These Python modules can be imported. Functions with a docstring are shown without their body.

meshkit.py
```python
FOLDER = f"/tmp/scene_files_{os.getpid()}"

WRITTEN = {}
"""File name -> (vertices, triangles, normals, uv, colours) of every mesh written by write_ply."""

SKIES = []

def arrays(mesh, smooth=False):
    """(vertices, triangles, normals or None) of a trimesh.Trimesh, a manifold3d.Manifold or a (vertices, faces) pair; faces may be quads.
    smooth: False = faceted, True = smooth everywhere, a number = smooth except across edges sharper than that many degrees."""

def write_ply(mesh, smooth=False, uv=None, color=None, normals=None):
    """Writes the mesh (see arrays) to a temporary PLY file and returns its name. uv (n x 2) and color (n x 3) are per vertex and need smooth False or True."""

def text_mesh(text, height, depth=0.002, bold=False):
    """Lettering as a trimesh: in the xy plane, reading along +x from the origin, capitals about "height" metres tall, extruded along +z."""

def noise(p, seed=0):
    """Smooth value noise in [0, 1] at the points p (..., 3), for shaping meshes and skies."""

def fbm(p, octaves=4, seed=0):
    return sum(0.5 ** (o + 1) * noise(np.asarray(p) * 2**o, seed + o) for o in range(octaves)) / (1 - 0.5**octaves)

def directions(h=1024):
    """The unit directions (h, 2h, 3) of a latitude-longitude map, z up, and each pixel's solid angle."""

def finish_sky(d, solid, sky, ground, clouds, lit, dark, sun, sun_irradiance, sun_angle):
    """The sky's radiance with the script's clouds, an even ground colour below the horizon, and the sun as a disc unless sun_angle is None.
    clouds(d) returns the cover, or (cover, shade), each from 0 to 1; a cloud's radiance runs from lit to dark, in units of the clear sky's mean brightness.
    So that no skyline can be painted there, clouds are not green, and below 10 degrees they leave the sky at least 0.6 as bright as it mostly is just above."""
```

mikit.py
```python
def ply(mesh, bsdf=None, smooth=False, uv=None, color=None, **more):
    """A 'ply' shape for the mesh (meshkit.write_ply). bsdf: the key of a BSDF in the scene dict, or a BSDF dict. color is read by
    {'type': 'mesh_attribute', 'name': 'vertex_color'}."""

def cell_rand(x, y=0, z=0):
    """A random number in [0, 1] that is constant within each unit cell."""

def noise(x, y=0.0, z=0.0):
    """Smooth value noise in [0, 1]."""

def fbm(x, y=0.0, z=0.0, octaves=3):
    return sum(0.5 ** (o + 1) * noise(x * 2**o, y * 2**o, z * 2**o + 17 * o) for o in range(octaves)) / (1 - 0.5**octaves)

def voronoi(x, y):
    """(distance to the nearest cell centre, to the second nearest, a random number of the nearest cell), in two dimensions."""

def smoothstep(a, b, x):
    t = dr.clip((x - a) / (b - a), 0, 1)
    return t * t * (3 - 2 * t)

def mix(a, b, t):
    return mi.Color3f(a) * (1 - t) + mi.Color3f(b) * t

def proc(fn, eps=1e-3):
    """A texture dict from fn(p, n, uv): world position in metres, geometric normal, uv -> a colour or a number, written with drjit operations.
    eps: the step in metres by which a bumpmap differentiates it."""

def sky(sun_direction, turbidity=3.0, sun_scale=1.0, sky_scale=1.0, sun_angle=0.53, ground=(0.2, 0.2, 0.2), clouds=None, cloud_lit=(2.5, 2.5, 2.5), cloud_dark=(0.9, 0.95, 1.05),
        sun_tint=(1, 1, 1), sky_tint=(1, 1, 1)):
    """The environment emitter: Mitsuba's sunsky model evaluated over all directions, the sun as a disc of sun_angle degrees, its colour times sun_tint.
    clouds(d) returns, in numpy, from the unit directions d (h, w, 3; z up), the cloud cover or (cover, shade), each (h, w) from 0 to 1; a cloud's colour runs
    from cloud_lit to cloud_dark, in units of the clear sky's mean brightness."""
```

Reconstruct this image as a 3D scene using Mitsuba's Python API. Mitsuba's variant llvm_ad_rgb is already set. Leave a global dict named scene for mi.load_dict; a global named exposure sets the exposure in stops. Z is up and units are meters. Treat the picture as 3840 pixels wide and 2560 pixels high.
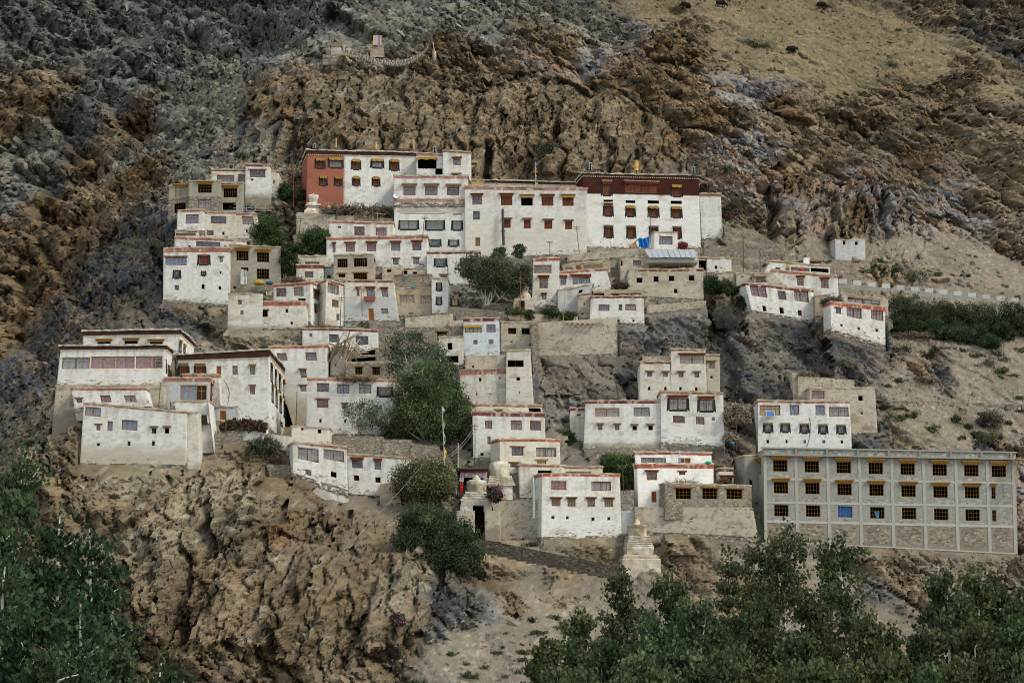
import math, re, random
import numpy as np
import mitsuba as mi
import mikit
from meshkit import noise, fbm
from scipy.interpolate import RBFInterpolator
from scipy.spatial import cKDTree
from scipy.ndimage import gaussian_filter

# ------------------------------------------------------------------ camera, sky, exposure
PITCH, FOCAL, EYE = math.radians(8.0), 8000.0, np.array([0.0, 0.0, 1.7])     # FOCAL in pixels of a 3840 px wide frame
FWD = np.array([0, math.cos(PITCH), math.sin(PITCH)]); UPV = np.array([0, -math.sin(PITCH), math.cos(PITCH)]); RGT = np.array([1.0, 0, 0])
scene, labels = {}, {}
scene['camera'] = {'type': 'perspective', 'fov': math.degrees(2 * math.atan(1920 / FOCAL)), 'fov_axis': 'x', 'near_clip': 1.0, 'far_clip': 3000.0,
                   'to_world': mi.ScalarTransform4f().look_at(origin=EYE.tolist(), target=(EYE + FWD).tolist(), up=[0, 0, 1])}
scene['sky'] = mikit.sky([0.78, -0.42, 0.90], turbidity=4, sun_scale=0.56, sun_angle=16, clouds=lambda d: 1.0, cloud_lit=(2.0, 2.2, 2.34), sun_tint=(.86, .98, 1.08), ground=(0.16, 0.14, 0.11))
exposure = 2.45

rng = np.random.default_rng(7)
T = mi.ScalarTransform4f

# ------------------------------------------------------------------ materials (one colour per vertex; few BSDFs)
VC = {'type': 'mesh_attribute', 'name': 'vertex_color'}
scene['matte'] = {'type': 'twosided', 'bsdf': {'type': 'diffuse', 'reflectance': VC}}
scene['satin'] = {'type': 'twosided', 'bsdf': {'type': 'principled', 'base_color': VC, 'roughness': 0.45, 'specular': 0.4}}
scene['metal'] = {'type': 'twosided', 'bsdf': {'type': 'principled', 'base_color': VC, 'roughness': 0.35, 'metallic': 0.9}}
scene['glass'] = {'type': 'thindielectric', 'int_ior': 1.5}
scene['leaf'] = {'type': 'principledthin', 'base_color': VC, 'roughness': 0.42, 'diff_trans': 0.7, 'spec_trans': 0.0}

def ray(u, v):
    d = FWD + (u - 1920) / FOCAL * RGT + (1280 - v) / FOCAL * UPV
    return d / d[1]
def at(u, v, y):
    return EYE + ray(u, v) * y
def pix(P):
    q = np.asarray(P) - EYE
    k = FOCAL / (q @ FWD)
    return 1920 + q @ RGT * k, 1280 - q @ UPV * k

# tiles: letters for the zoomed views the coordinates were read from -> source pixels
TILES = {'A': (1000, 400, .42517), 'B': (1800, 500, .42517), 'C': (2640, 800, .5102), 'D': (500, 560, .42517), 'E': (140, 1160, .42517), 'F': (1000, 1000, .42517),
         'G': (1000, 1400, .42517), 'H': (1750, 1000, .42517), 'I': (1700, 1600, .42517), 'J': (2640, 1500, .5102), 'K': (0, 1600, .5102), 'L': (1400, 1760, .5102),
         'M': (2640, 1760, .5102), 'N': (1000, 0, .5102), 'O': (2200, 0, .6973), 'P': (0, 1960, .38265), 'V': (0, 0, 1.63265), 'S': (0, 0, 1.0)}
def px(t, x, y):
    a, b, s = TILES[t]
    return a + x * s, b + y * s

# ------------------------------------------------------------------ mesh builder
def smoothstep(a, b, x):
    t = np.clip((x - a) / (b - a), 0, 1)
    return t * t * (3 - 2 * t)
def mixc(a, b, w):
    w = np.asarray(w)[..., None]
    return np.asarray(a) * (1 - w) + np.asarray(b) * w
def unit(v):
    v = np.asarray(v, float)
    return v / (np.linalg.norm(v) + 1e-12)
BOXF = np.array([[0, 1, 3, 2], [4, 6, 7, 5], [0, 4, 5, 1], [2, 3, 7, 6], [0, 2, 6, 4], [1, 5, 7, 3]])
BOXV = np.array([[x, y, z] for x in (0, 1) for y in (0, 1) for z in (0, 1)], float)

class MB:
    def __init__(self): self.v, self.f, self.c, self.n = [], [], [], 0
    def raw(self, v, f, c):
        v, f = np.asarray(v, float), np.asarray(f, int)
        if f.shape[1] == 4: f = np.vstack([f[:, [0, 1, 2]], f[:, [0, 2, 3]]])
        self.v.append(v); self.f.append(f + self.n); self.c.append(np.broadcast_to(np.asarray(c, float), v.shape)); self.n += len(v)
        return self
    def box(self, lo, hi, c, fr=None):
        v = np.asarray(lo, float) + BOXV * (np.asarray(hi, float) - np.asarray(lo, float))
        return self.raw(fr(v) if fr else v, BOXF, c)
    def quad(self, p, c): return self.raw(p, [[0, 1, 2, 3]], c)
    def tube(self, pts, r, c, k=6):
        p = np.asarray(pts, float); r = np.broadcast_to(np.asarray(r, float), (len(p),))
        t = np.gradient(p, axis=0); t /= np.linalg.norm(t, axis=1, keepdims=True) + 1e-12
        a = np.cross(t, np.where(np.abs(t[:, 2:]) < .9, [0, 0, 1.], [1., 0, 0])); a /= np.linalg.norm(a, axis=1, keepdims=True) + 1e-12
        b = np.cross(t, a); w = np.arange(k) * 2 * np.pi / k
        v = p[:, None] + r[:, None, None] * (np.cos(w)[None, :, None] * a[:, None] + np.sin(w)[None, :, None] * b[:, None])
        i, j = np.meshgrid(np.arange(len(p) - 1), np.arange(k), indexing='ij')
        q = np.stack([i * k + j, i * k + (j + 1) % k, (i + 1) * k + (j + 1) % k, (i + 1) * k + j], -1).reshape(-1, 4)
        return self.raw(v.reshape(-1, 3), q, c)
    def lathe(self, O, prof, c, k=20):
        w = np.arange(k) * 2 * np.pi / k; n = len(prof); pr = np.asarray(prof, float)
        v = np.stack([pr[:, None, 0] * np.cos(w), pr[:, None, 0] * np.sin(w), np.repeat(pr[:, 1:], k, 1)], -1).reshape(-1, 3) + O
        i, j = np.meshgrid(np.arange(n - 1), np.arange(k), indexing='ij')
        q = np.stack([i * k + j, i * k + (j + 1) % k, (i + 1) * k + (j + 1) % k, (i + 1) * k + j], -1).reshape(-1, 4)
        c = np.asarray(c, float)
        return self.raw(v, q, np.repeat(c, k, 0) if c.ndim == 2 else c)
    def mesh(self):
        f = np.vstack(self.f)
        return np.vstack(self.v), f, np.vstack(self.c)

COUNT = {}
def numbered(name):
    COUNT[name] = COUNT.get(name, 0) + 1
    return name if COUNT[name] == 1 else f'{name}_{COUNT[name] - 1:03d}'
def put(key, mb, mat='matte', smooth=False):
    v, f, c = mb.mesh() if isinstance(mb, MB) else mb
    scene[key] = mikit.ply((v, f), mat, smooth=smooth, color=np.clip(c, 0, 0.95))
    return key
def part(parent, name, mb, mat='matte', smooth=False, **lab):
    key = numbered(parent + '__' + name)
    put(key, mb, mat, smooth)
    if lab: labels[key] = lab
    return key
def thing(name, label, cat, group=None):
    key = numbered(name); labels[key] = {'label': label, 'category': cat}
    if group: labels[key]['group'] = group
    return key
def tag(key, label, cat, group=None):
    labels[key] = {'label': label, 'category': cat, **({'group': group} if group else {})}
def jit(c, a=.12):
    return np.clip(np.asarray(c) * (1 + a * (2 * rng.random() - 1)), 0, .95)

class Frame:
    def __init__(self, O, ex, ey, en): self.O, self.ex, self.ey, self.en = (np.asarray(a, float) for a in (O, ex, ey, en))
    def __call__(self, p):
        p = np.asarray(p, float)
        return self.O + p[..., 0:1] * self.ex + p[..., 1:2] * self.ey + p[..., 2:3] * self.en

# ------------------------------------------------------------------ lie of the land: control points (pixel, pixel, distance) -> Y(x, z)
CTRL = '''0 2560 255 600 2560 258 1200 2560 262 1500 2560 262 1700 2560 258 2000 2560 258 2500 2560 262 3200 2560 268 3840 2560 272
300 2200 268 800 2200 268 1200 2200 272 1500 2300 268 1600 2150 274 300 1800 280 700 1760 284 1100 1830 284 1400 1950 284 1600 1900 288
1650 2330 270 1900 2250 276 1850 2100 284 2200 2200 281 2390 2170 286 2100 2030 290 2300 2030 290 2600 2010 292 2900 2060 293 3700 2100 296 3200 2300 282 3700 2300 284 2700 2250 280
3840 2000 298 3840 1750 312 1800 2020 288 300 1735 284 690 1740 284 960 1610 297 150 1630 288 600 1560 292 1200 1820 287 1450 1850 289
1320 1640 302 1060 1590 315 1300 1320 326 1380 1420 317 1600 1600 303 1950 1740 297 2000 1790 294 2300 1700 304 2650 1680 305 2500 1490 318 1800 1340 322 1900 1530 310 2150 1330 326
2980 1700 305 3200 1610 311 2900 1210 330 3200 1300 326 1000 1240 331 1250 1230 331 1400 1215 332 1650 1190 332 740 1160 336 960 1080 340 800 950 344 760 895 346 750 810 350 980 750 354
1700 1080 338 1400 1030 341 1330 1060 337 1350 905 345 1600 950 346 1980 975 347 2400 935 350 1300 795 352 2050 1150 333 2190 1100 334 2500 1150 331 2450 1020 341 2310 1215 328
3190 975 356 2950 1070 340 3400 1140 342 3840 1150 346 3400 1300 332 3840 1300 334 3840 1500 322 3500 1500 318
1100 600 368 1300 550 366 1700 550 366 2000 600 362 2400 550 366 2800 700 366 3100 850 362 3500 800 372 3840 900 368 2800 900 356
1100 350 385 1500 350 385 2000 350 384 2500 400 385 3000 500 388 3840 500 400 1300 200 402 1700 180 402 2300 150 412 3000 200 425 3840 200 430
1200 0 430 1800 0 432 2400 0 440 3000 0 458 3840 0 460 0 0 505 500 0 495 850 0 470 0 300 478 400 300 462 800 300 440 1000 150 450
0 600 447 300 600 436 550 600 415 700 620 385 0 900 420 300 900 408 500 800 392 0 1200 390 150 1180 384 620 800 357 600 900 351 560 1000 346 540 1150 341 420 1230 336 330 1300 330 240 1430 316
350 1060 375 400 980 380 500 880 376 100 1450 345 0 1500 350 0 1700 310 0 1900 285 150 1800 281'''
ctrl = np.array(CTRL.split(), float).reshape(-1, 3)
CP = np.array([at(*r) for r in ctrl])
_rbf = RBFInterpolator(CP[:, [0, 2]] / 50, CP[:, 1], kernel='linear', smoothing=0.02)
GX, GZ = np.linspace(-150, 150, 301), np.linspace(-10, 190, 201)
_g = np.meshgrid(GX, GZ)
BASE = _rbf(np.stack([_g[0].ravel(), _g[1].ravel()], 1) / 50).reshape(201, 301)
def base_y(x, z):
    fx = np.clip((np.asarray(x, float) + 150), 0, 299.999); fz = np.clip(np.asarray(z, float) + 10, 0, 199.999)
    i, j = fx.astype(int), fz.astype(int); a, b = fx - i, fz - j
    return (BASE[j, i] * (1 - a) + BASE[j, i + 1] * a) * (1 - b) + (BASE[j + 1, i] * (1 - a) + BASE[j + 1, i + 1] * a) * b
def ground(u, v):
    """the point of the land that a pixel of the photograph shows"""
    y = np.arange(230, 620, .5)
    P = EYE + ray(u, v) * y[:, None]
    hit = np.nonzero(base_y(P[:, 0], P[:, 2]) <= y)[0]
    return P[hit[0]] if len(hit) else P[-1]
CARVE = []          # (x0, x1, z0, z1, y0, slope): the land stands back behind each front
# ------------------------------------------------------------------ the terrain needs the houses' footprints first: builders of houses
WALL = {  # base colour, stain colour, what shows where the render is gone, wear
    'white': ((.575, .572, .555), (.31, .275, .22), (.29, .255, .21), .42), 'clean': ((.72, .71, .69), (.55, .50, .44), (.5, .47, .42), .03),
    'cream': ((.53, .51, .455), (.36, .30, .21), (.28, .24, .18), .45), 'old': ((.40, .365, .30), (.33, .28, .20), (.23, .195, .15), .85),
    'blue': ((.50, .54, .58), (.38, .40, .42), (.30, .28, .25), .5), 'grey': ((.40, .41, .41), (.27, .27, .26), (.22, .21, .19), .3),
    'mud': ((.36, .30, .22), (.27, .22, .16), (.2, .17, .13), .5), 'block': ((.29, .275, .23), (.23, .21, .17), (.2, .185, .15), .4),
    'hostel': ((.265, .262, .235), (.21, .205, .18), (.19, .18, .155), .3), 'stone': ((.225, .20, .16), (.15, .135, .11), (.12, .11, .09), .8),
    'slate': ((.06, .058, .053), (.05, .047, .042), (.045, .042, .04), .8), 'red': ((.27, .10, .07), (.18, .07, .05), (.33, .16, .12), .45), 'maroon': ((.045, .018, .014), (.05, .018, .014), (.09, .03, .02), .2), 'yellow': ((.36, .27, .10), (.28, .21, .1), (.4, .33, .2), .3)}
BAND = {'red': (.27, .125, .095), 'bright': (.30, .085, .06), 'dark': (.15, .05, .05), 'pink': (.29, .15, .135), 'penbey': (.045, .024, .017), 'tan': (.36, .29, .19), 'brown': (.20, .10, .055)}
WOOD = {'R': (.19, .070, .038), 'Y': (.33, .185, .06), 'K': (.06, .04, .03), 'G': (.17, .17, .14), 'W': (.19, .12, .07), 'O': (.40, .17, .04)}
STONEC = [(.20, .18, .145), (.15, .14, .12), (.25, .21, .155), (.12, .12, .11), (.29, .25, .19), (.18, .15, .11)]
OPENING_SHADE, ROOM_SHADE = (.012, .011, .010), (.03, .027, .024)  # near black: the shade inside openings is put into these colours

class Face:
    """a wall face between four points in space (top left, top right, bottom right, bottom left), seen from outside"""
    def __init__(self, P):
        self.P = [np.asarray(p, float) for p in P]
        h = self.P[1] + self.P[2] - self.P[0] - self.P[3]; h[2] = 0; self.e = unit(h)
        self.n = np.array([self.e[1], -self.e[0], 0.0]); self.O = (self.P[0] + self.P[2]) / 2
        self.q = np.array([[(p - self.O) @ self.e, p[2]] for p in self.P])
        self.w = np.linalg.norm(self.P[1] - self.P[0]); self.h = np.linalg.norm(self.P[0] - self.P[3])
    def pt(self, f, g):      # f: left to right, g: bottom to top
        f, g = np.asarray(f, float)[..., None], np.asarray(g, float)[..., None]
        a, b, c, d = self.P
        return (d * (1 - f) + c * f) * (1 - g) + (a * (1 - f) + b * f) * g
    def fg(self, u, v):
        r = ray(u, v); k = ((self.O - EYE) @ self.n) / (r @ self.n); X = EYE + r * k
        x = np.array([(X - self.O) @ self.e, X[2]]); f = g = .5; a, b, c, d = self.q
        for _ in range(12):
            p = (d * (1 - f) + c * f) * (1 - g) + (a * (1 - f) + b * f) * g
            J = np.stack([(c - d) * (1 - g) + (b - a) * g, (a * (1 - f) + b * f) - (d * (1 - f) + c * f)], 1)
            s = np.linalg.solve(J, x - p); f, g = f + s[0], g + s[1]
        return f, g
    def rect(self, u0, v0, u1, v1):
        p = np.array([self.fg(u, v) for u, v in ((u0, v0), (u1, v0), (u1, v1), (u0, v1))])
        f0, f1, g0, g1 = (p[0, 0] + p[3, 0]) / 2, (p[1, 0] + p[2, 0]) / 2, (p[2, 1] + p[3, 1]) / 2, (p[0, 1] + p[1, 1]) / 2
        return max(f0, .004), min(f1, .996), max(g0, .004), min(g1, .985)
    def frame(self, f0, f1, g0, g1):
        c = self.pt((f0 + f1) / 2, (g0 + g1) / 2); fm, gm = (f0 + f1) / 2, (g0 + g1) / 2
        w = np.linalg.norm(self.pt(f1, gm) - self.pt(f0, gm)); h = np.linalg.norm(self.pt(fm, g1) - self.pt(fm, g0))
        return Frame(c, self.e, unit(self.pt(fm, g1) - self.pt(fm, g0)), self.n), w, h

def lines(n, cuts):
    a = np.linspace(0, 1, n + 1)
    for c in cuts: a = a[(np.abs(a - c) > .35 / n) | (a == 0) | (a == 1)]
    return np.unique(np.concatenate([a, cuts]))

def wall_mesh(mb, face, style, holes=(), step=.2, zone=None, seed=0, top=0.0, reveal=.42, amp=.035):
    """a plastered or stone wall face with real openings; zone(f, g) -> (style2, weight) for a second finish"""
    base, stain, bare, wear = WALL[style]
    nf, ng = max(2, int(face.w / step)), max(2, int(face.h / step))
    fs, gs = lines(nf, [x for h in holes for x in h[:2]]), lines(ng, [x for h in holes for x in h[2:4]])
    F, G = np.meshgrid(fs, gs); f, g = F.ravel(), G.ravel(); p = face.pt(f, g)
    q = p + np.array([seed * 17.3, 0, 0]); lo = np.zeros(len(p)); onhole = np.zeros(len(p), bool)
    hz = face.h; drop = (1 - g) * hz + top; up = g * hz
    rough = 1.7 if style in ('stone', 'old', 'mud') else 1.0
    w = amp * rough * (fbm(q * [.9, .9, 1.3], 3, 3) + .35 * noise(q * [2.6, 2.6, 7.0], 5)) + (.5 * amp if style in ('old', 'stone') else 0) * noise(q * 3.1, 8)
    n1, n2 = fbm(q * [.55, .55, .8], 4, 11), noise(q * [2.2, 2.2, 5.5], 12)
    streak = fbm(np.stack([q[:, 0] * 2.6, q[:, 1] * 2.6, q[:, 2] * .22], 1), 3, 21)
    sd = smoothstep(.42, .72, streak) * np.exp(-drop / 2.8)
    for h in holes:
        inx = ((f > h[0] - .1 / face.w) & (f < h[1] + .1 / face.w) & (g < h[2])); sd = np.maximum(sd, inx * np.exp(-np.clip((h[2] - g) * hz, 0, 9) / .9) * smoothstep(.4, .75, streak) * .8)
    foot = smoothstep(1.6 + 2.2 * n1, .2, up)
    gone = np.clip(smoothstep(.60, .72, n1 + .12 * (n2 - .5) + .22 * foot) * wear + foot * wear * .75 + .1 * wear, 0, 1)
    B = np.asarray(base)[None] * (.86 + .22 * n2[:, None] + .14 * (n1[:, None] - .5))
    c = mixc(B, stain, np.clip(sd * (.35 + .65 * wear + .15) + .25 * smoothstep(.52, .8, fbm(q * .3, 2, 31)) * (.3 + wear), 0, .85))
    cell = noise(np.floor(q * [2.6, 2.6, 6.5]) + .5, 41)
    pit = smoothstep(.66, .80, noise(q * [3.3, 3.3, 6.2], 43)) * np.clip(.12 + .55 * wear + .5 * foot * (wear > .1) + .5 * smoothstep(.5, .7, n1) * wear, 0, .8)
    c = c * (1 - .62 * pit[:, None]) * (1 + .10 * (cell[:, None] - .5) * min(1, .4 + wear))
    c = mixc(c, np.asarray(bare)[None] * (.65 + .7 * cell[:, None]), gone)
    if zone is not None:
        s2, w2 = zone(f, g, n1 - .5)
        b2, st2, ba2, we2 = WALL[s2]
        c2 = mixc(np.asarray(b2)[None] * (.75 + .4 * cell[:, None] + .15 * (n2[:, None] - .5)), st2, smoothstep(.55, .75, n1) * .5)
        c = mixc(c, c2, w2)
    for h in holes: onhole |= (f > h[0] - 1e-6) & (f < h[1] + 1e-6) & (g > h[2] - 1e-6) & (g < h[3] + 1e-6)
    w[onhole | (f < 1e-6) | (f > 1 - 1e-6)] = 0
    p = p + w[:, None] * face.n
    fc, gc = (fs[1:] + fs[:-1]) / 2, (gs[1:] + gs[:-1]) / 2
    keep = np.ones((len(gc), len(fc)), bool)
    for h in holes: keep &= ~(((fc > h[0]) & (fc < h[1]))[None] & ((gc > h[2]) & (gc < h[3]))[:, None])
    j, i = np.nonzero(keep); k = len(fs)
    mb.raw(p, np.stack([j * k + i, j * k + i + 1, (j + 1) * k + i + 1, (j + 1) * k + i], 1), c)
    for h in holes:
        f0, f1, g0, g1 = h[:4]; dp = h[4] if len(h) > 4 else 1.3
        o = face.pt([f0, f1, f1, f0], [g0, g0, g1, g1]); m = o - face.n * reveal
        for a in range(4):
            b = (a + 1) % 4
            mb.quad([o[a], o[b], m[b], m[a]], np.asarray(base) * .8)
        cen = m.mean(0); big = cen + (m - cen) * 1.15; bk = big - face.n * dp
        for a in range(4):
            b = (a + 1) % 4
            mb.quad([m[a], m[b], big[b], big[a]], ROOM_SHADE); mb.quad([big[a], big[b], bk[b], bk[a]], ROOM_SHADE)
        mb.quad(bk, OPENING_SHADE)

def stones(mb, face, f0, f1, g0, g1, size=(.38, .17), proud=.07, holes=(), pal=STONEC, keep=1.0):
    W, Hh = face.w, face.h; g = g0
    while g < g1 - .02 / Hh:
        hh = size[1] * (.6 + .8 * rng.random()) / Hh; f = f0 - rng.random() * size[0] / W
        while f < f1:
            ww = size[0] * (.5 + rng.random()) / W; a, b = max(f, f0), min(f + ww * .93, f1); c, d = g, min(g + hh * .9, g1)
            if b - a > .06 / W and rng.random() < keep and not any(a < h[1] and b > h[0] and c < h[3] and d > h[2] for h in holes):
                j = (rng.random(4) - .5) * .16 * hh; o = face.pt([a, b, b, a], [c + j[0], c + j[1], d + j[2], d + j[3]])
                t = o + face.n * (proud * (.3 + rng.random(4))[:, None]); o = o - face.n * .05
                mb.raw(np.vstack([o, t]), [[4, 5, 6, 7], [0, 1, 5, 4], [1, 2, 6, 5], [2, 3, 7, 6], [3, 0, 4, 7]], jit(pal[rng.integers(len(pal))], .25))
            f += ww
        g += hh

def window(parent, face, r, code, nx, ny):
    """builds what fills and surrounds one opening; r = (f0, f1, g0, g1)"""
    fr, w, h = face.frame(*r); X, Y = w / 2, h / 2
    wood = WOOD[next((k for k in 'YKGWO' if k in code), 'R')]
    if 'o' in code: wood = tuple(.5 * x for x in wood)
    win = None
    def P(name, mb, mat='matte', **lab):
        return part(win or parent, name, mb, mat, **lab)
    ft, mt = (.10, .06) if max(w, h) > 1.1 else (.07, .05)
    if 'o' in code: ft, mt = .06, .032
    if 'd' in code:
        m = MB()
        for k in range(2): m.box((-X + k * X + .02, -Y, -.2), (-X + (k + 1) * X - .02, Y - .08, -.14), jit((.19, .08, .035) if 'O' in code else wood), fr)
        m.box((-X, Y - .1, -.2), (X, Y + .04, -.06), wood, fr)
        for s in (-1, 1): m.box((s * X - .06, -Y, -.2), (s * X + .06, Y, -.06), wood, fr)
        return part(parent, 'door', m)
    if 'n' not in code:
        m = MB(); zw0, zw1 = -.18, -.10
        for s in (-1, 1):
            m.box((s * X - (ft if s > 0 else .04), -Y, zw0), (s * X + (ft if s < 0 else .04), Y, zw1), jit(wood), fr)
            m.box((-X + ft, s * Y - (ft if s > 0 else .04), zw0), (X - ft, s * Y + (ft if s < 0 else .04), zw1 - .002), jit(wood), fr)
        xs, ys = np.linspace(-X + ft / 2, X - ft / 2, nx + 1), np.linspace(-Y + ft / 2, Y - ft / 2, ny + 1)
        if ny == 2: ys[1] = -Y + h * .64
        if ny == 3 and 'Y' in code: ys[1] = -Y + h * .33; ys[2] = -Y + h * .68
        for x in xs[1:-1]: m.box((x - mt / 2, -Y + ft, zw0), (x + mt / 2, Y - ft, zw1 - .004), jit(wood), fr)
        for y in ys[1:-1]:
            for a, b in zip(xs[:-1], xs[1:]): m.box((a + mt / 2, y - mt / 2, zw0), (b - mt / 2, y + mt / 2, zw1 - .008), jit(wood), fr)
        win = part(parent, 'window', m)
        if 'g' in code or 's' in code:
            for ix in range(nx):
                for iy in range(ny):
                    a, b, c, d = xs[ix] + mt / 2, xs[ix + 1] - mt / 2, ys[iy] + mt / 2, ys[iy + 1] - mt / 2
                    if 's' in code:
                        mm = MB(); col = jit((.105, .040, .026), .25)
                        mm.box((a, c, -.22), (b, d, -.18), col, fr); mm.box((a + .09, c + .09, -.18), (b - .09, d - .09, -.16), jit(col, .1), fr); P('shutter', mm)
                    else:
                        t = (rng.random() - .5) * .012; mm = MB(); mm.quad(fr([[a, c, -.19 + t], [b, c, -.19 - t], [b, d, -.19 - t], [a, d, -.19 + t]]), (.5, .5, .5)); P('pane', mm, 'glass')
        if 'g' in code:
            cc = next((c for k, c in (('k', (.25, .25, .25)), ('p', (.24, .15, .22)), ('u', (.14, .20, .32)), ('y', (.42, .34, .13)), ('q', (.26, .06, .16))) if k in code), None)
            if cc:
                for k in range(2):
                    x0, x1 = (-X + ft, -.02 - .1 * rng.random() * X) if k == 0 else (.02 + .1 * rng.random() * X, X - ft)
                    u = np.linspace(0, 1, 13); xx = x0 + (x1 - x0) * u; zz = -.34 + .03 * np.sin(u * 29 + k); hem = -Y + ft * .6 + .05 * rng.random()
                    v = np.vstack([np.stack([xx, np.full(13, hem), zz], 1), np.stack([xx, np.full(13, Y - ft * .6), zz], 1)])
                    m2 = MB(); m2.raw(fr(v), [[i, i + 1, 14 + i, 13 + i] for i in range(12)], jit(cc, .1)); P('curtain', m2)
            else:
                m2 = MB(); bl = (.045, .062, .085) if rng.random() < .75 or 'z' in code else (.15, .16, .165)  # sheet behind the panes; dim room and reflected sky put into its colour
                if 'z' in code: bl = (.13, .20, .30)
                y0 = -Y * (1 if rng.random() < .6 or 'z' in code else rng.random() * .6)
                m2.quad(fr([[-X, y0, -.4], [X, y0, -.4], [X, Y, -.4], [-X, Y, -.4]]), bl); P('blind', m2)
    host = win or parent
    if 'b' in code:
        m = MB(); t = .28 if w > .7 else .14; k = .10
        for s in (-1, 1): m.raw(fr([[s * X, Y + .05, .05], [s * (X + t), Y + .05, .05], [s * (X + t + k), -Y - t, .05], [s * (X + 0.0), -Y, .05], [s * X, Y + .05, -.02], [s * (X + t), Y + .05, -.02], [s * (X + t + k), -Y - t, -.02], [s * X, -Y, -.02]]), [[0, 1, 2, 3], [1, 5, 6, 2], [0, 4, 5, 1], [3, 2, 6, 7], [0, 3, 7, 4]], (.02, .026, .030))
        m.box((-X - .04, -Y - t, -.02), (X + .04, -Y, .048), (.02, .026, .03), fr); part(host, 'surround', m)
    top = Y + .03
    if 'c' in code or 'C' in code:
        m = MB(); col = (.29, .16, .045) if 'C' in code else WOOD['R'] if 'x' not in code else (.28, .2, .12); e = min(.3, .14 * w + .06); H = min(.85, max(.34, .33 * h)) if 'j' not in code else .55
        m.box((-X - .3 * e, top, -.1), (X + .3 * e, top + .22 * H, .12), jit(col), fr)
        nb = max(3, int(w / .28)); s = (w + 1.2 * e) / nb
        for k in range(nb): m.box((-X - .6 * e + k * s + .2 * s, top + .22 * H, -.1), (-X - .6 * e + (k + .75) * s, top + .42 * H, .22), jit(np.asarray(col) * 1.15), fr)
        m.box((-X - .6 * e, top + .22 * H, -.1), (X + .6 * e, top + .42 * H, .14), jit(np.asarray(col) * .7), fr)
        m.box((-X - .75 * e, top + .42 * H, -.1), (X + .75 * e, top + .62 * H, .27), jit(col), fr)
        for k in range(nb): m.box((-X - .8 * e + k * (w + 1.6 * e) / nb + .03, top + .62 * H, -.1), (-X - .8 * e + (k + .7) * (w + 1.6 * e) / nb, top + .78 * H, .36), jit(np.asarray(col) * 1.1), fr)
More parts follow.
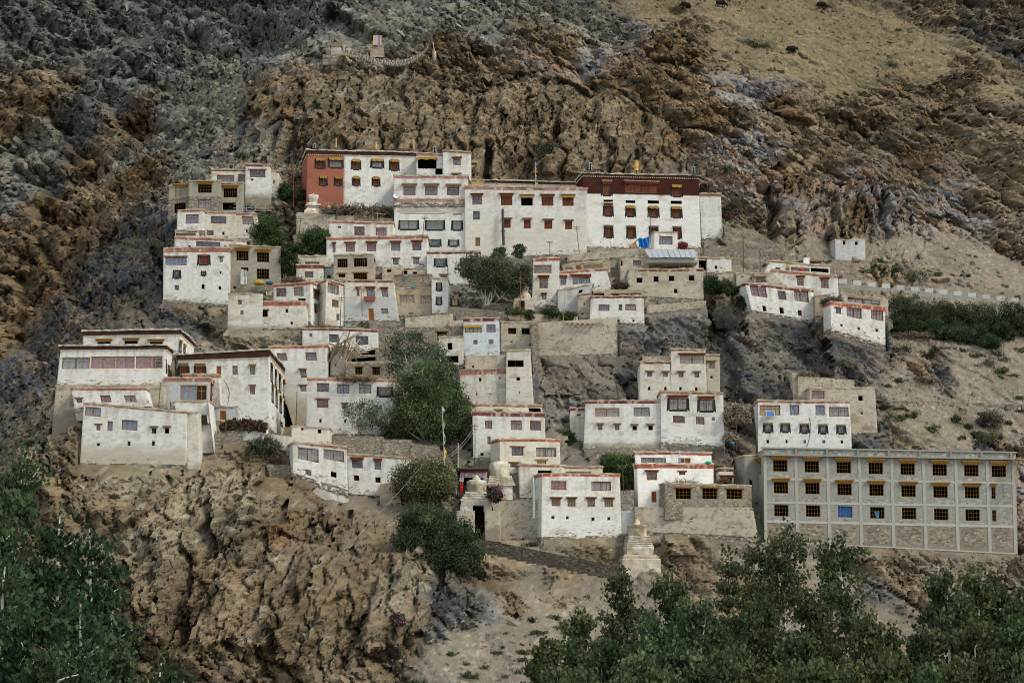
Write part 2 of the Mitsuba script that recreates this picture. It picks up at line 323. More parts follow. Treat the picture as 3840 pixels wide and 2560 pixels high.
        m.box((-X - .8 * e, top + .62 * H, -.1), (X + .8 * e, top + .78 * H, .29), jit(np.asarray(col) * .7), fr)
        m.box((-X - e, top + .78 * H, -.1), (X + e, top + H, .44), (.33, .27, .19) if 'C' not in code else jit(col), fr); part(host, 'cornice', m)
        top += .4 * H
    elif 'l' in code:
        m = MB(); m.box((-X - .25, top, -.1), (X + .25, top + .13, .16), jit(wood), fr); part(host, 'lintel', m)
    elif 'a' in code:         # small porch roof of slate and twigs
        m = MB(); m.box((-X - .15, top, -.1), (X + .15, top + .1, .2), (.2, .14, .08), fr); m.box((-X - .25, top + .1, -.1), (X + .25, top + .2, .3), (.24, .15, .1), fr); m.box((-X - .3, top + .2, -.1), (X + .3, top + .28, .36), (.3, .26, .2), fr); part(host, 'cornice', m)
    if 'v' in code:
        u = np.linspace(-1, 1, 25); z = .30 + .035 * np.sin(u * 31); hgt = min(.42, .3 * h + .08) * (1 + .12 * np.sin(u * 7 + rng.random() * 6))
        v = np.vstack([np.stack([u * (X + .12), top + .12 + 0 * u, z * .9], 1), np.stack([u * (X + .14), top + .12 - hgt, z], 1)])
        m = MB(); m.raw(fr(v), [[i, i + 1, 26 + i, 25 + i] for i in range(24)], jit((.29, .19, .045), .12)); m.box((-X - .12, top + .12, -.1), (X + .12, top + .17, .28), (.3, .16, .05), fr); part(host, 'valance', m)
    return win

def sag(p): return .26 * (fbm(np.asarray(p) / [3.5, 3.5, 60.0], 3, 201) - .5)
def stone_cap(mb, face_pts, h=.13, over=.16, col=(.34, .29, .22)):
    """flat mud and slate roof edge: an uneven slab over the walls (points: the roof's outline, clockwise from the front left)"""
    P = np.asarray(face_pts, float); c = P.mean(0); o = []
    for i in range(len(P)):
        a, b = P[i], P[(i + 1) % len(P)]; n = max(2, int(np.linalg.norm(b - a) / .5))
        for k in range(n): o.append(a + (b - a) * k / n)
    o = np.array(o); d = o - c; d[:, 2] = 0; d /= np.linalg.norm(d, axis=1, keepdims=True) + 1e-9
    o = o + d * (over * (.5 + rng.random(len(o)))[:, None]); n = len(o)
    up = o + np.array([0, 0, 1.0]) * (h * (.4 + 1.3 * rng.random(n) ** 1.5))[:, None]
    o[:, 2] += sag(o); up[:, 2] += sag(up)
    lo = o - [0, 0, .10]
    v = np.vstack([lo, up, [c + [0, 0, h]], [c]]); f = []
    for i in range(n):
        j = (i + 1) % n; f += [[i, j, n + j], [i, n + j, n + i], [n + i, n + j, 2 * n], [j, i, 2 * n + 1]]
    cc = np.asarray(col) * (.55 + .8 * rng.random((len(v), 1)))
    mb.raw(v, f, cc)

HOUSES = []
def H(name, cat, label, tile, quad, st='white', w='', L=7.0, band=None, d=None, yaw=0.0, ext=1.6, lw='', rw='', zone=None, group=None, cap=True, sty=None, side=None, step=.2, carve=0.0, rub=None, capc=(.34, .29, .22), of=False):
    HOUSES.append(dict(name=name, cat=cat, label=label, tile=tile, quad=[float(x) for x in quad.split()], st=st, w=w, L=L, band=band, d=d, yaw=yaw, ext=ext, lw=lw, rw=rw, zone=zone, group=group, cap=cap, sty=sty, side=side, step=step, carve=carve, rub=rub, capc=capc, of=of))

def place(h):
    """front corners, then the box behind them"""
    q = [px(h['tile'], h['quad'][2 * i], h['quad'][2 * i + 1]) for i in range(4)]
    um, vm = (q[2][0] + q[3][0]) / 2, (q[2][1] + q[3][1]) / 2
    O = ground(um, vm) if h['d'] is None else at(um, vm, h['d'])
    ps = math.radians(h['yaw']); n = np.array([math.sin(ps), -math.cos(ps), 0])
    P = []
    for u, v in q:
        r = ray(u, v); P.append(EYE + r * (((O - EYE) @ n) / (r @ n)))
    P[2] = P[2] + (P[2] - P[1]) / np.linalg.norm(P[2] - P[1]) * h['ext']; P[3] = P[3] + (P[3] - P[0]) / np.linalg.norm(P[3] - P[0]) * h['ext']
    if h['side'] is not None:       # depth from where the photograph shows the far end of a side wall
        k = 1 if h['side'][0] == 'r' else 0
        us = px(h['tile'], h['side'][1], 0)[0]; best = min(np.arange(2, 30, .25), key=lambda L: abs(pix(P[k] - n * L)[0] - us)); h['L'] = float(best)
    h['P'], h['n'] = P, n
    b = P[2][2] + h['ext'], P[3][2] + h['ext']; z0 = min(b); z1 = max(P[0][2], P[1][2])
    if h['name'] != 'twig_parapet': CARVE.append((min(P[0][0], P[3][0]), max(P[1][0], P[2][0]), P[3] , P[2], z1, n, O, h['L'] if h['carve'] else 0, h['carve'], h['ext']))

def wins(face, spec, tile):
    out = []
    for s in filter(None, (x.strip() for x in spec.split(';'))):
        t = s.split(); mt = re.match(r'([a-zA-Z]+)(?:(\d+)x(\d+))?$', t[0]); x = [float(k) for k in t[1:5]]
        u0, v0 = px(tile, x[0], x[1]); u1, v1 = px(tile, x[2], x[3])
        out.append((face.rect(u0, v0, u1, v1), mt[1], int(mt[2] or 1), int(mt[3] or 1)))
    return out

ROOT = [None]
def build(h):
    key = ROOT[0] if h['of'] else thing(h['name'], h['label'], h['cat'], h['group']); ROOT[0] = key; P, n, L = h['P'], h['n'], h['L']; tile = h['tile']
    back = [p - n * L for p in P]
    front, right, left = Face(P), Face([P[1], back[1], back[2], P[2]]), Face([back[0], P[0], P[3], back[3]])
    mb, todo, stn = MB(), [], MB()
    seed = len(key) + 3 * len(scene) % 97
    for face, spec, sd in ((front, h['w'], 0), (right, h['rw'], 1), (left, h['lw'], 2)):
        ws = wins(face, spec, tile); holes = []
        for r, code, nx, ny in ws:
            holes.append((*r, .5 if 'd' in code else 1.3)); todo.append((face, r, code, nx, ny))
        zone = None
        if h['zone'] and (sd == 0 or h['zone'][0] != 'x'):
            z = h['zone']
            if z[0] == 'x':          # finish of the part left of a pixel column
                fz = front.fg(*px(tile, z[2], z[3]))[0]; zone = lambda f, g, nn, fz=fz, z=z: (z[1], smoothstep(fz + .004, fz - .004, f))
            else:                    # finish below a pixel row
                gz = front.fg(*px(tile, (h['quad'][0] + h['quad'][2]) / 2, z[2]))[1]; sp = z[3] if len(z) > 3 else .05; zone = lambda f, g, nn, gz=gz, z=z, sp=sp: (z[1], smoothstep(gz + sp, gz - sp, g + sp * 3 * nn))
                if z[1] == 'stone' and len(z) > 4: stones(stn, face, .0, 1., 0., gz, holes=holes)
        elif h['zone'] and h['zone'][0] == 'x' and sd == 2: zone = lambda f, g, nn, z=h['zone']: (z[1], np.ones_like(f))
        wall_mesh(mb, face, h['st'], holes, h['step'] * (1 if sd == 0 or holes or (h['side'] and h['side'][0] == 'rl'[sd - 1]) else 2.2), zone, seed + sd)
        if h['st'] in ('stone', 'slate'): stones(stn, face, 0, 1, 0, 1, pal=[tuple(x * h.get('dark', 1) for x in s_) for s_ in STONEC], holes=[(a - .02, b + .02, c - .02, d + .02) for a, b, c, d, *_ in holes])
        if h['st'] not in ('clean', 'stone', 'slate', 'grey', 'hostel') and not h['of']:
            ge = h['ext'] / face.h; stones(stn, face, 0, 1, max(0, ge - .5 / face.h), ge + .25 / face.h, holes=holes, keep=.75, proud=.16); stones(stn, face, 0, 1, ge + .25 / face.h, ge + 1.1 / face.h, holes=holes, keep=.22, proud=.05, pal=[(.36, .33, .27), (.30, .27, .21), (.22, .195, .155)])
        if h['rub']: stones(stn, face, *h['rub'][:4], holes=holes, keep=h['rub'][4], proud=.05)
    mb.quad([back[1], back[0], back[3], back[2]], WALL[h['st']][0]); mb.quad([P[0], P[1], back[1], back[0]], (.33, .28, .21))
    part(key, 'wall', mb, **({'label': h['label']} if h['of'] else {}))
    if stn.n: part(key, 'stonework', stn, kind='stuff', label='rough stones of the wall')
    outline = [P[0], P[1], back[1], back[0]]
    if h['band']:
        hp, col = h['band'][0], h['band'][1]; bh = np.linalg.norm(at(*px(tile, 0, 0), P[0][1]) - at(*px(tile, 0, hp), P[0][1])); c0 = np.asarray(BAND[col]); m = MB()
        out = .05 if col != 'penbey' else .12
        for face in (front, right, left):
            nn = max(3, int(face.w / .22)); f = np.linspace(0, 1, nn + 1)
            gl = np.array([1 - bh / face.h, 1 - .5 * bh / face.h, 1.0]); F, G = np.meshgrid(f, gl); p = face.pt(F.ravel(), G.ravel()); o = face.n * out
            e = (F.ravel() - .5) * 2 * out / face.w * 1.0
            p1 = p + o + face.e * (e * face.w)[:, None] * .5 / .5
            p1[:, 2] += (rng.random(len(p1)) - .5) * .05 + sag(p)
            s = fbm(np.stack([p[:, 0] * 3, p[:, 1] * 3, p[:, 2] * .5], 1), 3, 51); d_ = noise(p * [1.2, 1.2, .8], 57)
            c = c0[None] * (.72 + .5 * d_[:, None]) * (1 if col != 'penbey' else .9)
            if col not in ('penbey', 'tan'): c = mixc(c, (.52, .44, .38), smoothstep(.56, .72, s) * .75)
            k = nn + 1; q = [[j * k + i, j * k + i + 1, (j + 1) * k + i + 1, (j + 1) * k + i] for j in range(2) for i in range(nn)]
            m.raw(p1, q, c)
            lowp = np.vstack([p1[:k], p[:k] - face.n * .03]); m.raw(lowp, [[i, k + i, k + i + 1, i + 1] for i in range(nn)], c0 * .8)
        part(key, 'parapet', m)
        if col == 'penbey':
            m = MB(); z = np.array([0, 0, 1.])
            for face in (front, right, left):       # white painted ends of the twigs below, pale coping above
                k = int(face.w / .32)
                for i in range(k):
                    a = face.frame((i + .25) / k, (i + .75) / k, 1 - (bh + .16) / face.h, 1 - (bh + .02) / face.h)[0]; b = .32 * .25
                    m.box((-b, -.07, -.02), (b, .07, .16), (.42, .38, .32), a)
            part(key, 'beam_ends', m, kind='stuff')
    if h['cap']:
        m = MB(); stone_cap(m, outline, col=h['capc'] if not (h['band'] and h['band'][1] == 'penbey') else (.38, .35, .30), over=.14 if not (h['band'] and h['band'][1] == 'penbey') else .28); part(key, 'roof', m)
    for face, r, code, nx, ny in todo: window(key, face, r, code, nx, ny)
    h['key'], h['faces'], h['back'] = key, (front, right, left), back
    return key
# ------------------------------------------------------------------ the houses (tile letter, front corners TL TR BR BL, openings)
HO, MO = 'house', 'monastery building'
# monastery on the crest
H('temple_hall', MO, 'temple hall with brick red left wall, white right wall and dark brushwood parapet', 'A', '360 382 1325 404 1325 900 352 905', 'white', zone=('x', 'red', 685, 600), band=(36, 'penbey'), side=('l', 308), yaw=11, d=352,
  w='sbv2x1 440 466 503 540; gbv4x2 556 460 662 535; sbv2x1 760 475 816 548; gbvk3x2 930 470 1020 535; sbv2x1 1095 476 1155 556; sbv2x1 477 622 522 690; sbv2x1 609 625 652 692; sbv2x1 769 625 810 692; sbv2x1 944 628 986 695')
H('porch_wing', MO, 'open porch wing with dark ceiling and grey balustrade, between temple hall and white tower', 'A', '1322 414 1556 418 1556 640 1322 640', 'white', band=(22, 'red'), d=350.5, L=6, w='nv 1334 456 1498 548; n 1488 545 1550 598')
H('white_tower', MO, 'plain white square tower with one bracketed window, right of the open porch wing', 'A', '1553 385 1798 399 1797 660 1560 640', 'white', band=(18, 'red'), d=349.5, L=6, w='gck3x1 1645 462 1712 518; oa 1643 600 1705 620')
H('stepped_wing', MO, 'upper white wing with three bracketed windows under a pink parapet', 'A', '1122 606 1775 612 1752 860 1122 860', 'white', band=(26, 'pink'), d=346.5, L=8,
  w='gcx5x2 1205 705 1313 782; gcx5x2 1397 705 1507 782; gcx5x2 1590 708 1698 782')
H('gallery_wing', MO, 'white wing with long ten pane gallery window and grey framed windows below it', of=True, tile='A', quad='1126 812 1780 815 1775 1280 1122 1285', st='white', band=(28, 'pink'), L=3,
  w='g5x2 1175 862 1370 947; g5x2 1373 862 1568 947; gk2x2 1640 870 1718 955; gbGk5x2 1178 1003 1328 1078; gbG5x2 1412 1003 1558 1082; gbGk2x2 1644 1006 1715 1084; gbG2x1 1440 1170 1525 1225; gbGk1x1 1615 1175 1683 1225')
H('assembly_wing', MO, 'long white wing with pink parapet, four lattice windows over four smaller ones', 'S', '1743 698 2202 705 2200 950 1745 985', 'white', band=(13, 'pink'), d=346, L=9, zone=('y', 'cream', 815, .08),
  w='sc4x3 1878 736 1921 770; nvc4x2 1954 740 1998 771; sc4x3 2031 739 2075 772; scv4x3 2109 740 2151 773; sa3x3 1889 823 1915 855; sa3x3 1964 824 1990 857; sa3x3 2041 827 2070 859; sa3x3 2119 830 2145 860; gc3x2 1771 736 1807 768; gK1x1 1774 792 1799 824; dW 1782 891 1800 923')
H('rear_range', MO, 'low rear range with dark brushwood parapet showing over the pink parapet', 'B', '30 410 862 434 862 640 30 640', 'cream', band=(26, 'penbey'), d=358, L=6)
H('roof_kiosk', MO, 'small red and yellow banded roof kiosk at the left end of the rear range', 'A', '1778 642 1912 646 1912 760 1778 760', 'yellow', band=(20, 'red'), d=352, L=4, cap=True)
H('main_temple', MO, 'main temple with dark maroon top storey and three rows of black edged shutters', 'B', '908 350 1928 374 1950 1015 905 1010', 'maroon', zone=('y', 'white', 545, .004), band=(24, 'penbey'), side=('l', 852), d=349, yaw=9,
  w='sbc3x2 1085 449 1152 543; sc9x2 1282 448 1566 524; sbv3x2 1697 466 1770 552; sbc3x2 1100 642 1162 724; sbv3x2 1297 648 1358 727; sbv3x2 1494 652 1566 733; sbv3x2 1697 657 1769 737; n 1090 586 1172 606; n 1285 592 1368 616; n 1480 592 1578 620; n 1682 596 1780 624; sba2x1 1107 826 1161 914; sba2x1 1306 830 1360 918; sba2x1 1505 832 1560 920; sba2x1 1714 836 1764 922')
H('plain_annex', MO, 'windowless white annex with red parapet at the right end of the main temple', 'B', '1936 530 2125 533 2135 930 1956 935', 'white', band=(28, 'red'), d=351, L=8)
# new house, left
H('white_house', HO, 'white house with long blue window behind the new grey block house, topmost on the left', 'D', '688 178 992 185 988 420 688 420', 'cream', band=(16, 'dark'), d=353.5, w='g5x2 737 228 888 290; g3x2 924 222 986 290')
H('white_house', HO, 'tall white house with one wide window under maroon parapet, left of the red temple wall', 'D', '992 130 1205 134 1216 500 982 490', 'white', band=(22, 'dark'), d=351.5, L=6, zone=('y', 'stone', 400, .1), w='gl5x2 1026 182 1164 248; o 1036 260 1060 275')
H('white_house', HO, 'narrow cream annex with a single small window, right of the tall maroon banded house', 'D', '1212 190 1281 190 1287 430 1210 430', 'cream', band=(18, 'dark'), d=353, L=5, w='g1x1 1230 276 1250 304')
H('block_house', HO, 'new grey block house with yellow bracketed windows and left wing, on a stone storey', 'D', '315 322 490 302 490 570 310 600', 'block', zone=('y', 'stone', 430, .03, True), d=349, L=7, w='gYCk6x3 365 334 470 418; oR6x2 362 474 462 560')
H('block_house', HO, 'middle bay of the new grey block house with curtained window in its stone storey', of=True, tile='D', quad='489 280 765 278 757 560 489 560', st='block', zone=('y', 'stone', 418, .03, True), d=348, L=8, w='oYC5x3 570 308 692 384; gRk5x2 570 442 688 522')
H('block_house', HO, 'recessed right bay of the new grey block house over a dark open porch', of=True, tile='D', quad='765 296 968 294 966 560 770 560', st='block', d=350, L=6, w='oYC6x2 795 344 915 425; n 788 470 905 536')
H('white_house', HO, 'white house with five pane window, leftmost in the row below the grey block house', 'D', '393 535 622 530 622 730 382 735', 'white', band=(20, 'red'), d=345.5, L=6, w='gz5x2 462 574 575 655')
H('white_house', HO, 'cream house with long window over small ones, middle of the row below grey block house', 'D', '622 548 902 555 905 800 628 800', 'cream', band=(16, 'red'), d=346.2, L=6, w='g5x1 682 592 819 656; g3x1 646 716 707 758; h1x1 783 729 803 757')
H('white_house', HO, 'weathered house half hidden by a tree, rightmost in the row below grey block house', 'D', '902 562 1075 566 1150 800 900 800', 'cream', band=(20, 'red'), d=347, L=6, w='gk4x2 960 592 1060 663; h1x1 993 709 1008 737')
H('low_house', HO, 'low maroon eaved porch house with a strip window', 'D', '370 716 560 716 590 800 368 800', 'cream', band=(12, 'dark'), d=343.5, L=5, w='g6x1 374 738 550 764')
H('low_house', HO, 'low white house with four pane strip window and red parapet, above the tallest left house', 'D', '368 768 1000 800 1000 900 360 905', 'white', band=(24, 'red'), d=341.5, L=5, w='g4x1 553 814 765 860; h1x1 482 848 508 864; h1x1 796 850 824 862')
H('tall_house', HO, 'tall white house with broad red parapet on the cliff edge, leftmost of the upper village', 'D', '267 872 845 865 838 1400 262 1345', 'white', band=(38, 'red'), d=336.5, L=8, zone=('y', 'stone', 1345, .05, True),
  w='glz5x1 282 948 470 1022; sbl3x2 582 938 664 1012; gbK1x1 364 1066 404 1130; gbK1x1 606 1072 634 1112; g1x1 363 1198 401 1242; h1x1 601 1190 629 1230; gl1x1 760 950 789 995; h1x1 760 1076 777 1098; h1x1 751 1207 774 1238')
H('stone_house', HO, 'unfinished stone block house with four yellow mullioned black windows, right of the tallest left house', 'D', '845 838 1300 862 1300 1260 850 1260', 'block', d=338.5, L=8, zone=('y', 'stone', 1190, .1),
  w='oYC5x3 908 895 1015 981; oYC5x3 1090 908 1197 996; oY5x3 1088 1054 1197 1144; oY3x1 950 1042 1015 1074; h 880 1206 908 1228; g1x1 1160 1246 1188 1262')
H('corner_house', HO, 'white corner house with bright red parapet and windows on two sides', 'D', '1238 1192 1560 1165 1566 1560 1235 1480', 'white', band=(22, 'bright'), d=331, yaw=-17, side=('r', 1690), w='g4x2 1260 1224 1350 1300; gk4x2 1416 1212 1502 1294; n 1452 1314 1520 1345', rw='gk4x2 1592 1236 1658 1328; g3x3 1596 1362 1632 1448; h 1660 1402 1674 1464')
H('corner_house', HO, 'cream corner house with glazed bay under a red parapet, facing right', 'D', '1704 1146 1968 1222 1972 1570 1690 1560', 'cream', band=(20, 'bright'), d=331.5, yaw=24, L=7, w='gk3x2 1714 1186 1812 1274; gk4x2 1856 1232 1911 1288; gk4x2 1752 1328 1811 1391; g2x1 1898 1374 1927 1413; gGk2x1 1790 1452 1817 1508; h1x1 1903 1477 1918 1508')
H('cream_house', HO, 'low cream house with wide red parapet in front of the red banded corner house', 'D', '1034 1345 1518 1338 1532 1590 1032 1590', 'cream', band=(38, 'bright'), d=327.5, L=7, zone=('y', 'stone', 1570, .1), w='ol2x2 1122 1420 1186 1477; h1x1 1341 1407 1364 1441; h1x1 1386 1518 1407 1545')
H('cream_house', HO, 'plain cream tower with two small windows, left of the wide red parapet', of=True, tile='D', quad='838 1276 1042 1276 1036 1590 830 1590', st='cream', d=327.2, L=8, zone=('y', 'stone', 1570, .1), w='g1x1 923 1328 957 1370; g1x1 944 1422 970 1459; h1x1 1140 1540 1160 1560')
H('small_house', HO, 'small grey white house with maroon parapet halfway up, left of the khaki block house', 'D', '1440 1022 1674 1022 1672 1180 1436 1180', 'cream', band=(32, 'dark'), d=335.5, L=5, w='g4x2 1512 1077 1587 1132')
H('small_house', HO, 'recessed upper storey with a red strip window behind the small maroon banded house', of=True, tile='D', quad='1442 945 1700 942 1752 1060 1440 1060', st='cream', d=339.5, L=5, w='g5x1 1514 992 1640 1014; h1x1 1712 1005 1722 1020')
H('small_house', HO, 'small grey shed wall right of the small maroon banded house', 'D', '1676 1038 1770 1040 1772 1160 1676 1160', 'grey', band=(8, 'brown'), d=337.5, L=5, w='o1x1 1710 1110 1742 1140')
H('mud_block_house', HO, 'khaki block house with four black windows in yellow frames over mud plaster', 'D', '1768 935 2118 922 2125 1165 1764 1165', 'block', d=335.5, side=('r', 2190), zone=('y', 'mud', 1052, .02), w='oY5x2 1800 965 1890 1042; oY6x2 1944 958 2062 1034; oYl4x1 1810 1098 1869 1130; oYl6x2 1942 1090 2062 1148', rw='oY3x2 2126 972 2146 1034')
# middle upper
H('strip_house', HO, 'low white house with red parapet and two red framed windows, below the brushwood terrace', 'A', '548 1010 1118 1018 1120 1180 552 1180', 'white', band=(22, 'red'), d=343.5, L=4, w='g4x2 772 1058 864 1137; gp4x2 963 1067 1056 1139; g1x1 626 1054 656 1072')
H('long_house', HO, 'long white house with five bracketed windows under a salmon parapet', 'A', '528 1156 1418 1136 1415 1480 528 1400', 'white', band=(22, 'red'), L=6, d=340.5,
  w='gc1x1 581 1217 607 1286; gcp3x2 697 1214 776 1281; gcp3x2 885 1209 964 1277; gcz3x2 1098 1205 1177 1272; gc3x2 1284 1200 1364 1269; gl2x1 1114 1340 1164 1394; gl2x1 1293 1334 1344 1389')
H('white_house', HO, 'white house with maroon parapet, one grey flared window surround, above the willow trees', 'A', '1414 1280 1880 1278 1897 1590 1415 1560', 'white', band=(20, 'dark'), d=337, L=6, w='gbG3x2 1492 1340 1576 1404; gbG3x2 1722 1337 1804 1400; gl3x1 1532 1484 1591 1509; gl3x1 1734 1484 1794 1512')
H('ruined_house', HO, 'crumbling cream ruin with a small dark window, below the long salmon banded house', 'A', '1018 1425 1198 1398 1202 1560 1018 1540', 'old', d=337.8, L=4, w='h 1059 1435 1097 1461', cap=False)
H('ruined_house', HO, 'grey plastered ruin wall with two dark gaps, right of the crumbling cream ruin', 'A', '1204 1440 1420 1440 1420 1560 1204 1560', 'old', d=337.4, L=3, w='n 1208 1446 1240 1478; h 1288 1456 1326 1478', cap=False)
H('plastered_house', HO, 'grey white house with maroon parapet, red balcony and red door', 'F', '685 118 1120 118 1172 490 690 490', 'cream', band=(22, 'dark'), d=331.5, L=6, w='gcz2x1 882 197 953 264; gcz2x1 1016 202 1069 268; gc1x1 792 197 818 260; dO 898 368 946 474; g3x1 1011 368 1071 416', zone=('y', 'grey', 300, .15))
H('plastered_house', HO, 'brown mud plastered house with two wide yellow framed windows', 'F', '1125 190 1456 188 1466 440 1160 440', 'mud', d=332, L=4, w='gYk5x2 1172 250 1300 320; gYk4x2 1357 255 1450 324; hY 1250 405 1292 420')
H('narrow_house', HO, 'narrow white house with two stacked blue edged windows, right of the mud plastered house', 'F', '1454 100 1600 108 1604 425 1460 425', 'white', d=330.8, L=6, w='gb1x1 1502 140 1538 210; gb1x2 1502 266 1538 334')
H('stone_shell', HO, 'roofless grey stone storey with pale glazed frames above the mud plastered house', 'F', '1122 72 1455 62 1455 200 1122 200', 'stone', d=334.5, L=4, w='gYz4x2 1130 78 1204 140; gYk5x2 1324 72 1430 135', cap=False)
H('blue_house', HO, 'bluish white house with yellow valance and maroon parapet', 'F', '1737 455 2050 452 2056 800 1733 800', 'blue', band=(32, 'dark'), L=6, w='gyv4x1 1750 527 1896 582; gz2x2 1938 510 2019 578; gz2x1 1822 647 1859 684; gk2x1 1957 644 1999 681')
H('cream_house', HO, 'cream house with two black barred windows, right of the bluish white house', 'H', '300 486 612 490 622 800 300 760', 'old', d=324, L=6, w='o3x1 365 540 436 594; oG3x1 484 543 556 596; h 384 658 404 670; h 552 680 566 700')
H('tower_house', HO, 'tall pale tower house with brown balcony beam and white recessed niche', 'H', '352 738 562 735 592 1235 345 1230', 'cream', L=6, d=309, w='oYk2x1 360 824 503 884; h 437 974 471 1004; h 460 1101 470 1116')
H('cream_house', HO, 'cream house with curved red parapet and tiny black holes, left of the pale tower house', 'H', '-60 912 352 895 352 1240 -60 1260', 'cream', band=(46, 'red'), L=6, d=310, w='h 108 980 129 1014; h 288 970 299 994; h 81 1110 94 1134; h 199 1117 212 1129; h 276 1154 284 1166')
H('ruined_house', HO, 'stained stone wall house with one tiny hole, above the curved red parapet', 'H', '-10 782 345 778 345 960 -10 960', 'old', d=314, L=4, w='h 46 872 65 892', cap=False)
H('small_house', HO, 'small pinkish cream house over a dark porch, left of the bluish white house', 'F', '1518 622 1730 618 1738 880 1520 880', 'cream', d=321.5, L=4, w='o1x1 1596 672 1636 732; n 1538 785 1692 846')
H('ruined_house', HO, 'long low stone ruin with two broken yellow window frames, behind the big tree', 'F', '985 525 1735 545 1735 760 985 700', 'stone', d=326.5, L=4, w='oYl5x2 1249 592 1364 664; oYl4x2 1502 574 1592 646; n 1150 655 1172 695', cap=False)
H('ruined_house', HO, 'roofless ruin with whitewashed patches, below the mud plastered house', 'F', '1220 452 1640 412 1640 570 1222 570', 'old', d=329, L=4, cap=False, w='')
# right of centre, upper
H('white_house', HO, 'white house with boarded windows and red parapet, right of the willow grove', 'B', '470 1102 700 1096 694 1540 458 1520', 'white', band=(26, 'bright'), d=332.5, side=('r', 728), zone=('y', 'cream', 1250, .15), w='gO4x2 473 1162 631 1236; gcO2x2 522 1280 599 1368; gck1x1 546 1425 584 1464')
H('gallery_house', HO, 'tan timber gallery storey with yellow framed windows under a sloping mud roof', 'B', '726 1165 1142 1120 1150 1260 740 1260', 'mud', band=(12, 'tan'), d=336.5, L=6, w='gYz3x1 754 1182 814 1210; gYz6x2 912 1158 1081 1196; dO 845 1165 890 1205')
H('white_house', HO, 'white house with two wood framed blue windows, in front of the timber gallery', 'B', '698 1222 1115 1195 1168 1400 690 1420', 'white', band=(20, 'bright'), d=333, L=6, w='gcjz2x2 709 1280 761 1338; gjcu5x1 816 1272 972 1328; h 1040 1340 1056 1352')
H('cement_shed', 'shed', 'grey cement shed with sloping roof line and one small red window', 'H', '803 212 1118 148 990 430 805 430', 'grey', d=329.5, L=5, w='o1x1 988 204 1020 231')
H('small_house', HO, 'narrow tan stone house with two tiny holes beside the grey cement shed', 'H', '982 240 1098 230 1088 470 976 470', 'old', band=(16, 'dark'), d=328.2, L=4, w='h 1029 320 1044 337; h 1014 406 1031 424')
H('white_house', HO, 'white house with dark red dripping parapet and three curtained windows, edge of the rock slope', 'H', '1098 258 1562 258 1568 520 1084 500', 'white', band=(20, 'dark'), d=326.5, L=6, zone=('y', 'cream', 455, .1), w='gu4x1 1164 334 1259 390; g1x1 1340 332 1371 388; gk4x1 1398 331 1492 386; h1x1 1328 466 1351 490; h1x1 1461 466 1481 486')
H('loft_house', HO, 'open roof loft of tan earth and timber posts on the dark red banded white house', of=True, tile='H', quad='1115 212 1560 205 1562 300 1112 300', st='mud', d=330, L=5, w='n 1118 234 1212 256; ol3x1 1285 244 1420 262; n 1442 232 1535 255')
H('stone_house', HO, 'old stone house with patchy red parapet and four square black windows', 'B', '1310 1203 1966 1192 1974 1500 1300 1440', 'old', band=(20, 'dark'), d=330.5, L=7, w='oK2x2 1381 1276 1431 1318; oK2x2 1531 1263 1574 1309; oK2x2 1666 1258 1712 1303; oK2x2 1840 1254 1889 1299; h 1710 1372 1742 1410')
H('stone_house', HO, 'cream and stone house with a blue window, left of the solar panels', 'B', '1236 1085 1505 1085 1505 1330 1236 1340', 'old', d=337.5, L=6, w='gz4x2 1350 1122 1419 1166; h 1240 1124 1258 1170')
H('solar_house', HO, 'white house with concrete balcony slab and yellow panels under the solar panels', 'B', '1500 1030 1918 1030 1922 1230 1500 1230', 'white', d=336.5, L=6, w='g4x1 1598 1086 1664 1124; g4x1 1797 1102 1865 1130; gz6x1 1616 1168 1757 1192; gy3x1 1496 1158 1612 1194; gy3x1 1762 1158 1875 1194')
H('roof_room', HO, 'small white room with blue eight pane window, above the solar panels', of=True, tile='B', quad='1540 868 1740 872 1744 1060 1532 1060', st='white', d=339, side=('l', 1497), yaw=12, w='gz4x2 1580 908 1699 983')
H('white_house', HO, 'low white wall with red parapet right of the small blue windowed roof room', of=True, tile='B', quad='1742 1003 1920 1006 1922 1060 1742 1060', st='white', band=(22, 'red'), d=340, L=4)
H('small_house', HO, 'small white house with one tiny window and dark porch at its left', 'B', '2003 1098 2216 1105 2218 1215 2003 1240', 'white', d=338, L=5, w='h1x1 2068 1166 2092 1196')
H('porch_shed', 'shed', 'dark open porch shed with brown beam, left of the small one windowed white house', of=True, tile='B', quad='1922 1092 2004 1096 2004 1220 1922 1210', st='cream', band=(18, 'red'), d=338.4, L=4, w='n 1930 1120 1996 1205')
# far right
H('concrete_hut', 'hut', 'bare concrete hut with two small openings, alone on the slope at right', 'C', '964 198 1185 193 1187 340 968 342', 'grey', d=354, side=('l', 936), yaw=16, w='oR1x1 1021 203 1040 230; oR1x1 1110 208 1131 234', cap=True)
H('upper_house', HO, 'roof terrace house with red window strip and dark timber porch', 'C', '628 365 926 388 926 470 628 460', 'cream', band=(10, 'red'), d=335.5, L=5, w='g5x1 640 400 774 424; n 786 404 916 432')
H('upper_house', HO, 'small white room with reddish eaves at the left of the roof terrace house', of=True, tile='C', quad='488 348 600 356 600 470 440 450', st='white', band=(14, 'red'), d=335.8, L=5, w='h 524 398 560 412')
H('upper_house', HO, 'white house with two yellow green bracketed windows, middle of the right hand group', 'C', '500 416 984 460 990 620 500 600', 'white', band=(20, 'red'), d=332.5, L=6, w='gYc2x2 684 476 734 534; gYc3x2 860 488 917 552')
H('cream_house', HO, 'cream older wing with a three part window, left of the yellow green bracketed windows', 'C', '370 440 505 436 640 560 370 560', 'old', d=331.8, L=5, w='ga4x1 379 472 454 508')
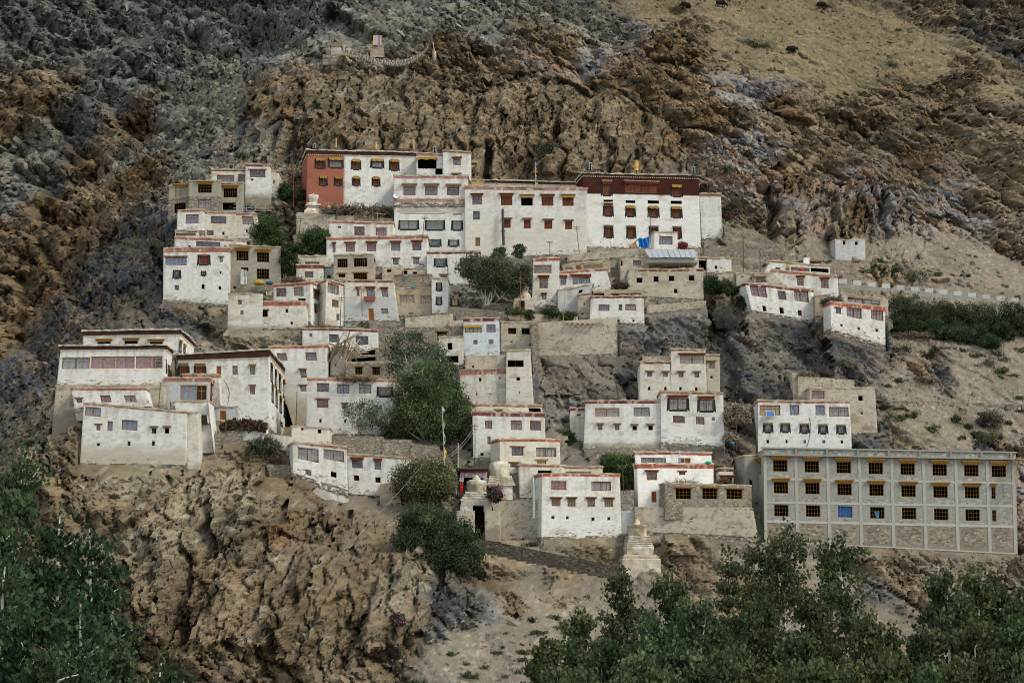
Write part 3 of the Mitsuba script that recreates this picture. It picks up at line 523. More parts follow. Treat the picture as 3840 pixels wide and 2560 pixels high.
H('upper_house', HO, 'white house with large brown framed corner window and maroon parapet, on the rock edge', 'C', '303 512 800 560 822 815 352 722', 'white', band=(18, 'dark'), d=329, side=('l', 240), yaw=14, w='gp4x3 344 537 459 612; g2x2 544 570 602 634; gk5x2 663 570 769 649; h1x1 431 679 457 719; h1x1 556 692 587 737; h1x1 691 712 719 751')
H('upper_house', HO, 'white house with bright red parapet on tall stone footing, rightmost of the village', 'C', '930 648 1328 688 1335 1015 934 860', 'white', band=(24, 'bright'), d=325.5, side=('l', 876), yaw=16, zone=('y', 'stone', 985, .1), w='gl1x1 969 694 1007 738; gk4x3 1049 679 1159 767; gk4x2 1227 710 1317 784; h1x1 1001 814 1019 832; h1x1 1128 837 1147 857; h1x1 1259 847 1281 871')
H('loft_house', HO, 'tan upper storey with pale strip windows behind the bright red parapet', of=True, tile='C', quad='1012 592 1352 632 1354 740 1012 700', st='old', d=328, L=5, w='gk4x1 1056 628 1292 666')
H('mud_house', HO, 'blank tan mud house wall between the two right hand white houses', 'C', '815 604 930 592 932 770 820 760', 'mud', d=328.5, L=6)
H('shed_house', 'shed', 'low cream shed with tiny window above green bushes, left of the right hand group', 'C', '78 440 226 436 230 560 84 520', 'old', d=334, L=4, w='h1x1 170 485 182 506')
H('shed_house', 'shed', 'low cream shed with dark slit window, beside the cream older wing', 'C', '238 445 366 440 370 560 236 580', 'old', d=333, L=5, w='h 274 462 286 472; h1x1 340 470 352 490')
H('yellow_house', HO, 'cream yellow tower house with wide glazed top window and row of bracketed small windows', 'H', '1806 728 2105 730 2120 1160 1790 1160', 'cream', band=(16, 'red'), d=315, L=7, w='gYck5x2 1882 784 2096 856; gax1x1 1870 934 1911 974; gax1x1 2010 936 2050 976; h 1874 1060 1897 1090; h 2014 1064 2036 1094')
H('yellow_house', HO, 'lower left half of the cream yellow tower house with maroon parapet', of=True, tile='H', quad='1530 838 1792 838 1792 1180 1522 1180', st='cream', band=(20, 'dark'), d=314.6, L=7, w='gax1x1 1592 931 1634 969; gax1x1 1734 935 1774 971; h 1599 1058 1621 1090; h 1741 1060 1764 1090')
H('yellow_house', HO, 'tan stone right bay of the cream yellow tower house with a yellow window', of=True, tile='H', quad='2105 775 2230 778 2236 1140 2118 1140', st='old', band=(14, 'red'), d=316.5, L=6, w='gYa2x2 2136 842 2186 900; h1x1 2147 963 2171 984')
H('rock_house', HO, 'white house with two large black edged windows, below the cream yellow tower house', 'H', '1712 1098 2261 1112 2276 1600 1715 1560', 'white', band=(20, 'red'), L=7, d=303.5, w='gbck4x2 1787 1160 1943 1258; gbck3x2 2053 1170 2175 1268; g4x2 1820 1314 1924 1377; gk3x2 2022 1324 2096 1389; g1x1 2161 1326 2189 1356')
H('rock_house', HO, 'white house with wide pale window over four small bracketed windows, below the bare brown rock', 'H', '1052 1180 1712 1178 1745 1630 1030 1620', 'white', band=(28, 'dark'), L=7, d=304, zone=('y', 'stone', 1560, .08), w='gOk5x2 1130 1246 1346 1324; gGk5x2 1472 1240 1616 1319; gax1x1 1159 1395 1196 1438; gax1x1 1307 1397 1346 1440; hax 1462 1403 1501 1440; hax 1602 1400 1642 1440')
H('small_house', HO, 'small white lean-to wing with vent holes at the left of the six pane window house', 'H', '912 1245 1042 1243 1042 1550 915 1545', 'cream', band=(26, 'dark'), d=307, L=5, w='o3x1 972 1300 1004 1314')
H('cliff_house', HO, 'white house with yellow curtained window and five dark windows, behind the long grey hostel', 'J', '397 2 1070 8 1090 430 398 430', 'white', band=(18, 'red'), d=304.5, L=7, w='gy5x2 410 38 559 111; gu2x1 630 35 699 110; gz2x1 820 38 887 110; gk5x2 919 50 1064 121; gba1x1 448 180 492 230; gba1x1 576 182 620 228; gba1x1 717 186 760 235; gba1x1 855 190 896 238; gba1x1 988 194 1030 240; h1x1 459 291 479 317; h1x1 599 291 614 317; gk1x1 731 292 749 317; gk1x1 869 293 889 317; h1x1 1004 294 1022 319')
H('cream_house', HO, 'tall cream stone house behind the white yellow curtained house', 'C', '778 1280 1256 1284 1276 1620 780 1620', 'old', d=309.5, L=7, w='gk4x2 792 1303 884 1361; h1x1 1133 1340 1167 1377; h1x1 1151 1461 1167 1477')
H('ruined_house', HO, 'broken mud tower stump behind the tall cream stone house', 'C', '646 1172 692 1172 702 1400 662 1380', 'old', d=313.5, L=4, cap=False)
H('ruined_house', HO, 'tumbledown pale stone wall ruin on top of the tall cream stone house', 'C', '690 1195 1105 1225 1108 1330 690 1380', 'old', d=313, L=3, cap=False, rub=(.3, 1., .45, 1.02, .9))
# left complex
H('monastic_hall', MO, 'rear hall with dark parapet and three brown bracketed windows, top of the left complex', 'E', '408 192 1258 176 1252 420 405 420', 'white', band=(40, 'penbey'), d=296.5, side=('r', 1380), w='ncCx4x1 530 283 648 303; ncCx4x1 768 275 886 303; ocCx4x1 992 285 1106 305', rw='sbv2x1 1256 285 1268 370; sbv2x1 1288 320 1303 375')
H('monastic_hall', MO, 'hall with long sun room of purple curtained windows under dark parapet', 'E', '208 320 1130 312 1132 690 170 690', 'white', band=(36, 'penbey'), d=290.5, side=('r', 1212), zone=None, w='gWk4x2 216 425 462 525; gOp4x2 472 415 690 521; gOpz3x2 692 415 858 520; gOpz4x2 868 412 1104 520', rw='sb1x1 1136 440 1140 560; sb1x1 1150 490 1180 585')
H('monastery_wall', MO, 'high weathered plaster base wall under the hall with the long sun room', of=True, tile='E', quad='165 672 1120 664 1134 900 128 1100', st='old', d=289, L=6, zone=('y', 'stone', 880, .15), w='h 208 768 216 780')
H('monastic_house', MO, 'low white house with red parapet and three small windows below the plaster base wall', 'E', '300 692 948 690 1004 870 330 880', 'white', band=(24, 'red'), d=286.2, L=5, w='gp3x1 558 757 649 819; gYp3x1 768 759 872 819; gWl2x1 345 785 396 824')
H('monastic_house', MO, 'big cream house with red edged roof terrace on the cliff, lowest of left complex', 'E', '412 822 1318 905 1308 1370 376 1370', 'white', d=284, L=6, band=(18, 'red'), zone=('y', 'old', 1220, .12), w='gWk3x1 420 862 560 942; gz1x2 618 986 664 1070; gz3x1 744 977 882 1064; gal1x1 521 1016 556 1066; hax 1010 1046 1049 1094; hax 1125 1045 1162 1094; h 524 1177 552 1204; h1x1 795 1162 821 1202; h 1009 1160 1036 1202')
H('monastic_tower', MO, 'rounded cream corner tower with red edge at the right end of the cream house', of=True, tile='E', quad='1316 915 1420 905 1430 1360 1312 1360', st='cream', d=284.6, L=9, side=('r', 1500), rw='h 1462 1000 1470 1050')
H('glazed_house', MO, 'house with tall blue glazed bay and brown plank side under red parapet', 'E', '1126 600 1522 604 1512 900 1128 900', 'grey', band=(36, 'red'), d=290.2, side=('r', 1588), w='gOz5x2 1260 668 1494 802', rw='sW1x1 1522 660 1583 900', zone=None)
H('glazed_house', MO, 'plain white wall below the tall blue glazed bay', of=True, tile='E', quad='1200 812 1512 810 1552 1160 1310 1170', st='white', d=287.6, side=('r', 1556), rw='h 1522 930 1534 1000')
H('glazed_house', MO, 'flat white upper roof room with red parapet behind the glazed bay', of=True, tile='E', quad='1280 576 1595 572 1612 800 1280 700', st='white', band=(22, 'red'), d=294, side=('r', 1640), rw='gk1x2 1600 640 1612 780')
H('long_hall', MO, 'tall white hall with black edged windows along its bright right side', 'E', '1238 398 2040 352 2042 1055 1240 900', 'white', band=(50, 'penbey'), d=296, side=('r', 2258), carve=1, zone=None,
  w='sbcx3x1 1258 500 1324 580; sbcx3x1 1400 500 1472 572; dO 1580 500 1620 590; gk1x1 1720 496 1766 576; gcxk2x2 1876 506 1922 574; gcxk2x2 1876 684 1920 748',
  rw='sbvK1x2 2060 490 2078 630; sbvK1x2 2098 545 2114 680; sbvK1x2 2133 585 2151 722; sbvK1x2 2170 635 2186 770; sbvK1x2 2207 680 2224 822; sbvK1x2 2067 675 2082 808; sbvK1x2 2101 720 2117 850; sbvK1x2 2136 775 2153 900; sbvK1x2 2171 820 2186 945; sbvK1x2 2207 866 2222 988; h 2070 945 2082 975; h 2106 965 2116 1010; sb1x1 2140 990 2160 1020')
H('white_shed', 'shed', 'small whitish shed with orange wooden door beside the long white hall', 'E', '1572 858 1762 858 1800 985 1560 975', 'grey', d=293.5, side=('r', 1812), w='dO 1610 892 1664 972')
# centre
H('strip_house', HO, 'white house with dark red parapet and two brown framed windows, above the collapsed roof', 'F', '315 540 980 556 985 760 316 730', 'white', band=(20, 'dark'), d=325.5, L=6, w='g1x1 376 589 402 618; gK3x2 551 597 636 666; gK4x2 785 611 896 684')
H('white_house', HO, 'tall white house with red parapet left of the collapsed roof, behind the long white hall', 'F', '20 700 535 692 528 1420 238 1420', 'white', band=(24, 'bright'), d=316.5, side=('r', 568), zone=('y', 'old', 1150, .1), w='g4x2 96 762 179 829; gz4x2 343 756 439 827; gcx2x1 298 917 351 979; gl1x1 296 1046 348 1099', rw='g1x2 536 770 548 838')
H('ruined_house', HO, 'tan ruin wall under loose roof timbers, between the white houses at centre left', 'F', '574 700 702 690 690 965 560 970', 'old', d=318.5, L=4, cap=False, w='h 600 858 614 878')
H('ruined_house', HO, 'dark hollow under a collapsed timber roof above the small stone house', 'F', '690 762 985 722 985 860 690 860', 'stone', d=320.5, L=4, w='n 825 740 955 790; n 692 806 960 836', cap=False)
H('stone_house', HO, 'small dark stone house with two yellow framed black windows', 'F', '698 848 1082 842 1084 1020 698 1010', 'stone', d=314, L=5, w='oYl4x2 780 884 844 950; oYl4x2 932 884 999 954')
H('white_house', HO, 'white brick house with four upper windows, left of the big dark tree', 'F', '360 982 1162 1000 1166 1490 348 1480', 'white', band=(20, 'bright'), L=6, w='g3x1 442 1027 549 1104; gu4x1 622 1036 729 1117; gGk3x2 815 1036 921 1117; gb4x2 990 1060 1096 1136; gl5x2 443 1168 543 1242; gl1x1 670 1208 711 1248; g1x1 822 1202 863 1238; h1x1 463 1341 484 1373; h 682 1348 699 1377')
H('white_shed', 'shed', 'small whitewashed shed with two square holes below the white brick house', 'G', '220 462 555 488 556 660 220 650', 'cream', d=293.5, L=4, w='h 302 480 325 500; h1x1 449 492 481 528')
H('edge_house', HO, 'white house with two wide curtained windows standing on the sloping rock edge, lower left', 'G', '232 606 706 640 720 1095 232 892', 'white', band=(20, 'red'), d=286.5, side=('l', 132), yaw=13, w='gWk6x2 275 657 458 768; gWk6x2 501 673 682 766; gk2x1 342 850 394 898; o2x1 566 867 616 914')
H('edge_house', HO, 'low white house with two brown bracketed windows, right of the sloping edge house', 'G', '709 704 1245 745 1245 1110 724 1075', 'white', band=(18, 'red'), d=289.5, L=6, w='gcjK4x2 754 768 846 834; gcjK3x2 952 780 1009 849; o2x1 770 899 816 944; o2x1 958 916 1004 961')
H('mud_hut', 'hut', 'windowless tan mud hut in front of the olive tree', 'G', '1003 975 1150 950 1192 1165 1000 1165', 'mud', d=287.5, L=4, cap=False)
H('red_band_house', HO, 'white house with dark red parapet and three upper windows, right of the big tree', 'H', '52 1274 686 1290 700 1700 60 1700', 'white', band=(36, 'dark'), d=297.5, side=None, L=6, zone=('y', 'cream', 1500, .1), w='gk2x2 162 1357 224 1429; gk3x2 389 1355 486 1438; g4x2 558 1357 654 1442; gGk1x1 182 1497 212 1564; h 120 1640 150 1665')
H('roof_room', HO, 'low cream roof storey with red parapet behind the three windowed white house', of=True, tile='H', quad='38 1208 660 1218 682 1320 38 1310', st='cream', band=(22, 'red'), d=301.5, L=4, w='n 549 1246 654 1282; oa 260 1272 306 1284')
H('yellowish_house', HO, 'cream house with bright red parapet and wide five pane window', 'I', '410 106 938 112 945 420 412 420', 'cream', band=(24, 'bright'), d=293.5, side=('l', 330), yaw=17, w='gl3x1 514 178 619 254; gk5x1 730 184 907 264; gkl4x1 502 318 577 357; gYyl1x1 737 294 819 327')
H('low_wing', HO, 'low whitish wing with dark porch opening behind the yellow windowed house', 'I', '582 332 988 336 988 650 588 640', 'cream', band=(20, 'red'), d=291.5, side=('l', 566), yaw=6, w='n 746 384 868 470; h 676 556 688 570')
H('low_wing', HO, 'low whitish wing with long dark slot behind the yellow windowed house', of=True, tile='I', quad='988 346 1316 350 1316 640 988 640', st='cream', band=(22, 'red'), d=291.8, L=6, w='n 996 396 1214 412')
H('yellow_window_house', HO, 'large white house with four yellow framed windows and four tiny ones, lower centre', 'I', '784 408 1468 416 1484 965 776 985', 'white', band=(26, 'bright'), d=289, side=('l', 722), yaw=14, w='gYq3x3 860 475 997 558; gk5x1 1217 482 1391 564; gYcK4x2 866 640 946 700; gYcK3x2 1006 640 1079 706; gYcK2x2 1181 640 1249 706; gYcK4x2 1332 642 1409 708; h1x1 864 784 892 811; h1x1 994 788 1017 814; h1x1 1218 798 1244 829; h1x1 1358 796 1382 822')
H('red_white_house', HO, 'bright white house with clean red bands and a brown door', 'I', '1620 328 2294 326 2294 740 1632 735', 'clean', band=(38, 'bright'), d=293.5, side=('l', 1592), yaw=10, capc=(.4, .38, .34), w='gOc3x2 1703 402 1797 470; gl3x1 1991 394 2046 424; dO 1748 570 1792 664')
H('red_white_house', HO, 'upper set back storey of the bright white red banded house', of=True, tile='I', quad='1600 218 2276 226 2278 380 1602 380', st='clean', band=(26, 'bright'), d=296.5, L=6, capc=(.4, .38, .34), w='gk6x1 1656 272 1874 320; g2x1 1985 275 2036 318; dO 2038 275 2092 320')
H('orange_window_house', HO, 'low dark stone house with three orange framed black windows', 'I', '1870 498 2626 520 2628 715 1870 710', 'stone', d=291.5, side=('l', 1820), yaw=14, w='oOl4x3 1962 540 2096 636; oOl4x3 2196 540 2329 636; oOl4x3 2409 548 2549 636')
H('small_house', HO, 'small white house with maroon parapet and dark brown window, between stone house and grey hostel', 'J', '106 500 216 502 216 640 106 640', 'white', band=(24, 'dark'), d=299, L=4, w='oc3x1 122 568 208 605')
H('brick_pillar', 'wall', 'mud brick gate pier on grey concrete wall, right of the yellow windowed house', 'I', '1475 562 1590 558 1600 920 1482 930', 'grey', d=291.3, L=2, cap=False, rub=(0, 1, .62, 1, 1.0))
# stone walls and terraces
def W(label, tile, quad, st='stone', d=None, L=2.0, name='stone_wall', step=.35, dark=1.0, **k):
    H(name, 'wall', label, tile, quad, st, d=d, L=L, cap=False, step=step, ext=2.0, **k); HOUSES[-1]['dark'] = dark
W('curved stone terrace wall carrying the white chorten and the brushwood', 'A', '262 932 1110 985 1118 1060 262 1130', 'old', d=347.5, rub=(0, 1, 0, 1, .55))
W('dark dry stone retaining wall under the long white wing', 'A', '1880 1345 2520 1300 2520 1440 1890 1440', d=341.5)
W('tan rubble terrace wall below the main temple', 'B', '770 1070 1450 1008 1450 1110 770 1140', 'old', d=343, rub=(0, 1, 0, 1, .6))
W('ruined mud plaster wall with roof beam ends, above the brown rock face', 'H', '622 494 1322 448 1332 790 628 800', 'old', d=325, L=3, rub=(0, 1, 0, .9, .5))
W('tall narrow stone buttress beside the barred window house', 'H', '560 500 620 492 632 940 590 960', 'stone', d=322)
W('stepped dry stone terrace wall below the big tree, upper left step', 'G', '562 546 1020 556 1020 730 562 700', d=296.5)
W('stepped dry stone terrace wall below the big tree, middle step', 'G', '1020 580 1270 582 1270 760 1020 740', d=296.3)
W('stepped dry stone terrace wall below the big tree, lower right step', 'G', '1270 612 1520 650 1520 780 1270 770', d=296.1)
W('small dark rubble wall left of the sloping edge house', 'G', '0 798 230 806 232 900 30 920', d=287.5)
W('rough stone retaining wall right of the gate chorten', 'I', '335 655 772 640 776 985 410 1000', 'old', d=289.8, rub=(.25, 1, 0, 1, .9))
W('old plastered retaining wall under the orange windowed house', 'I', '1600 705 2640 712 2700 1020 1600 930', 'old', d=290.6, rub=(0, 1, 0, 1, .5))
W('dark dry stone lane wall sloping down to the chorten', 'I', '232 985 1430 1225 1432 1345 250 1110', 'slate', d=283.5, L=1.2, dark=.4)
W('low stone wall fragments below the willow trees', 'F', '1605 348 2350 420 2350 480 1605 420', 'stone', d=329.5)
W('stone wall behind the grey statue chorten', 'F', '1900 330 2170 318 2170 390 1900 392', 'stone', d=331)
W('rubble wall below the main temple at the right end', 'C', '150 85 560 235 560 260 150 130', 'stone', d=350)
W('low stone wall beside the wood stack shed', 'E', '1600 1075 1806 1062 1806 1170 1600 1180', 'stone', d=289.5)
W('small whitewashed shed wall right of the wood stack', 'E', '1806 1058 2005 1048 2005 1210 1806 1170', 'white', d=289.8, L=4, name='whitewashed_wall')
W('low whitewashed wall with slate top behind the grey bush', 'E', '2008 1092 2232 1120 2228 1290 2008 1220', 'cream', d=290, L=4, name='whitewashed_wall')
W('stone footing under the cement shed and the garden', 'H', '360 400 980 440 980 500 380 480', 'old', d=327.2)
W('terraced stone retaining wall on the slope right of the windowless annex', 'C', '0 222 430 275 430 330 0 300', 'stone', d=346)
W('rubble terrace edge below the old stone house', 'H', '1590 340 2110 300 2110 360 1590 420', 'old', d=329, rub=(0, 1, 0, 1, .7))
W('collapsed stone terrace below the house with the red balcony', 'F', '905 478 1225 500 1225 560 905 560', 'stone', d=330)
W('short stone terrace wall left of the barred window house', 'F', '1600 480 1740 470 1740 560 1600 540', 'old', d=327.5, rub=(0, 1, 0, 1, .7))
W('grey rubble wall on the rock ledge left of the wood stack shed', 'E', '1490 1110 1610 1090 1610 1230 1470 1240', 'stone', d=288.8)
W('low stone wall below the two paired white houses', 'H', '1040 1600 1740 1600 1740 1660 1040 1670', 'stone', d=303)
W('tan stacked twig parapet on the left roof of the cream yellow tower house', 'H', '1552 792 1790 786 1790 850 1552 850', 'mud', d=315.6, L=.6, name='twig_parapet', rub=(0, 1, .5, 1, .4))
# ------------------------------------------------------------------ the hillside: one sheet, rock, scree and gravel
HOSTEL_Y = 293.0
for h in HOUSES: place(h)
_hq = [px('J', *p) for p in ((440, 352), (2292, 388), (2305, 1132), (445, 1040))]
HOSTEL_P = [at(u, v, HOSTEL_Y) for u, v in _hq]
CARVE.append((HOSTEL_P[0][0] - .5, HOSTEL_P[1][0] + .8, HOSTEL_P[3], HOSTEL_P[2], HOSTEL_P[0][2] + 1, np.array([0, -1., 0]), np.array([0, HOSTEL_Y, 0]), 0, 0, 0))

xs = np.concatenate([np.linspace(-300, -128, 30), np.arange(-125, -80, .55), np.arange(-80, 80, .27), np.arange(80, 125, .55), np.linspace(128, 300, 30)])
zs = np.concatenate([np.arange(-7, 115, .27), np.arange(115, 160, .42), np.linspace(162, 230, 18)])
GXX, GZZ = np.meshgrid(xs, zs); gx, gz = GXX.ravel(), GZZ.ravel()
gy = base_y(np.clip(gx, -148, 148), np.clip(gz, -6, 188)) + np.clip(np.abs(gx) - 148, 0, None) * .5 + np.clip(gz - 170, 0, None) * .8

# kinds of ground, by where they lie on the hill (pixels of the photograph are turned into places once, here)
KINDS = {  # colours (two), rock relief, orange lichen, pale streaks
    'tan':    ((.170, .122, .080), (.115, .088, .063), 1.0, .26, .16), 'orange': ((.165, .108, .064), (.110, .080, .056), 1.05, .5, .10),
    'slate':  ((.125, .125, .130), (.150, .110, .080), .9, .40, .12), 'dark':  ((.052, .054, .058), (.080, .066, .050), .8, .18, .10),  # dark: blue grey rock, with the ravine's deep shadow put into its colour
    'scree':  ((.135, .126, .098), (.082, .082, .076), .75, .05, .30), 'screed': ((.108, .111, .100), (.070, .073, .072), .85, .04, .22),
    'sand':   ((.178, .154, .122), (.138, .120, .096), .16, .0, .10), 'slope': ((.158, .125, .077), (.122, .098, .063), .26, .08, .05),
    'crag':   ((.200, .160, .115), (.125, .098, .070), 1.15, .22, .30), 'brown': ((.150, .105, .068), (.105, .078, .055), 1.0, .22, .22), 'wet': ((.115, .115, .112), (.032, .034, .033), 1.0, .03, .25),
    'smooth': ((.100, .088, .072), (.066, .066, .066), .75, .12, .12)}
SPOTS = '''screed 0 0 screed 300 60 screed 600 120 screed 200 200 screed 500 300 screed 800 60 scree 800 250 scree 650 420 screed 120 100 screed 900 150 screed 330 480
orange 90 400 orange 60 460 screed 250 650 scree 60 560 scree 150 620 screed 30 750 orange 300 620 tan 420 520 orange 520 470 scree 500 600 scree 620 540 scree 760 560
tan 300 700 orange 180 800 orange 60 900 orange 300 820 orange 480 680 orange 560 640 orange 100 1050 orange 220 930 orange 30 1200 orange 150 1150 dark 250 1250 dark 330 1180 dark 200 1330 dark 100 1450 dark 60 1380 orange 20 1320
dark 420 1010 dark 480 950 dark 520 1050 dark 400 1150 dark 560 920 dark 430 1240 crag 560 1300 dark 700 1290 crag 800 1260 dark 640 1230 dark 30 1550 crag 200 1650 brown 260 1760
scree 800 380 scree 900 420 slate 880 480 scree 820 500 scree 740 470 scree 960 540 orange 1030 470 orange 1080 420 crag 1150 430 orange 1000 370 slate 1080 330 screed 1050 120 screed 1180 100 screed 1000 250 scree 1100 220
scree 1250 180 scree 1400 100 scree 1500 60 scree 1500 180 crag 1300 300 tan 1450 350 crag 1400 420 tan 1550 300 tan 1650 380 tan 1250 480 brown 1200 520 tan 1450 520 tan 1600 480 brown 1750 560 brown 1900 560 brown 1980 480 tan 1700 250 orange 1700 200
scree 1750 60 scree 1650 120 scree 1850 130 orange 2000 170 slate 1960 200 orange 2100 180 tan 1850 250 tan 1900 350 brown 1800 430 tan 2050 350 brown 2100 500 tan 2300 560 tan 2250 420 orange 2350 300 slate 2250 230 scree 2300 120 scree 2150 60
slope 2450 60 slope 2700 100 slope 2900 60 slope 3100 120 slope 2900 220 slope 2700 180 slope 3100 250 slope 3300 200 slope 3250 80 slope 2800 260 brown 3500 60 dark 3650 100 dark 3780 150 brown 3780 40 slope 3450 180 slope 3500 260 brown 3600 280 orange 2550 200 tan 2550 100
orange 2550 330 orange 2600 420 orange 2450 420 slate 2720 360 slate 2850 350 orange 2700 450 slate 2800 520 orange 2950 420 tan 3050 480 brown 3200 420 brown 3150 560 tan 3000 600 slope 3150 330 brown 3400 350 brown 3600 380 tan 3500 480 slope 3700 330 brown 3780 450 brown 3700 550 brown 3780 650
slate 2900 560 slate 2820 700 slate 2950 760 slate 3050 820 slate 3150 720 slate 3250 700 orange 3200 800 slate 3300 820 tan 3150 880 orange 2980 680 tan 3400 680 orange 3450 600 slate 3600 720 slate 3500 820 tan 3750 750 slate 3700 800 tan 2780 820 crag 2900 880
sand 2750 900 sand 2850 960 sand 3050 960 sand 3400 940 sand 3550 900 sand 3700 950 tan 3780 880 sand 3300 1000 sand 3500 1040 sand 3700 1080 sand 3400 1130 sand 3250 980 tan 3300 1020
sand 2730 1000 sand 2400 980 sand 2700 1050 sand 2650 1100 sand 2750 1130 smooth 2550 1230 dark 2700 1230 smooth 2800 1280 dark 3000 1330 dark 3100 1280 smooth 2900 1350 dark 3250 1340 dark 2750 1380 smooth 2600 1330 dark 3150 1400 smooth 2480 1270 dark 2880 1430 smooth 3300 1370 dark 3330 1350
sand 3450 1330 sand 3550 1250 sand 3700 1300 sand 3400 1420 orange 3480 1400 dark 3580 1430 sand 3650 1420 sand 3780 1450 sand 3500 1520 sand 3700 1560 sand 3780 1620 sand 3450 1600 dark 3330 1630 tan 3420 1640 sand 3600 1640 dark 3700 1670 tan 3780 1700 slate 3820 1800
smooth 2150 1320 smooth 2200 1400 smooth 2100 1430 smooth 2300 1380 smooth 2050 1500 smooth 2130 1560 smooth 2250 1500 dark 2350 1420 smooth 2000 1400 sand 2120 1600
brown 400 1750 crag 480 1790 crag 560 1760 crag 700 1760 brown 850 1750 crag 900 1850 brown 1000 1800 crag 820 1700 brown 1100 1820 brown 1180 1850 brown 1250 1950 brown 1350 1900 crag 700 1950 brown 600 1900 brown 450 1900 crag 850 1960 crag 950 1900 brown 1000 2050 orange 1100 2020 brown 850 2130 brown 1000 2200 crag 1100 2100 brown 1200 2080 brown 1350 2100 brown 1450 2050
brown 700 2200 crag 550 2100 brown 600 2350 brown 800 2350 brown 950 2330 brown 1100 2300 brown 1300 2250 crag 1500 2150 crag 1450 2250 brown 1550 2350 brown 1500 2480 tan 1300 2450 brown 1100 2480 brown 800 2500 brown 400 2300 brown 1400 1960 sand 1300 1880 crag 1560 2080
sand 1480 1920 sand 1400 1870 wet 1660 2300 wet 1720 2350 wet 1800 2300 wet 1850 2330 wet 1650 2240 dark 1700 2200 wet 1620 2420 brown 1850 2160 tan 1900 2200 brown 1950 2280 tan 1880 2100 sand 2000 2060 sand 2100 2060 sand 2000 2200 tan 2100 2180 brown 2130 2240 sand 2250 2250 sand 2050 2320 sand 1900 2400 sand 1800 2480 sand 1650 2540 sand 2000 2450 sand 1750 2440 sand 2150 2350
sand 2350 2040 tan 2200 2040 tan 2300 2060 sand 2450 2060 tan 2550 2100 tan 2650 2080 sand 2750 2060 tan 2600 2200 sand 2500 2280 tan 2750 2180 sand 2850 2080 sand 3000 2060 sand 3100 2090 crag 3200 2120 tan 3280 2140 brown 3350 2150 crag 3400 2090 crag 3500 2130 tan 3400 2210 smooth 3300 2250 sand 3150 2180 crag 3650 2180 crag 3780 2200 sand 3600 2080 crag 3700 2270 slate 3250 2200 sand 3300 2330 tan 3200 2350 sand 3800 2400 sand 3000 2250'''.split()
for k_, s_ in (('tan', 1.14), ('slate', 1.2), ('scree', 1.15), ('brown', 1.12), ('smooth', 1.3), ('dark', 1.2), ('crag', 1.08)): KINDS[k_] = (tuple(x * s_ for x in KINDS[k_][0]), tuple(x * s_ for x in KINDS[k_][1]), *KINDS[k_][2:])
for k_ in ('tan', 'brown', 'crag', 'orange'): KINDS[k_] = (tuple(np.array(KINDS[k_][0]) * [.86, .92, .90]), tuple(np.array(KINDS[k_][1]) * [.86, .92, .90]), *KINDS[k_][2:])
K = list(KINDS); SP = np.array([[*ground(float(SPOTS[i + 1]), float(SPOTS[i + 2]))[[0, 2]], K.index(SPOTS[i])] for i in range(0, len(SPOTS), 3)])
P0 = np.stack([gx, gy, gz], 1)
warp = np.stack([fbm(P0 / [14, 14, 14], 4, 71) - .5, fbm(P0 / [14, 14, 14] + 50, 4, 72) - .5], 1)
pos = np.stack([gx, gz], 1) + warp * 9
dist, idx = cKDTree(SP[:, :2]).query(pos, k=4)
wgt = 1 / (dist + .4) ** 4; wgt /= wgt.sum(1, keepdims=True)
C1, C2 = np.array([KINDS[k][0] for k in K]), np.array([KINDS[k][1] for k in K]); PAR = np.array([KINDS[k][2:] for k in K])
kid = SP[idx, 2].astype(int)
c1, c2, par = (wgt[..., None] * C1[kid]).sum(1), (wgt[..., None] * C2[kid]).sum(1), (wgt[..., None] * PAR[kid]).sum(1)
rocky = par[:, 0]

VC0 = np.array([ground(u, v)[[0, 2]] for u, v in ((1250, 500), (1450, 480), (1650, 520), (1850, 520), (2050, 480), (2250, 560), (1100, 480), (3150, 880), (850, 2000), (1250, 2150))])
vert = smoothstep(17, 11, cKDTree(VC0).query(pos)[0])          # here the rock stands in upright ribs
def blocks(scale, aniso, ang, seed, lean=.9):
    """broken rock: cells along tilted strata, each with its own height, tilt and tone"""
    ca, sa = math.cos(ang), math.sin(ang)
    wq = np.stack([gx + 0.5 * scale * (noise(P0 / (scale * .6), seed) - .5), gz + 0.5 * scale * (noise(P0 / (scale * .6) + 9, seed + 1) - .5)], 1)
    r = np.stack([(wq[:, 0] * ca + wq[:, 1] * sa) / (scale * aniso), (-wq[:, 0] * sa + wq[:, 1] * ca) / scale], 1)
    g = np.random.default_rng(seed); lo, hi = r.min(0), r.max(0); n = int((hi - lo).prod() * 1.05)
    c = lo + g.random((n, 2)) * (hi - lo); d, i = cKDTree(c).query(r, k=2)
    a, t, tone = g.random(n) * 2 - 1, g.normal(size=(n, 2)), g.random(n)
    i0 = i[:, 0]; e = r - c[i0]; ang = g.random((n, 1)) * 6.28 + np.arange(5) * 1.2566 + g.normal(size=(n, 5)) * .35; wt = .55 + .9 * g.random((n, 5)); ft = g.random((n, 5))
    q = np.stack([wt[i0, k] * (np.cos(ang[i0, k]) * e[:, 0] + np.sin(ang[i0, k]) * e[:, 1]) for k in range(5)], 1); kf = q.argmax(1)
    sl = .95 + .45 * t[i0, 1]          # most cells are slabs that tilt the same way, like shingles; some are knobs
    plane = sl * e[:, 1] + .38 * t[i0, 0] * e[:, 0]; knob = .42 - 1.35 * q.max(1); isk = (tone[i0] > .78)
    return .34 * a[i0] + lean * np.where(isk, knob, np.minimum(plane, .55 - .6 * np.abs(e[:, 0]))), .7 * tone[i0] + .3 * ft[i0, kf], d[:, 1] - d[:, 0]      # a facetted knob of rock in each cell
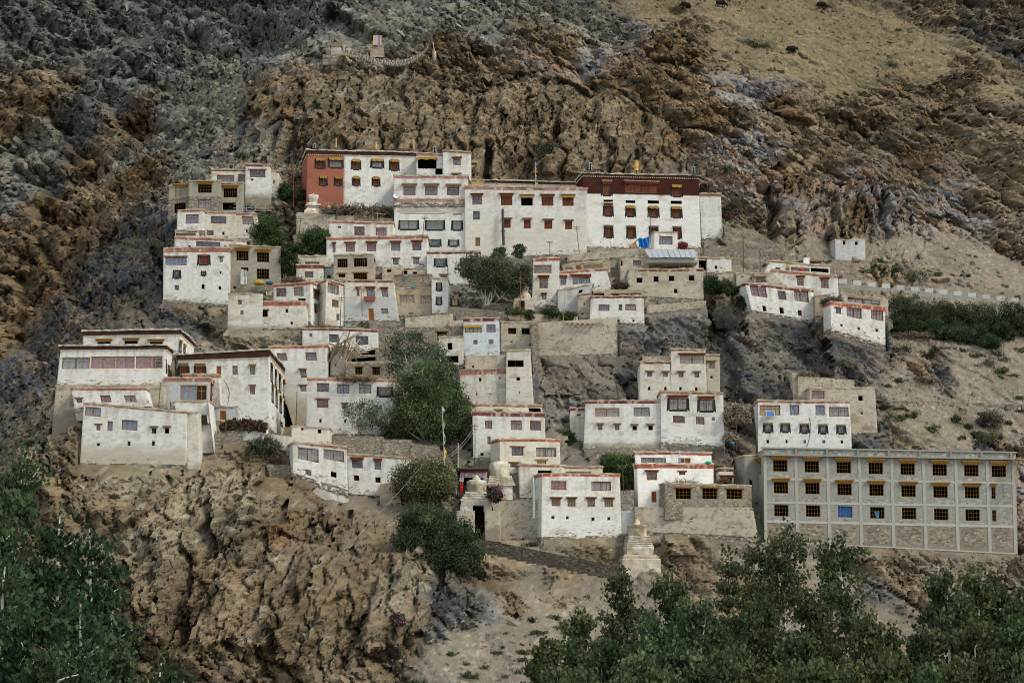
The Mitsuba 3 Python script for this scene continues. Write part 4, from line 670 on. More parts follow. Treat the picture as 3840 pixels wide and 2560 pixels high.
def both(s, an, a0, a1, seed, soft=.7, lean=.9):
    A, B = blocks(s, an, math.radians(a0), seed, lean), blocks(s, an, math.radians(a1), seed + 40, lean); k = vert > .5
    o = [np.where(k, y, x) for x, y in zip(A, B)]; o[0] = gaussian_filter(o[0].reshape(len(zs), len(xs)), soft).ravel(); return o
b0, t0, e0 = both(8.5, 2.8, -44, 74, 104, .7, 1.7)
b1, t1, e1 = both(3.6, 2.8, -40, 80, 101, .45, 1.4)
b2, t2, e2 = both(1.6, 2.4, -48, 70, 102, .3, 1.2)
b3, t3, e3 = blocks(.75, 1.7, math.radians(-42), 103)
ridge = 1 - np.abs(fbm(P0 / [16, 16, 22], 4, 81) * 2 - 1)
rough = fbm(P0 / [3.2, 3.2, 4.2], 4, 82); fine = noise(P0 / .55, 83)
stretch = np.stack([(gx * .77 - gz * .64) / .9, gy / 3, (gx * .64 + gz * .77) / 2.6], 1); strata = fbm(stretch, 3, 84)
far = np.clip((gy - 330) / 120, 0, 1)
broken = smoothstep(.36, .62, fbm(P0 / [11, 11, 11] + 30, 4, 88)) * .95 + .12       # some faces are smooth, others shattered
ribs = 1 - np.abs(fbm(np.stack([gx / 6.5, gy / 30, gz / 19], 1), 3, 89) * 2 - 1)
macro = fbm(np.stack([(gx * .8 - gz * .6) / 15, gy / 60, (gx * .6 + gz * .8) / 32], 1), 4, 87); macro2 = 1 - np.abs(fbm(P0 / [21, 40, 24] + 11, 4, 86) * 2 - 1)
disp = np.clip((gy - 352) / 25, 0, 1) * (.35 + .65 * np.clip(rocky, 0, 1)) * (8 * (macro - .5) + 6 * (macro2 - .6)) + np.clip((290 - gy) / 12, 0, 1) * np.clip(rocky, 0, 1) * 4.0 * (macro2 - .55)
disp += rocky * ((.5 + .38 * far) * (4.3 * b0 + 3.5 * b1 * (.6 + .4 * broken)) + 1.7 * b2 * (.4 + .6 * broken) + .42 * b3 * (.3 + .7 * broken) + 2.2 * (ridge - .62) + 4.0 * vert * (ribs - .6) + .35 * (rough - .5) * broken + .3 * (strata - .5)) + (.25 * (rough - .5) + .16 * (fine - .5) + .10 * b3)
disp -= rocky * (np.exp(-(e2 / .12) ** 2) * .4 * broken + np.exp(-(e1 / .06) ** 2) * .7 + np.exp(-(e0 / .03) ** 2) * 1.0)
gy2 = gy - disp
bump = (.35 + np.clip(rocky, 0, 1)) * (.38 * (b2 + 1) + .30 * (b3 + 1) + 1.1 * np.clip(rough - .35, 0, 1))
cl = ground(1828, 600); ck_ = np.exp(-((gx - cl[0] - .06 * (gz - cl[2])) / .75) ** 4) * smoothstep(cl[2] - 5.5, cl[2] - 3, gz) * smoothstep(cl[2] + 5, cl[2] + 1, gz); gy2 = gy2 + 7 * ck_      # a dark cleft in the cliff
# the houses stand on ground that was levelled for them
xj = 3.4 * (fbm(P0 / [2.4, 2.4, 2.4], 3, 205) - .5)
for stage in (0, 1):            # first the footings, then the room behind each front
    for x0, x1, B0, B1, zt, n, O, Ls, carve, ext in CARVE:
        gxj = gx + xj * (stage == 0)
        m = np.nonzero((gxj > x0 - .35) & (gxj < x1 + .35) & (gz < zt + .8) & (gz > min(B0[2], B1[2]) - 5))[0]
        if not len(m): continue
        fx = (gx[m] - B0[0]) / (B1[0] - B0[0] + 1e-6); zb = B0[2] + ext + (B1[2] - B0[2]) * np.clip(fx, 0, 1)
        yf = O[1] - n[0] / n[1] * (gx[m] - O[0]); up = gz[m] > zb; dz = zb - gz[m]
        if stage == 0:
            gy2[m] = np.where(up, gy2[m], np.minimum(np.maximum(gy2[m], yf - .9 - dz * 1.25), yf - .08 - .15 * dz - bump[m] * np.clip(dz / 1.2, .1, 1)))
        else:
            gy2[m] = np.where(up, np.maximum(gy2[m], yf + .5), gy2[m])
            if carve:
                m = np.nonzero((gx > x1 - .5) & (gx < x1 + 3.6) & (gz < zt + .5) & (gz > max(B0[2], B1[2]) + ext))[0]
                gy2[m] = np.maximum(gy2[m], O[1] + Ls + 1)
NX = len(xs); LAND = np.stack([gx, gy2, gz], 1)
# colours of the material; random facet tones also stand in for lit and shaded faces
nA, nB = fbm(P0 / [7, 7, 7], 4, 91), fbm(P0 / [1.6, 1.6, 1.6], 3, 92)
tone = 1.14 * (.72 + .26 * t2 + .30 * t3 * np.clip(broken, 0, 1) + .22 * (fine - .5)) * (.96 + .50 * (t1 - .5) + .36 * (t0 - .5)) * (.93 + .14 * strata)
mixw = smoothstep(.38, .62, nA * .6 + .25 * t2 + .15 * t1 + .25 * (nB - .5))
grain, grain2 = noise(P0 / .42, 191), noise(P0 / [.9, .9, .7], 192)
col = mixc(c1, c2, mixw) * (1 + (.5 * (grain - .5) + .32 * (grain2 - .5)) * (.7 + .3 * np.clip(rocky, 0, 1)))[:, None] * (tone[:, None] * rocky[:, None].clip(.25, 1) + (1 - rocky[:, None].clip(.25, 1)) * (.85 + .3 * fine[:, None]))
li = smoothstep(1 - .62 * par[:, 1], 1.02 - .5 * par[:, 1], .55 * fbm(P0 / [4, 4, 5], 3, 95) * 1.3 + .32 * t2 + .2 * nB)
col = mixc(col, np.array([.190, .108, .055]) * (.7 + .6 * t3[:, None]), li * .5 * np.clip(rocky, 0, 1))
pale = smoothstep(.62, .80, fbm(stretch * [1.2, 1, .8] + 7, 3, 96) + .3 * par[:, 2] - .05) * par[:, 2] * 1.6
col = mixc(col, np.array([.34, .32, .28]), np.clip(pale, 0, .45))
peb = smoothstep(.72, .86, noise(P0 / .32, 97)); col = col * (1 + (peb * .55 - .08)[:, None] * (1 - .5 * np.clip(rocky, 0, 1))[:, None])
green = smoothstep(.60, .75, fbm(P0 / [3.0, 3.0, 2.0], 3, 98)) * smoothstep(.9, .2, rocky) * .25
col = mixc(col, np.array([.12, .125, .045]), green)
# valley floor towards the camera, the same sheet going on
i0 = np.arange(NX); first = LAND[:NX]
rows = [np.stack([first[:, 0], first[:, 1] + (t - first[:, 1]) * k, -7 + (.8 * fbm(np.stack([first[:, 0] / 9, np.full(NX, t / 9), 0 * i0], 1), 2, 5) - .4) * min(1, 3 * k)], 1) for k, t in zip((.12, .3, .5, .7, .85, 1), (215, 190, 150, 90, 60, 30))]
rows.append(np.stack([first[:, 0], np.full(NX, 8.0), np.full(NX, -1.0)], 1)); rows.append(np.stack([first[:, 0], np.full(NX, -60.0), np.full(NX, 0.0)], 1))
V = np.vstack(rows[::-1] + [LAND]); CC = np.vstack([np.tile([[.17, .145, .105]], (NX * len(rows), 1)), col]); NR = len(zs) + len(rows)
j, i = np.meshgrid(np.arange(NR - 1), np.arange(NX - 1), indexing='ij'); a = (j * NX + i).ravel()
Fq = np.vstack([np.stack([a, a + 1, a + NX + 1], 1), np.stack([a, a + NX + 1, a + NX], 1)])
put('hillside', (V, Fq, CC)); labels['hillside'] = {'label': 'rocky brown mountainside of cliffs, scree and gravel behind and below the village', 'kind': 'structure'}
# slabs and blocks of rock standing out of the slopes, laid along the strata
r = np.random.default_rng(17); jz = np.repeat(np.arange(len(zs)), NX); ok = (np.abs(gx) < gy2 * .26 + 3) & (gz > -5) & (gz < gy2 * .318 + 2)
for x0, x1, B0, B1, zt, n, O, Ls, cv, ext in CARVE: ok &= ~((gx > x0 - 1) & (gx < x1 + 1) & (gz > min(B0[2], B1[2]) - .3) & (gz < zt + 1.2))
pw = ok * np.clip(rocky - .12, 0, 1) * (.25 + broken) + ok * .03; ch = r.choice(len(gx), 44000, p=pw / pw.sum()); nS = len(ch)
size = .12 + .12 * (1 / (r.random(nS) * .97 + .03) ** .62 - 1) * (.5 + .6 * np.clip(far[ch], 0, 1)); size = np.clip(size, .12, .62)
th = np.where(vert[ch] > .5, math.radians(75), math.radians(-42)) + r.normal(size=nS) * .35; ph = r.normal(size=nS) * .4
d1 = np.stack([np.cos(th), np.sin(ph) * .5, np.sin(th)], 1); d1 /= np.linalg.norm(d1, axis=1, keepdims=True); d3 = np.stack([.3 * r.normal(size=nS), -np.ones(nS), .25 + .3 * r.normal(size=nS)], 1); d2 = np.cross(d1, d3); d2 /= np.linalg.norm(d2, axis=1, keepdims=True); d3 = np.cross(d1, d2)
w = (BOXV - .5)[None] * 2 + (r.random((nS, 8, 3)) - .5) * 1.1
w = w * (size[:, None] * np.stack([.7 + .9 * r.random(nS), .35 + .35 * r.random(nS), .5 + .5 * r.random(nS)], 1))[:, None]
sv = (LAND[ch] + size[:, None] * [0, .18, -.1])[:, None] + w[..., 0:1] * d1[:, None] + w[..., 1:2] * d2[:, None] + w[..., 2:3] * d3[:, None]
tri = np.vstack([BOXF[:, [0, 1, 2]], BOXF[:, [0, 2, 3]]]); sf = (np.arange(nS)[:, None, None] * 8 + tri[None]).reshape(-1, 3)
sc_ = np.repeat(col[ch] * (.60 + .72 * r.random((nS, 1))) * (1 + .05 * r.normal(size=(nS, 1)) * [1, 0, -1]), 8, 0)
put('rock_slabs', (sv.reshape(-1, 3), sf, sc_)); labels['rock_slabs'] = {'label': 'angular slabs and blocks of rock standing out of the cliffs and scree', 'category': 'rocks', 'kind': 'stuff'}
_LT = np.stack([LAND[:, 0], LAND[:, 2]], 1)
YG = gy2.reshape(len(zs), NX)
def land_y(x, z):
    jj = np.clip(np.searchsorted(zs, z), 0, len(zs) - 1); ii = np.clip(np.searchsorted(xs, x), 0, NX - 1)
    return YG[jj, ii]
def land(u, v):
    """point of the finished hillside seen at a pixel"""
    y = np.arange(200, 640, .25); Q = EYE + ray(u, v) * y[:, None]
    hit = np.nonzero(land_y(Q[:, 0], Q[:, 2]) <= y)[0]
    return Q[hit[0]] if len(hit) else Q[-1]
def land_normal(p):
    d = .8; dx = (land_y(p[0] + d, p[2]) - land_y(p[0] - d, p[2])) / (2 * d); dz = (land_y(p[0], p[2] + d) - land_y(p[0], p[2] - d)) / (2 * d)
    return unit([dx, -1, dz])
for h in HOUSES: build(h)
# ------------------------------------------------------------------ the long grey hostel under construction
CON = (.315, .31, .285)
def hostel():
    key = thing('hostel', 'long grey block hostel under construction with rows of yellow bracketed black windows', 'building')
    P = HOSTEL_P; ext = 2.0
    P = [P[0], P[1], P[2] - [0, 0, ext], P[3] - [0, 0, ext]]
    face = Face(P); L = 9.0; back = [p + np.array([0, L, 0]) for p in P]
    left, right = Face([back[0], P[0], P[3], back[3]]), Face([P[1], back[1], back[2], P[2]])
    X0 = [508, 740, 975, 1210, 1444, 1680, 1912, 2115]; r1 = [440, 447, 452, 458, 464, 470, 475, 480]
    X1 = [513, 744, 980, 1215, 1450, 1686, 1918, 2113]; r2 = [600, 606, 613, 618, 625, 632, 637, 640]
    X2 = [516, 749, 985, 1221, 1455, 1691, 1922, 2118]; r3 = [768, 772, 778, 785, 790, 797, 802, 807]
    W = []
    for k in range(8):
        for row, (xx, yy) in enumerate(((X0, r1), (X1, r2), (X2, r3))):
            wd = 105 if not (k == 7 and row > 0) else 30
            W.append((face.rect(*px('J', xx[k], yy[k]), *px('J', xx[k] + wd, yy[k] + 84)), k, row))
    holes = [(*r, 2.6) for r, k, row in W]
    def on(x, y): return face.pt(*face.fg(*px('J', x, y)))
    def strip(mb, q, w0, w1, c):
        a = np.array([on(*p) for p in q]); mb.raw(np.vstack([a + face.n * w0, a + face.n * w1]), [[4, 5, 6, 7], [0, 1, 5, 4], [1, 2, 6, 5], [2, 3, 7, 6], [3, 0, 4, 7]], c)
    gz = lambda f: face.fg(*px('J', 445 + f * 1850, 892 + 40 * f))[1]
    m = MB()
    wall_mesh(m, face, 'hostel', holes, .3, lambda f, g, nn: ('stone', smoothstep(.006, -.006, g - (gz(0.0) * (1 - f) + gz(1.0) * f))), 5)
    lwin = left.rect(*px('J', 400, 455), *px('J', 418, 550)); wall_mesh(m, left, 'hostel', [(*lwin, 1.3)], .3, None, 6); wall_mesh(m, right, 'hostel', [], .4, None, 7)
    m.quad([back[1], back[0], back[3], back[2]], (.3, .3, .27)); m.quad([P[0], P[1], back[1], back[0]], (.3, .3, .28)); part(key, 'wall', m)
    cols = [(438, 458, 443, 466), (662, 684, 679, 703), (896, 916, 913, 938), (1130, 1150, 1148, 1172), (1367, 1388, 1383, 1408), (1600, 1620, 1620, 1644), (1838, 1858, 1856, 1880), (2068, 2088, 2091, 2115), (2258, 2280, 2280, 2304)]
    for k, (a, b, c, d) in enumerate(cols):
        f = k / 8; m = MB(); y0, y1 = 405 + 30 * f, 1036 + 92 * f
        strip(m, [(a, y0), (b, y0), (d, y1), (c, y1)], -.02, .10, jit(CON, .06)); part(key, 'column', m)
    for n, (ya, yb, h, pr) in enumerate(((570, 602, 16, .085), (742, 772, 16, .085), (880, 920, 18, .085))):
        m = MB(); strip(m, [(440, ya), (2285, yb), (2287, yb + h), (441, ya + h)], -.02, pr, jit((.36, .355, .33), .05)); part(key, 'floor_beam', m)
    m = MB(); strip(m, [(425, 396), (2300, 430), (2300, 440), (425, 407)], -.05, .55, (.25, .245, .22)); part(key, 'cornice_slab', m)
    m = MB(); strip(m, [(418, 343), (2296, 379), (2296, 389), (418, 354)], -.3, .22, (.27, .265, .24)); part(key, 'coping', m)
    for k in range(8):
        x = 676 + k * 227 if k < 7 else 2255; y = 348 + k * 4.6
        m = MB(); strip(m, [(x - 9, y), (x + 9, y), (x + 9, y + 50), (x - 9, y + 50)], -.02, .28, (.2, .195, .18)); part(key, 'parapet_post', m)
    # the grey blocks, each a little proud of the mortar
    m = MB(); hs = [(a - .012, b + .012, c - .01, d + .01) for a, b, c, d, _ in holes]
    for a, b, c, d in cols: 
        p0, p1 = face.fg(*px('J', (a + c) / 2 - 12, 600)), face.fg(*px('J', (b + d) / 2 + 12, 600)); hs.append((p0[0], p1[0], -1, 2))
    pal = [(.275, .272, .245), (.24, .237, .212), (.31, .306, .28), (.26, .252, .222), (.205, .2, .18)]
    def fill(y0, y1):
        for s in range(8):
            a, b = 452 + s * 229.5, 452 + (s + 1) * 229.5; f = (s + .5) / 8; sl = 36 * f
            fa, ga = face.fg(*px('J', a, y1 + sl * 1.06)); fb, gb = face.fg(*px('J', b, y0 + sl))
            stones(m, face, fa, fb, ga, gb, (.46, .215), .05, hs, pal)
    fill(352, 398); fill(408, 570); fill(588, 742); fill(760, 880); part(key, 'blockwork', m, kind='stuff', label='grey hollow blocks laid in courses between the columns')
    m = MB()
    for s in range(8):
        a, b = 452 + s * 229.5, 452 + (s + 1) * 229.5; f = (s + .5) / 8
        fa, ga = face.fg(*px('J', a, 1015 + 70 * f)); fb, gb = face.fg(*px('J', b, 903 + 37 * f)); stones(m, face, fa, fb, ga, gb, (.42, .2), .05, hs, keep=.9)
        m2 = MB(); strip(m2, [(a, 1030 + 92 * (f - .06)), (b, 1030 + 92 * (f + .06)), (b, 1040 + 92 * (f + .06)), (a, 1040 + 92 * (f - .06))], -.02, .1, (.36, .33, .28)); part(key, 'foot_beam', m2)
    part(key, 'stone_plinth', m, kind='stuff', label='dark rubble stone panels at the foot of the hostel')
    for r, k, row in W:
        code = 'oY' + ('C' if row < 2 else '')
        window(key, face, r, code, 5 if not (k == 7 and row) else 2, 3)
        fr, w, h = face.frame(*r)
        if (k, row) == (2, 2):
            mm = MB(); mm.quad(fr([[-w / 2, -h / 2, -.3], [w / 2, -h / 2, -.3], [w / 2, h / 2, -.3], [-w / 2, h / 2, -.3]]), (.03, .16, .48)); part(key, 'blue_sheet', mm, label='bright blue plastic sheet closing one window')
        if (k, row) == (3, 2):
            mm = MB(); mm.raw(fr([[-.35, .25, -.32], [.35, .2, -.3], [.3, -.35, -.36], [.1, -.95, -.3], [-.15, -.4, -.33], [-.3, -.1, -.3]]), [[0, 1, 2], [0, 2, 3], [0, 3, 4], [0, 4, 5]], (.08, .27, .5)); part(key, 'blue_cloth', mm, label='torn blue cloth hanging in one window')
    window(key, left, lwin, 'gYCk', 1, 3)
    for k in range(5):
        m = MB(); a, b = at(*px('J', 2276 + k * 5, 440 + 3 * k), 292 - .1 * k), at(*px('J', 2292 + k * 2, 600), 291.2 + .3 * k); m.tube([a, b], .06, jit((.26, .2, .13))); part(key, 'scaffold_pole', m)
    m = MB(); m.box(on(2235, 436) + [0, -.9, -.1], on(2320, 436) + [0, 1, .05], (.25, .2, .14)); part(key, 'scaffold_board', m)
hostel()
H('hostel_annex', 'building', 'grey block annex with a black slit window at the left end of the long hostel', 'J', '298 408 440 400 446 860 300 640', 'hostel', d=299.5, L=9, side=('l', 222), yaw=13, w='nY 334 586 358 664', lw='oR2x1 234 535 244 575')
place(HOUSES[-1]); build(HOUSES[-1])

# ------------------------------------------------------------------ chortens: shrines of stacked square steps, a drum and a spire
def chorten(label, tile, cx, d, secs, yaw=8, name='chorten'):
    """secs: (part, 'r'ound or 's'quare, colour, [(half width, row)...] from top to bottom in pixels)"""
    key = thing(name, label, 'chorten'); s = TILES[tile][2] * d / FOCAL
    O = at(*px(tile, cx, secs[-1][3][-1][1]), d); y0 = secs[-1][3][-1][1]; depth = max(p[0] for sc_ in secs for p in sc_[3]) * s
    O = O + [0, depth, 0]; ca, sa = math.cos(math.radians(yaw)), math.sin(math.radians(yaw))
    for pn, kind, colr, prof in secs:
        m = MB(); pr = [(hw * s, (y0 - y) * s * 1.02) for hw, y in prof]
        if kind == 'r':
            fine_ = []
            for (a, b), (c, e) in zip(pr[:-1], pr[1:]):
                for k in range(4): fine_.append((a + (c - a) * k / 4, b + (e - b) * k / 4))
            fine_.append(pr[-1]); n = 28
            m.lathe(O, [(0, pr[0][1])] + fine_, colr, n); v, f, c = m.mesh()
        else:
            vs, fs, n = [], [], 8
            ring = [np.array(q) for k in range(4) for q in [((-1, -1), (1, -1), (1, 1), (-1, 1))[k]]]
            pts = []
            for k in range(4):
                a, b = ring[k], ring[(k + 1) % 4]
                for t in range(n): pts.append(a + (b - a) * t / n)
            pts = np.array(pts); pts = np.stack([pts[:, 0] * ca - pts[:, 1] * sa, pts[:, 0] * sa + pts[:, 1] * ca], 1) / (ca + sa * .6)
            levels = [(0.0, pr[0][1])]
            for (a, b), (c, e) in zip(pr[:-1], pr[1:]):
                q = max(1, int(abs(b - e) / .3)); levels += [(a + (c - a) * k / q, b + (e - b) * k / q) for k in range(q)]
            levels.append(pr[-1]); N = len(pts)
            v = np.vstack([np.hstack([pts * max(hw, .001), np.full((N, 1), z)]) for hw, z in levels]) + O
            i, j = np.meshgrid(np.arange(len(levels) - 1), np.arange(N), indexing='ij')
            f = np.stack([i * N + j, i * N + (j + 1) % N, (i + 1) * N + (j + 1) % N, (i + 1) * N + j], -1).reshape(-1, 4); c = np.broadcast_to(colr, v.shape)
        q = v * [1, 1, 1]; w = fbm(q * .9, 3, 61); st = fbm(np.stack([q[:, 0] * 2.5, q[:, 1] * 2.5, q[:, 2] * .3], 1), 3, 62)
        if pn != 'spire':
            c = mixc(np.asarray(c), np.array([.30, .25, .18]), smoothstep(.40, .66, st) * .75 + .5 * smoothstep(.45, .65, w)) * (.72 + .5 * noise(q * 3.3, 63))[:, None]
            v = v + (np.stack([noise(q * 1.6, 64), noise(q * 1.6, 65), noise(q * 1.6, 66)], 1) - .5) * .16
        mb = MB(); mb.raw(v, f, c); part(key, pn, mb)
    return key, O, s, y0
def steps(n, y0, y1, h0, h1):
    out = []
    for k in range(n):
        a = y0 + (y1 - y0) * k / n; b = y0 + (y1 - y0) * (k + .82) / n; h = h0 + (h1 - h0) * (k + 1) / n
        out += [(h - 13, a), (h, a + 1), (h + 1, b), (h - 13, b + 1)]
    return out
CW, CY, GOLD = (.56, .54, .48), (.48, .45, .375), (.45, .29, .08)
chorten('small cream white chorten with gold spire on the terrace before the red temple wall', 'A', 400, 349, [('spire', 'r', GOLD, [(4, 676), (10, 694), (7, 700), (13, 712), (11, 722), (20, 756)]), ('dome', 'r', CW, [(28, 756), (46, 762), (51, 786), (40, 820), (37, 838)]), ('steps', 's', CW, [(40, 836), (72, 848), (74, 862), (56, 868), (52, 888)]), ('base', 's', CW, [(64, 890), (72, 908), (86, 912), (92, 945)])])
chorten('weathered cream chorten with rounded drum and stepped base, behind the gate chorten', 'I', 405, 290.2, [('dome', 'r', CY, [(14, 292), (60, 306), (84, 328), (92, 345), (96, 378), (92, 434)]), ('steps', 's', CY, steps(5, 434, 520, 100, 132)), ('base', 's', CW, [(120, 520), (112, 536), (110, 640)])])
chorten('chorten with short cone finial, five steps and tall cracked plinth, above the poplars', 'I', 1638, 286.5, [('spire', 'r', (.52, .38, .26), [(3, 806), (8, 828), (18, 832), (30, 862), (24, 868)]), ('dome', 'r', CY, [(60, 866), (90, 872), (90, 884), (84, 905), (80, 962)]), ('steps', 's', CY, steps(5, 964, 1062, 92, 126)), ('base', 's', CW, [(128, 1062), (132, 1068), (126, 1130)]), ('ledge', 's', (.28, .23, .16), [(150, 1130), (168, 1150), (170, 1166)]), ('plinth', 's', CY, [(178, 1166), (184, 1172), (186, 1370)])])
ST = (.40, .35, .31)
ck, cO, cs, cy = chorten('pinkish grey bell shaped chorten with a dark doorway, beside the willow grove', 'H', 500, 329.3, [('dome', 'r', ST, [(10, 146), (28, 152), (46, 166), (44, 205), (50, 214)]), ('bell', 'r', ST, [(50, 214), (66, 240), (78, 262), (80, 272)]), ('base', 's', ST, [(76, 272), (84, 286), (98, 392)])], yaw=0)
m = MB(); m.box(cO + [-.74, -1.80, .1], cO + [.21, -1.5, 1.65], OPENING_SHADE); part(ck, 'doorway', m)  # near black box; the shade of the doorway is its colour
m = MB(); m.box(cO + [-.95, -1.95, .1], cO + [-.62, -1.82, 1.5], (.28, .17, .09)); part(ck, 'door', m)
gk, gO, gs, gy0 = chorten('gate chorten with tall dark passage through its white base and a drum on top', 'I', 202, 287.5, [('spire', 'r', CY, [(8, 420), (22, 428), (18, 438), (36, 446), (34, 464)]), ('dome', 'r', CY, [(62, 464), (88, 474), (92, 496), (84, 540), (76, 570)]), ('steps', 's', CY, steps(4, 570, 656, 84, 140))], yaw=0)
m = MB(); n = MB()
def gb(x0, y0, x1, y1, w0, w1, c, mm):
    a, b = at(*px('I', x0, y1), 287.5), at(*px('I', x1, y0), 287.5); mm.box([a[0], 287.5 + w0, a[2]], [b[0], 287.5 + w1, b[2]], c)
def rough_box(x0, y0, x1, y1, w0, w1, st, name, yb=None):
    a = [at(*px('I', x, y), 287.5 + w0) for x, y in ((x0, y0), (x1, y0), (x1 + (x1 - 200) * .02, y1), (x0 + (x0 - 200) * .02, y1))]; b = [p + np.array([0, w1 - w0, 0]) for p in a]; mm = MB()
    for k, q in enumerate(([a[0], a[1], a[2], a[3]], [a[1], b[1], b[2], a[2]], [b[0], a[0], a[3], b[3]])): wall_mesh(mm, Face(q), st, (), .2, None, 31 + k)
    mm.quad([a[0], a[1], b[1], b[0]], (.4, .36, .28)); mm.quad([a[3], a[2], b[2], b[3]], (.3, .27, .2)); part(gk, name, mm)
rough_box(68, 654, 334, 692, -.2, 5.4, 'white', 'lintel')
rough_box(62, 690, 172, 748, -.15, 5.4, 'white', 'upper_pier'); rough_box(268, 690, 334, 748, -.15, 5.4, 'white', 'upper_pier')
rough_box(30, 738, 186, 1000, -.9, 5.8, 'old', 'pier'); rough_box(278, 738, 410, 1012, -.9, 5.8, 'old', 'pier')
m = MB(); gb(160, 690, 290, 1000, 1.6, 1.8, OPENING_SHADE, m); gb(160, 692, 290, 700, -.1, 4.4, (.05, .045, .04), m); part(gk, 'passage', m)  # near black slab across the passage, its shade painted in
# painted porch behind the gate chorten
pk = thing('painted_porch', 'open porch with red posts and pink painted frieze under dark roof, behind gate chorten', 'porch')
def bxs(key, name, tile, x0, y0, x1, y1, d0, d1, c, dm, mat='matte'):
    a, b = at(*px(tile, x0, y1), dm), at(*px(tile, x1, y0), dm); m = MB(); m.box([a[0], dm + d0, a[2]], [b[0], dm + d1, b[2]], c); return part(key, name, m, mat)
bxs(pk, 'roof', 'I', 22, 360, 302, 374, -.8, 4, (.10, .09, .075), 291.5); bxs(pk, 'eaves', 'I', 34, 374, 298, 396, -.4, 4, (.10, .03, .025), 291.5)
bxs(pk, 'frieze', 'I', 58, 398, 298, 448, -.1, .1, (.46, .22, .27), 291.5); bxs(pk, 'back_wall', 'I', 30, 396, 302, 600, 3.6, 4, (.13, .10, .09), 291.5); bxs(pk, 'side_wall', 'I', 22, 396, 34, 600, 0, 4, (.30, .31, .32), 291.5)
for x in (60, 275): bxs(pk, 'post', 'I', x, 484, x + 26, 590, -.2, .15, (.36, .02, .025), 291.5); bxs(pk, 'post_head', 'I', x - 8, 448, x + 34, 484, -.2, .2, (.30, .33, .35), 291.5)
for k in range(3):
    o = at(*px('I', 115 + k * 62, 424), 291.38); m = MB(); m.lathe(np.zeros(3), [(0, 0), (.22, 0), (.22, .03), (.34, .03), (.34, 0)], np.array([(.5, .4, .2), (.5, .4, .2), (.1, .22, .35), (.1, .22, .35), (.1, .22, .35)]), 16); v, f, c = m.mesh(); v = np.stack([v[:, 0], -v[:, 2], v[:, 1]], 1) + o; mm = MB(); mm.raw(v, f, c); part(pk, 'roundel', mm)
# ------------------------------------------------------------------ plants: leaves grow in clumps on limbs
def leaf_mesh(mb, C, size, colr, r, droop=.3, slim=.55, N=None):
    n = len(C); t = r.normal(size=(n, 3)); t[:, 2] -= droop * 2; t /= np.linalg.norm(t, axis=1, keepdims=True)
    a = r.normal(size=(n, 3)); a[:, 2] *= .6; s = np.cross(t, a); s /= np.linalg.norm(s, axis=1, keepdims=True) + 1e-9; nn = np.cross(t, s)
    L = size * (.65 + .7 * r.random(n))[:, None]; b = C - t * L * .5; mid = b + t * L * .38
    v = np.stack([b, mid + s * L * slim * .5 + nn * L * .08, b + t * L, mid - s * L * slim * .5 + nn * L * .08], 1).reshape(-1, 3)
    k = np.arange(n)[:, None] * 4
    mb.raw(v, np.vstack([k + [0, 1, 2], k + [0, 2, 3]]), np.repeat(colr, 4, 0))
def limb(mb, a, b, r0, r1, bend, c, r, k=6, n=6):
    u = np.linspace(0, 1, n)[:, None]; p = a * (1 - u) + b * u; o = r.normal(size=3) * bend; p = p + np.sin(u * np.pi) * o + (r.random((n, 3)) - .5) * bend * .3 * (u > 0)
    mb.tube(p, np.linspace(r0, r1, n), c, k); return p
def crown_clumps(E, n, r, hollow=.45):
    """clump centres inside ellipsoids (cx, cy, cz, rx, ry, rz)"""
    w = np.array([e[3] * e[4] * e[5] for e in E]) ** .67; i = r.choice(len(E), n, p=w / w.sum()); d = r.normal(size=(n, 3)); d /= np.linalg.norm(d, axis=1, keepdims=True)
    rad = (hollow ** 3 + (1 - hollow ** 3) * r.random(n)) ** (1 / 3); E = np.array(E)
    rad = rad * np.where(r.random(n) < .22, 1 + .38 * r.random(n), 1); return E[i, :3] + d * rad[:, None] * E[i, 3:6], i
def bush(key, E, n, leaf, cols, seed, clump=.32, per=60, base=None, stems=6, bark=(.16, .13, .09), stem_r=.05, flowers=None, droop=.2, crown='crown', slim=.55, trunk='stem', hollow=.6):
    r = np.random.default_rng(seed); c, i = crown_clumps(E, n, r, hollow); mb = MB(); E = np.asarray(E, float)
    sc = (E[:, 3:6].mean(1))[i]; tone_ = np.asarray(cols[0]) * (1 - r.random((n, 1))) + np.asarray(cols[1]) * r.random((n, 1)); tone_ = tone_ * (.75 + .5 * r.random((n, 1)))
    k = np.repeat(np.arange(n), per); off = r.normal(size=(len(k), 3)) * (clump * np.clip(sc, .5, 2.5)[k])[:, None] * [1, 1, .8]
    leaf_mesh(mb, c[k] + off, leaf, tone_[k] * (.8 + .4 * r.random((len(k), 1))), r, droop, slim); part(key, crown, mb, 'leaf')
    if flowers:
        q = c[r.random(n) < flowers[1]]; kk = np.repeat(np.arange(len(q)), 14); mf = MB(); leaf_mesh(mf, q[kk] + r.normal(size=(len(kk), 3)) * clump * .7, leaf * .8, np.tile(flowers[0], (len(kk), 1)) * (.7 + .6 * r.random((len(kk), 1))), r, 0, .9); part(key, 'blossom', mf, 'leaf')
    if base is not None and stems:
        for s in range(stems):
            t = c[r.integers(n)]; b = np.asarray(base) + r.normal(size=3) * [.25, .25, 0] * (stems > 1); m = MB(); p = limb(m, b - [0, 0, .4], b + (t - b) * .85, stem_r * (1.3 if s == 0 else .9), stem_r * .3, .12 * np.linalg.norm(t - b), jit(bark), r, 6, 7)
            for q in range(2): limb(m, p[3 + q], c[r.integers(n)] * .5 + p[3 + q] * .5, stem_r * .4, stem_r * .15, .2, jit(bark), r, 4, 4)
            part(key, trunk, m)
_lift = 1.18
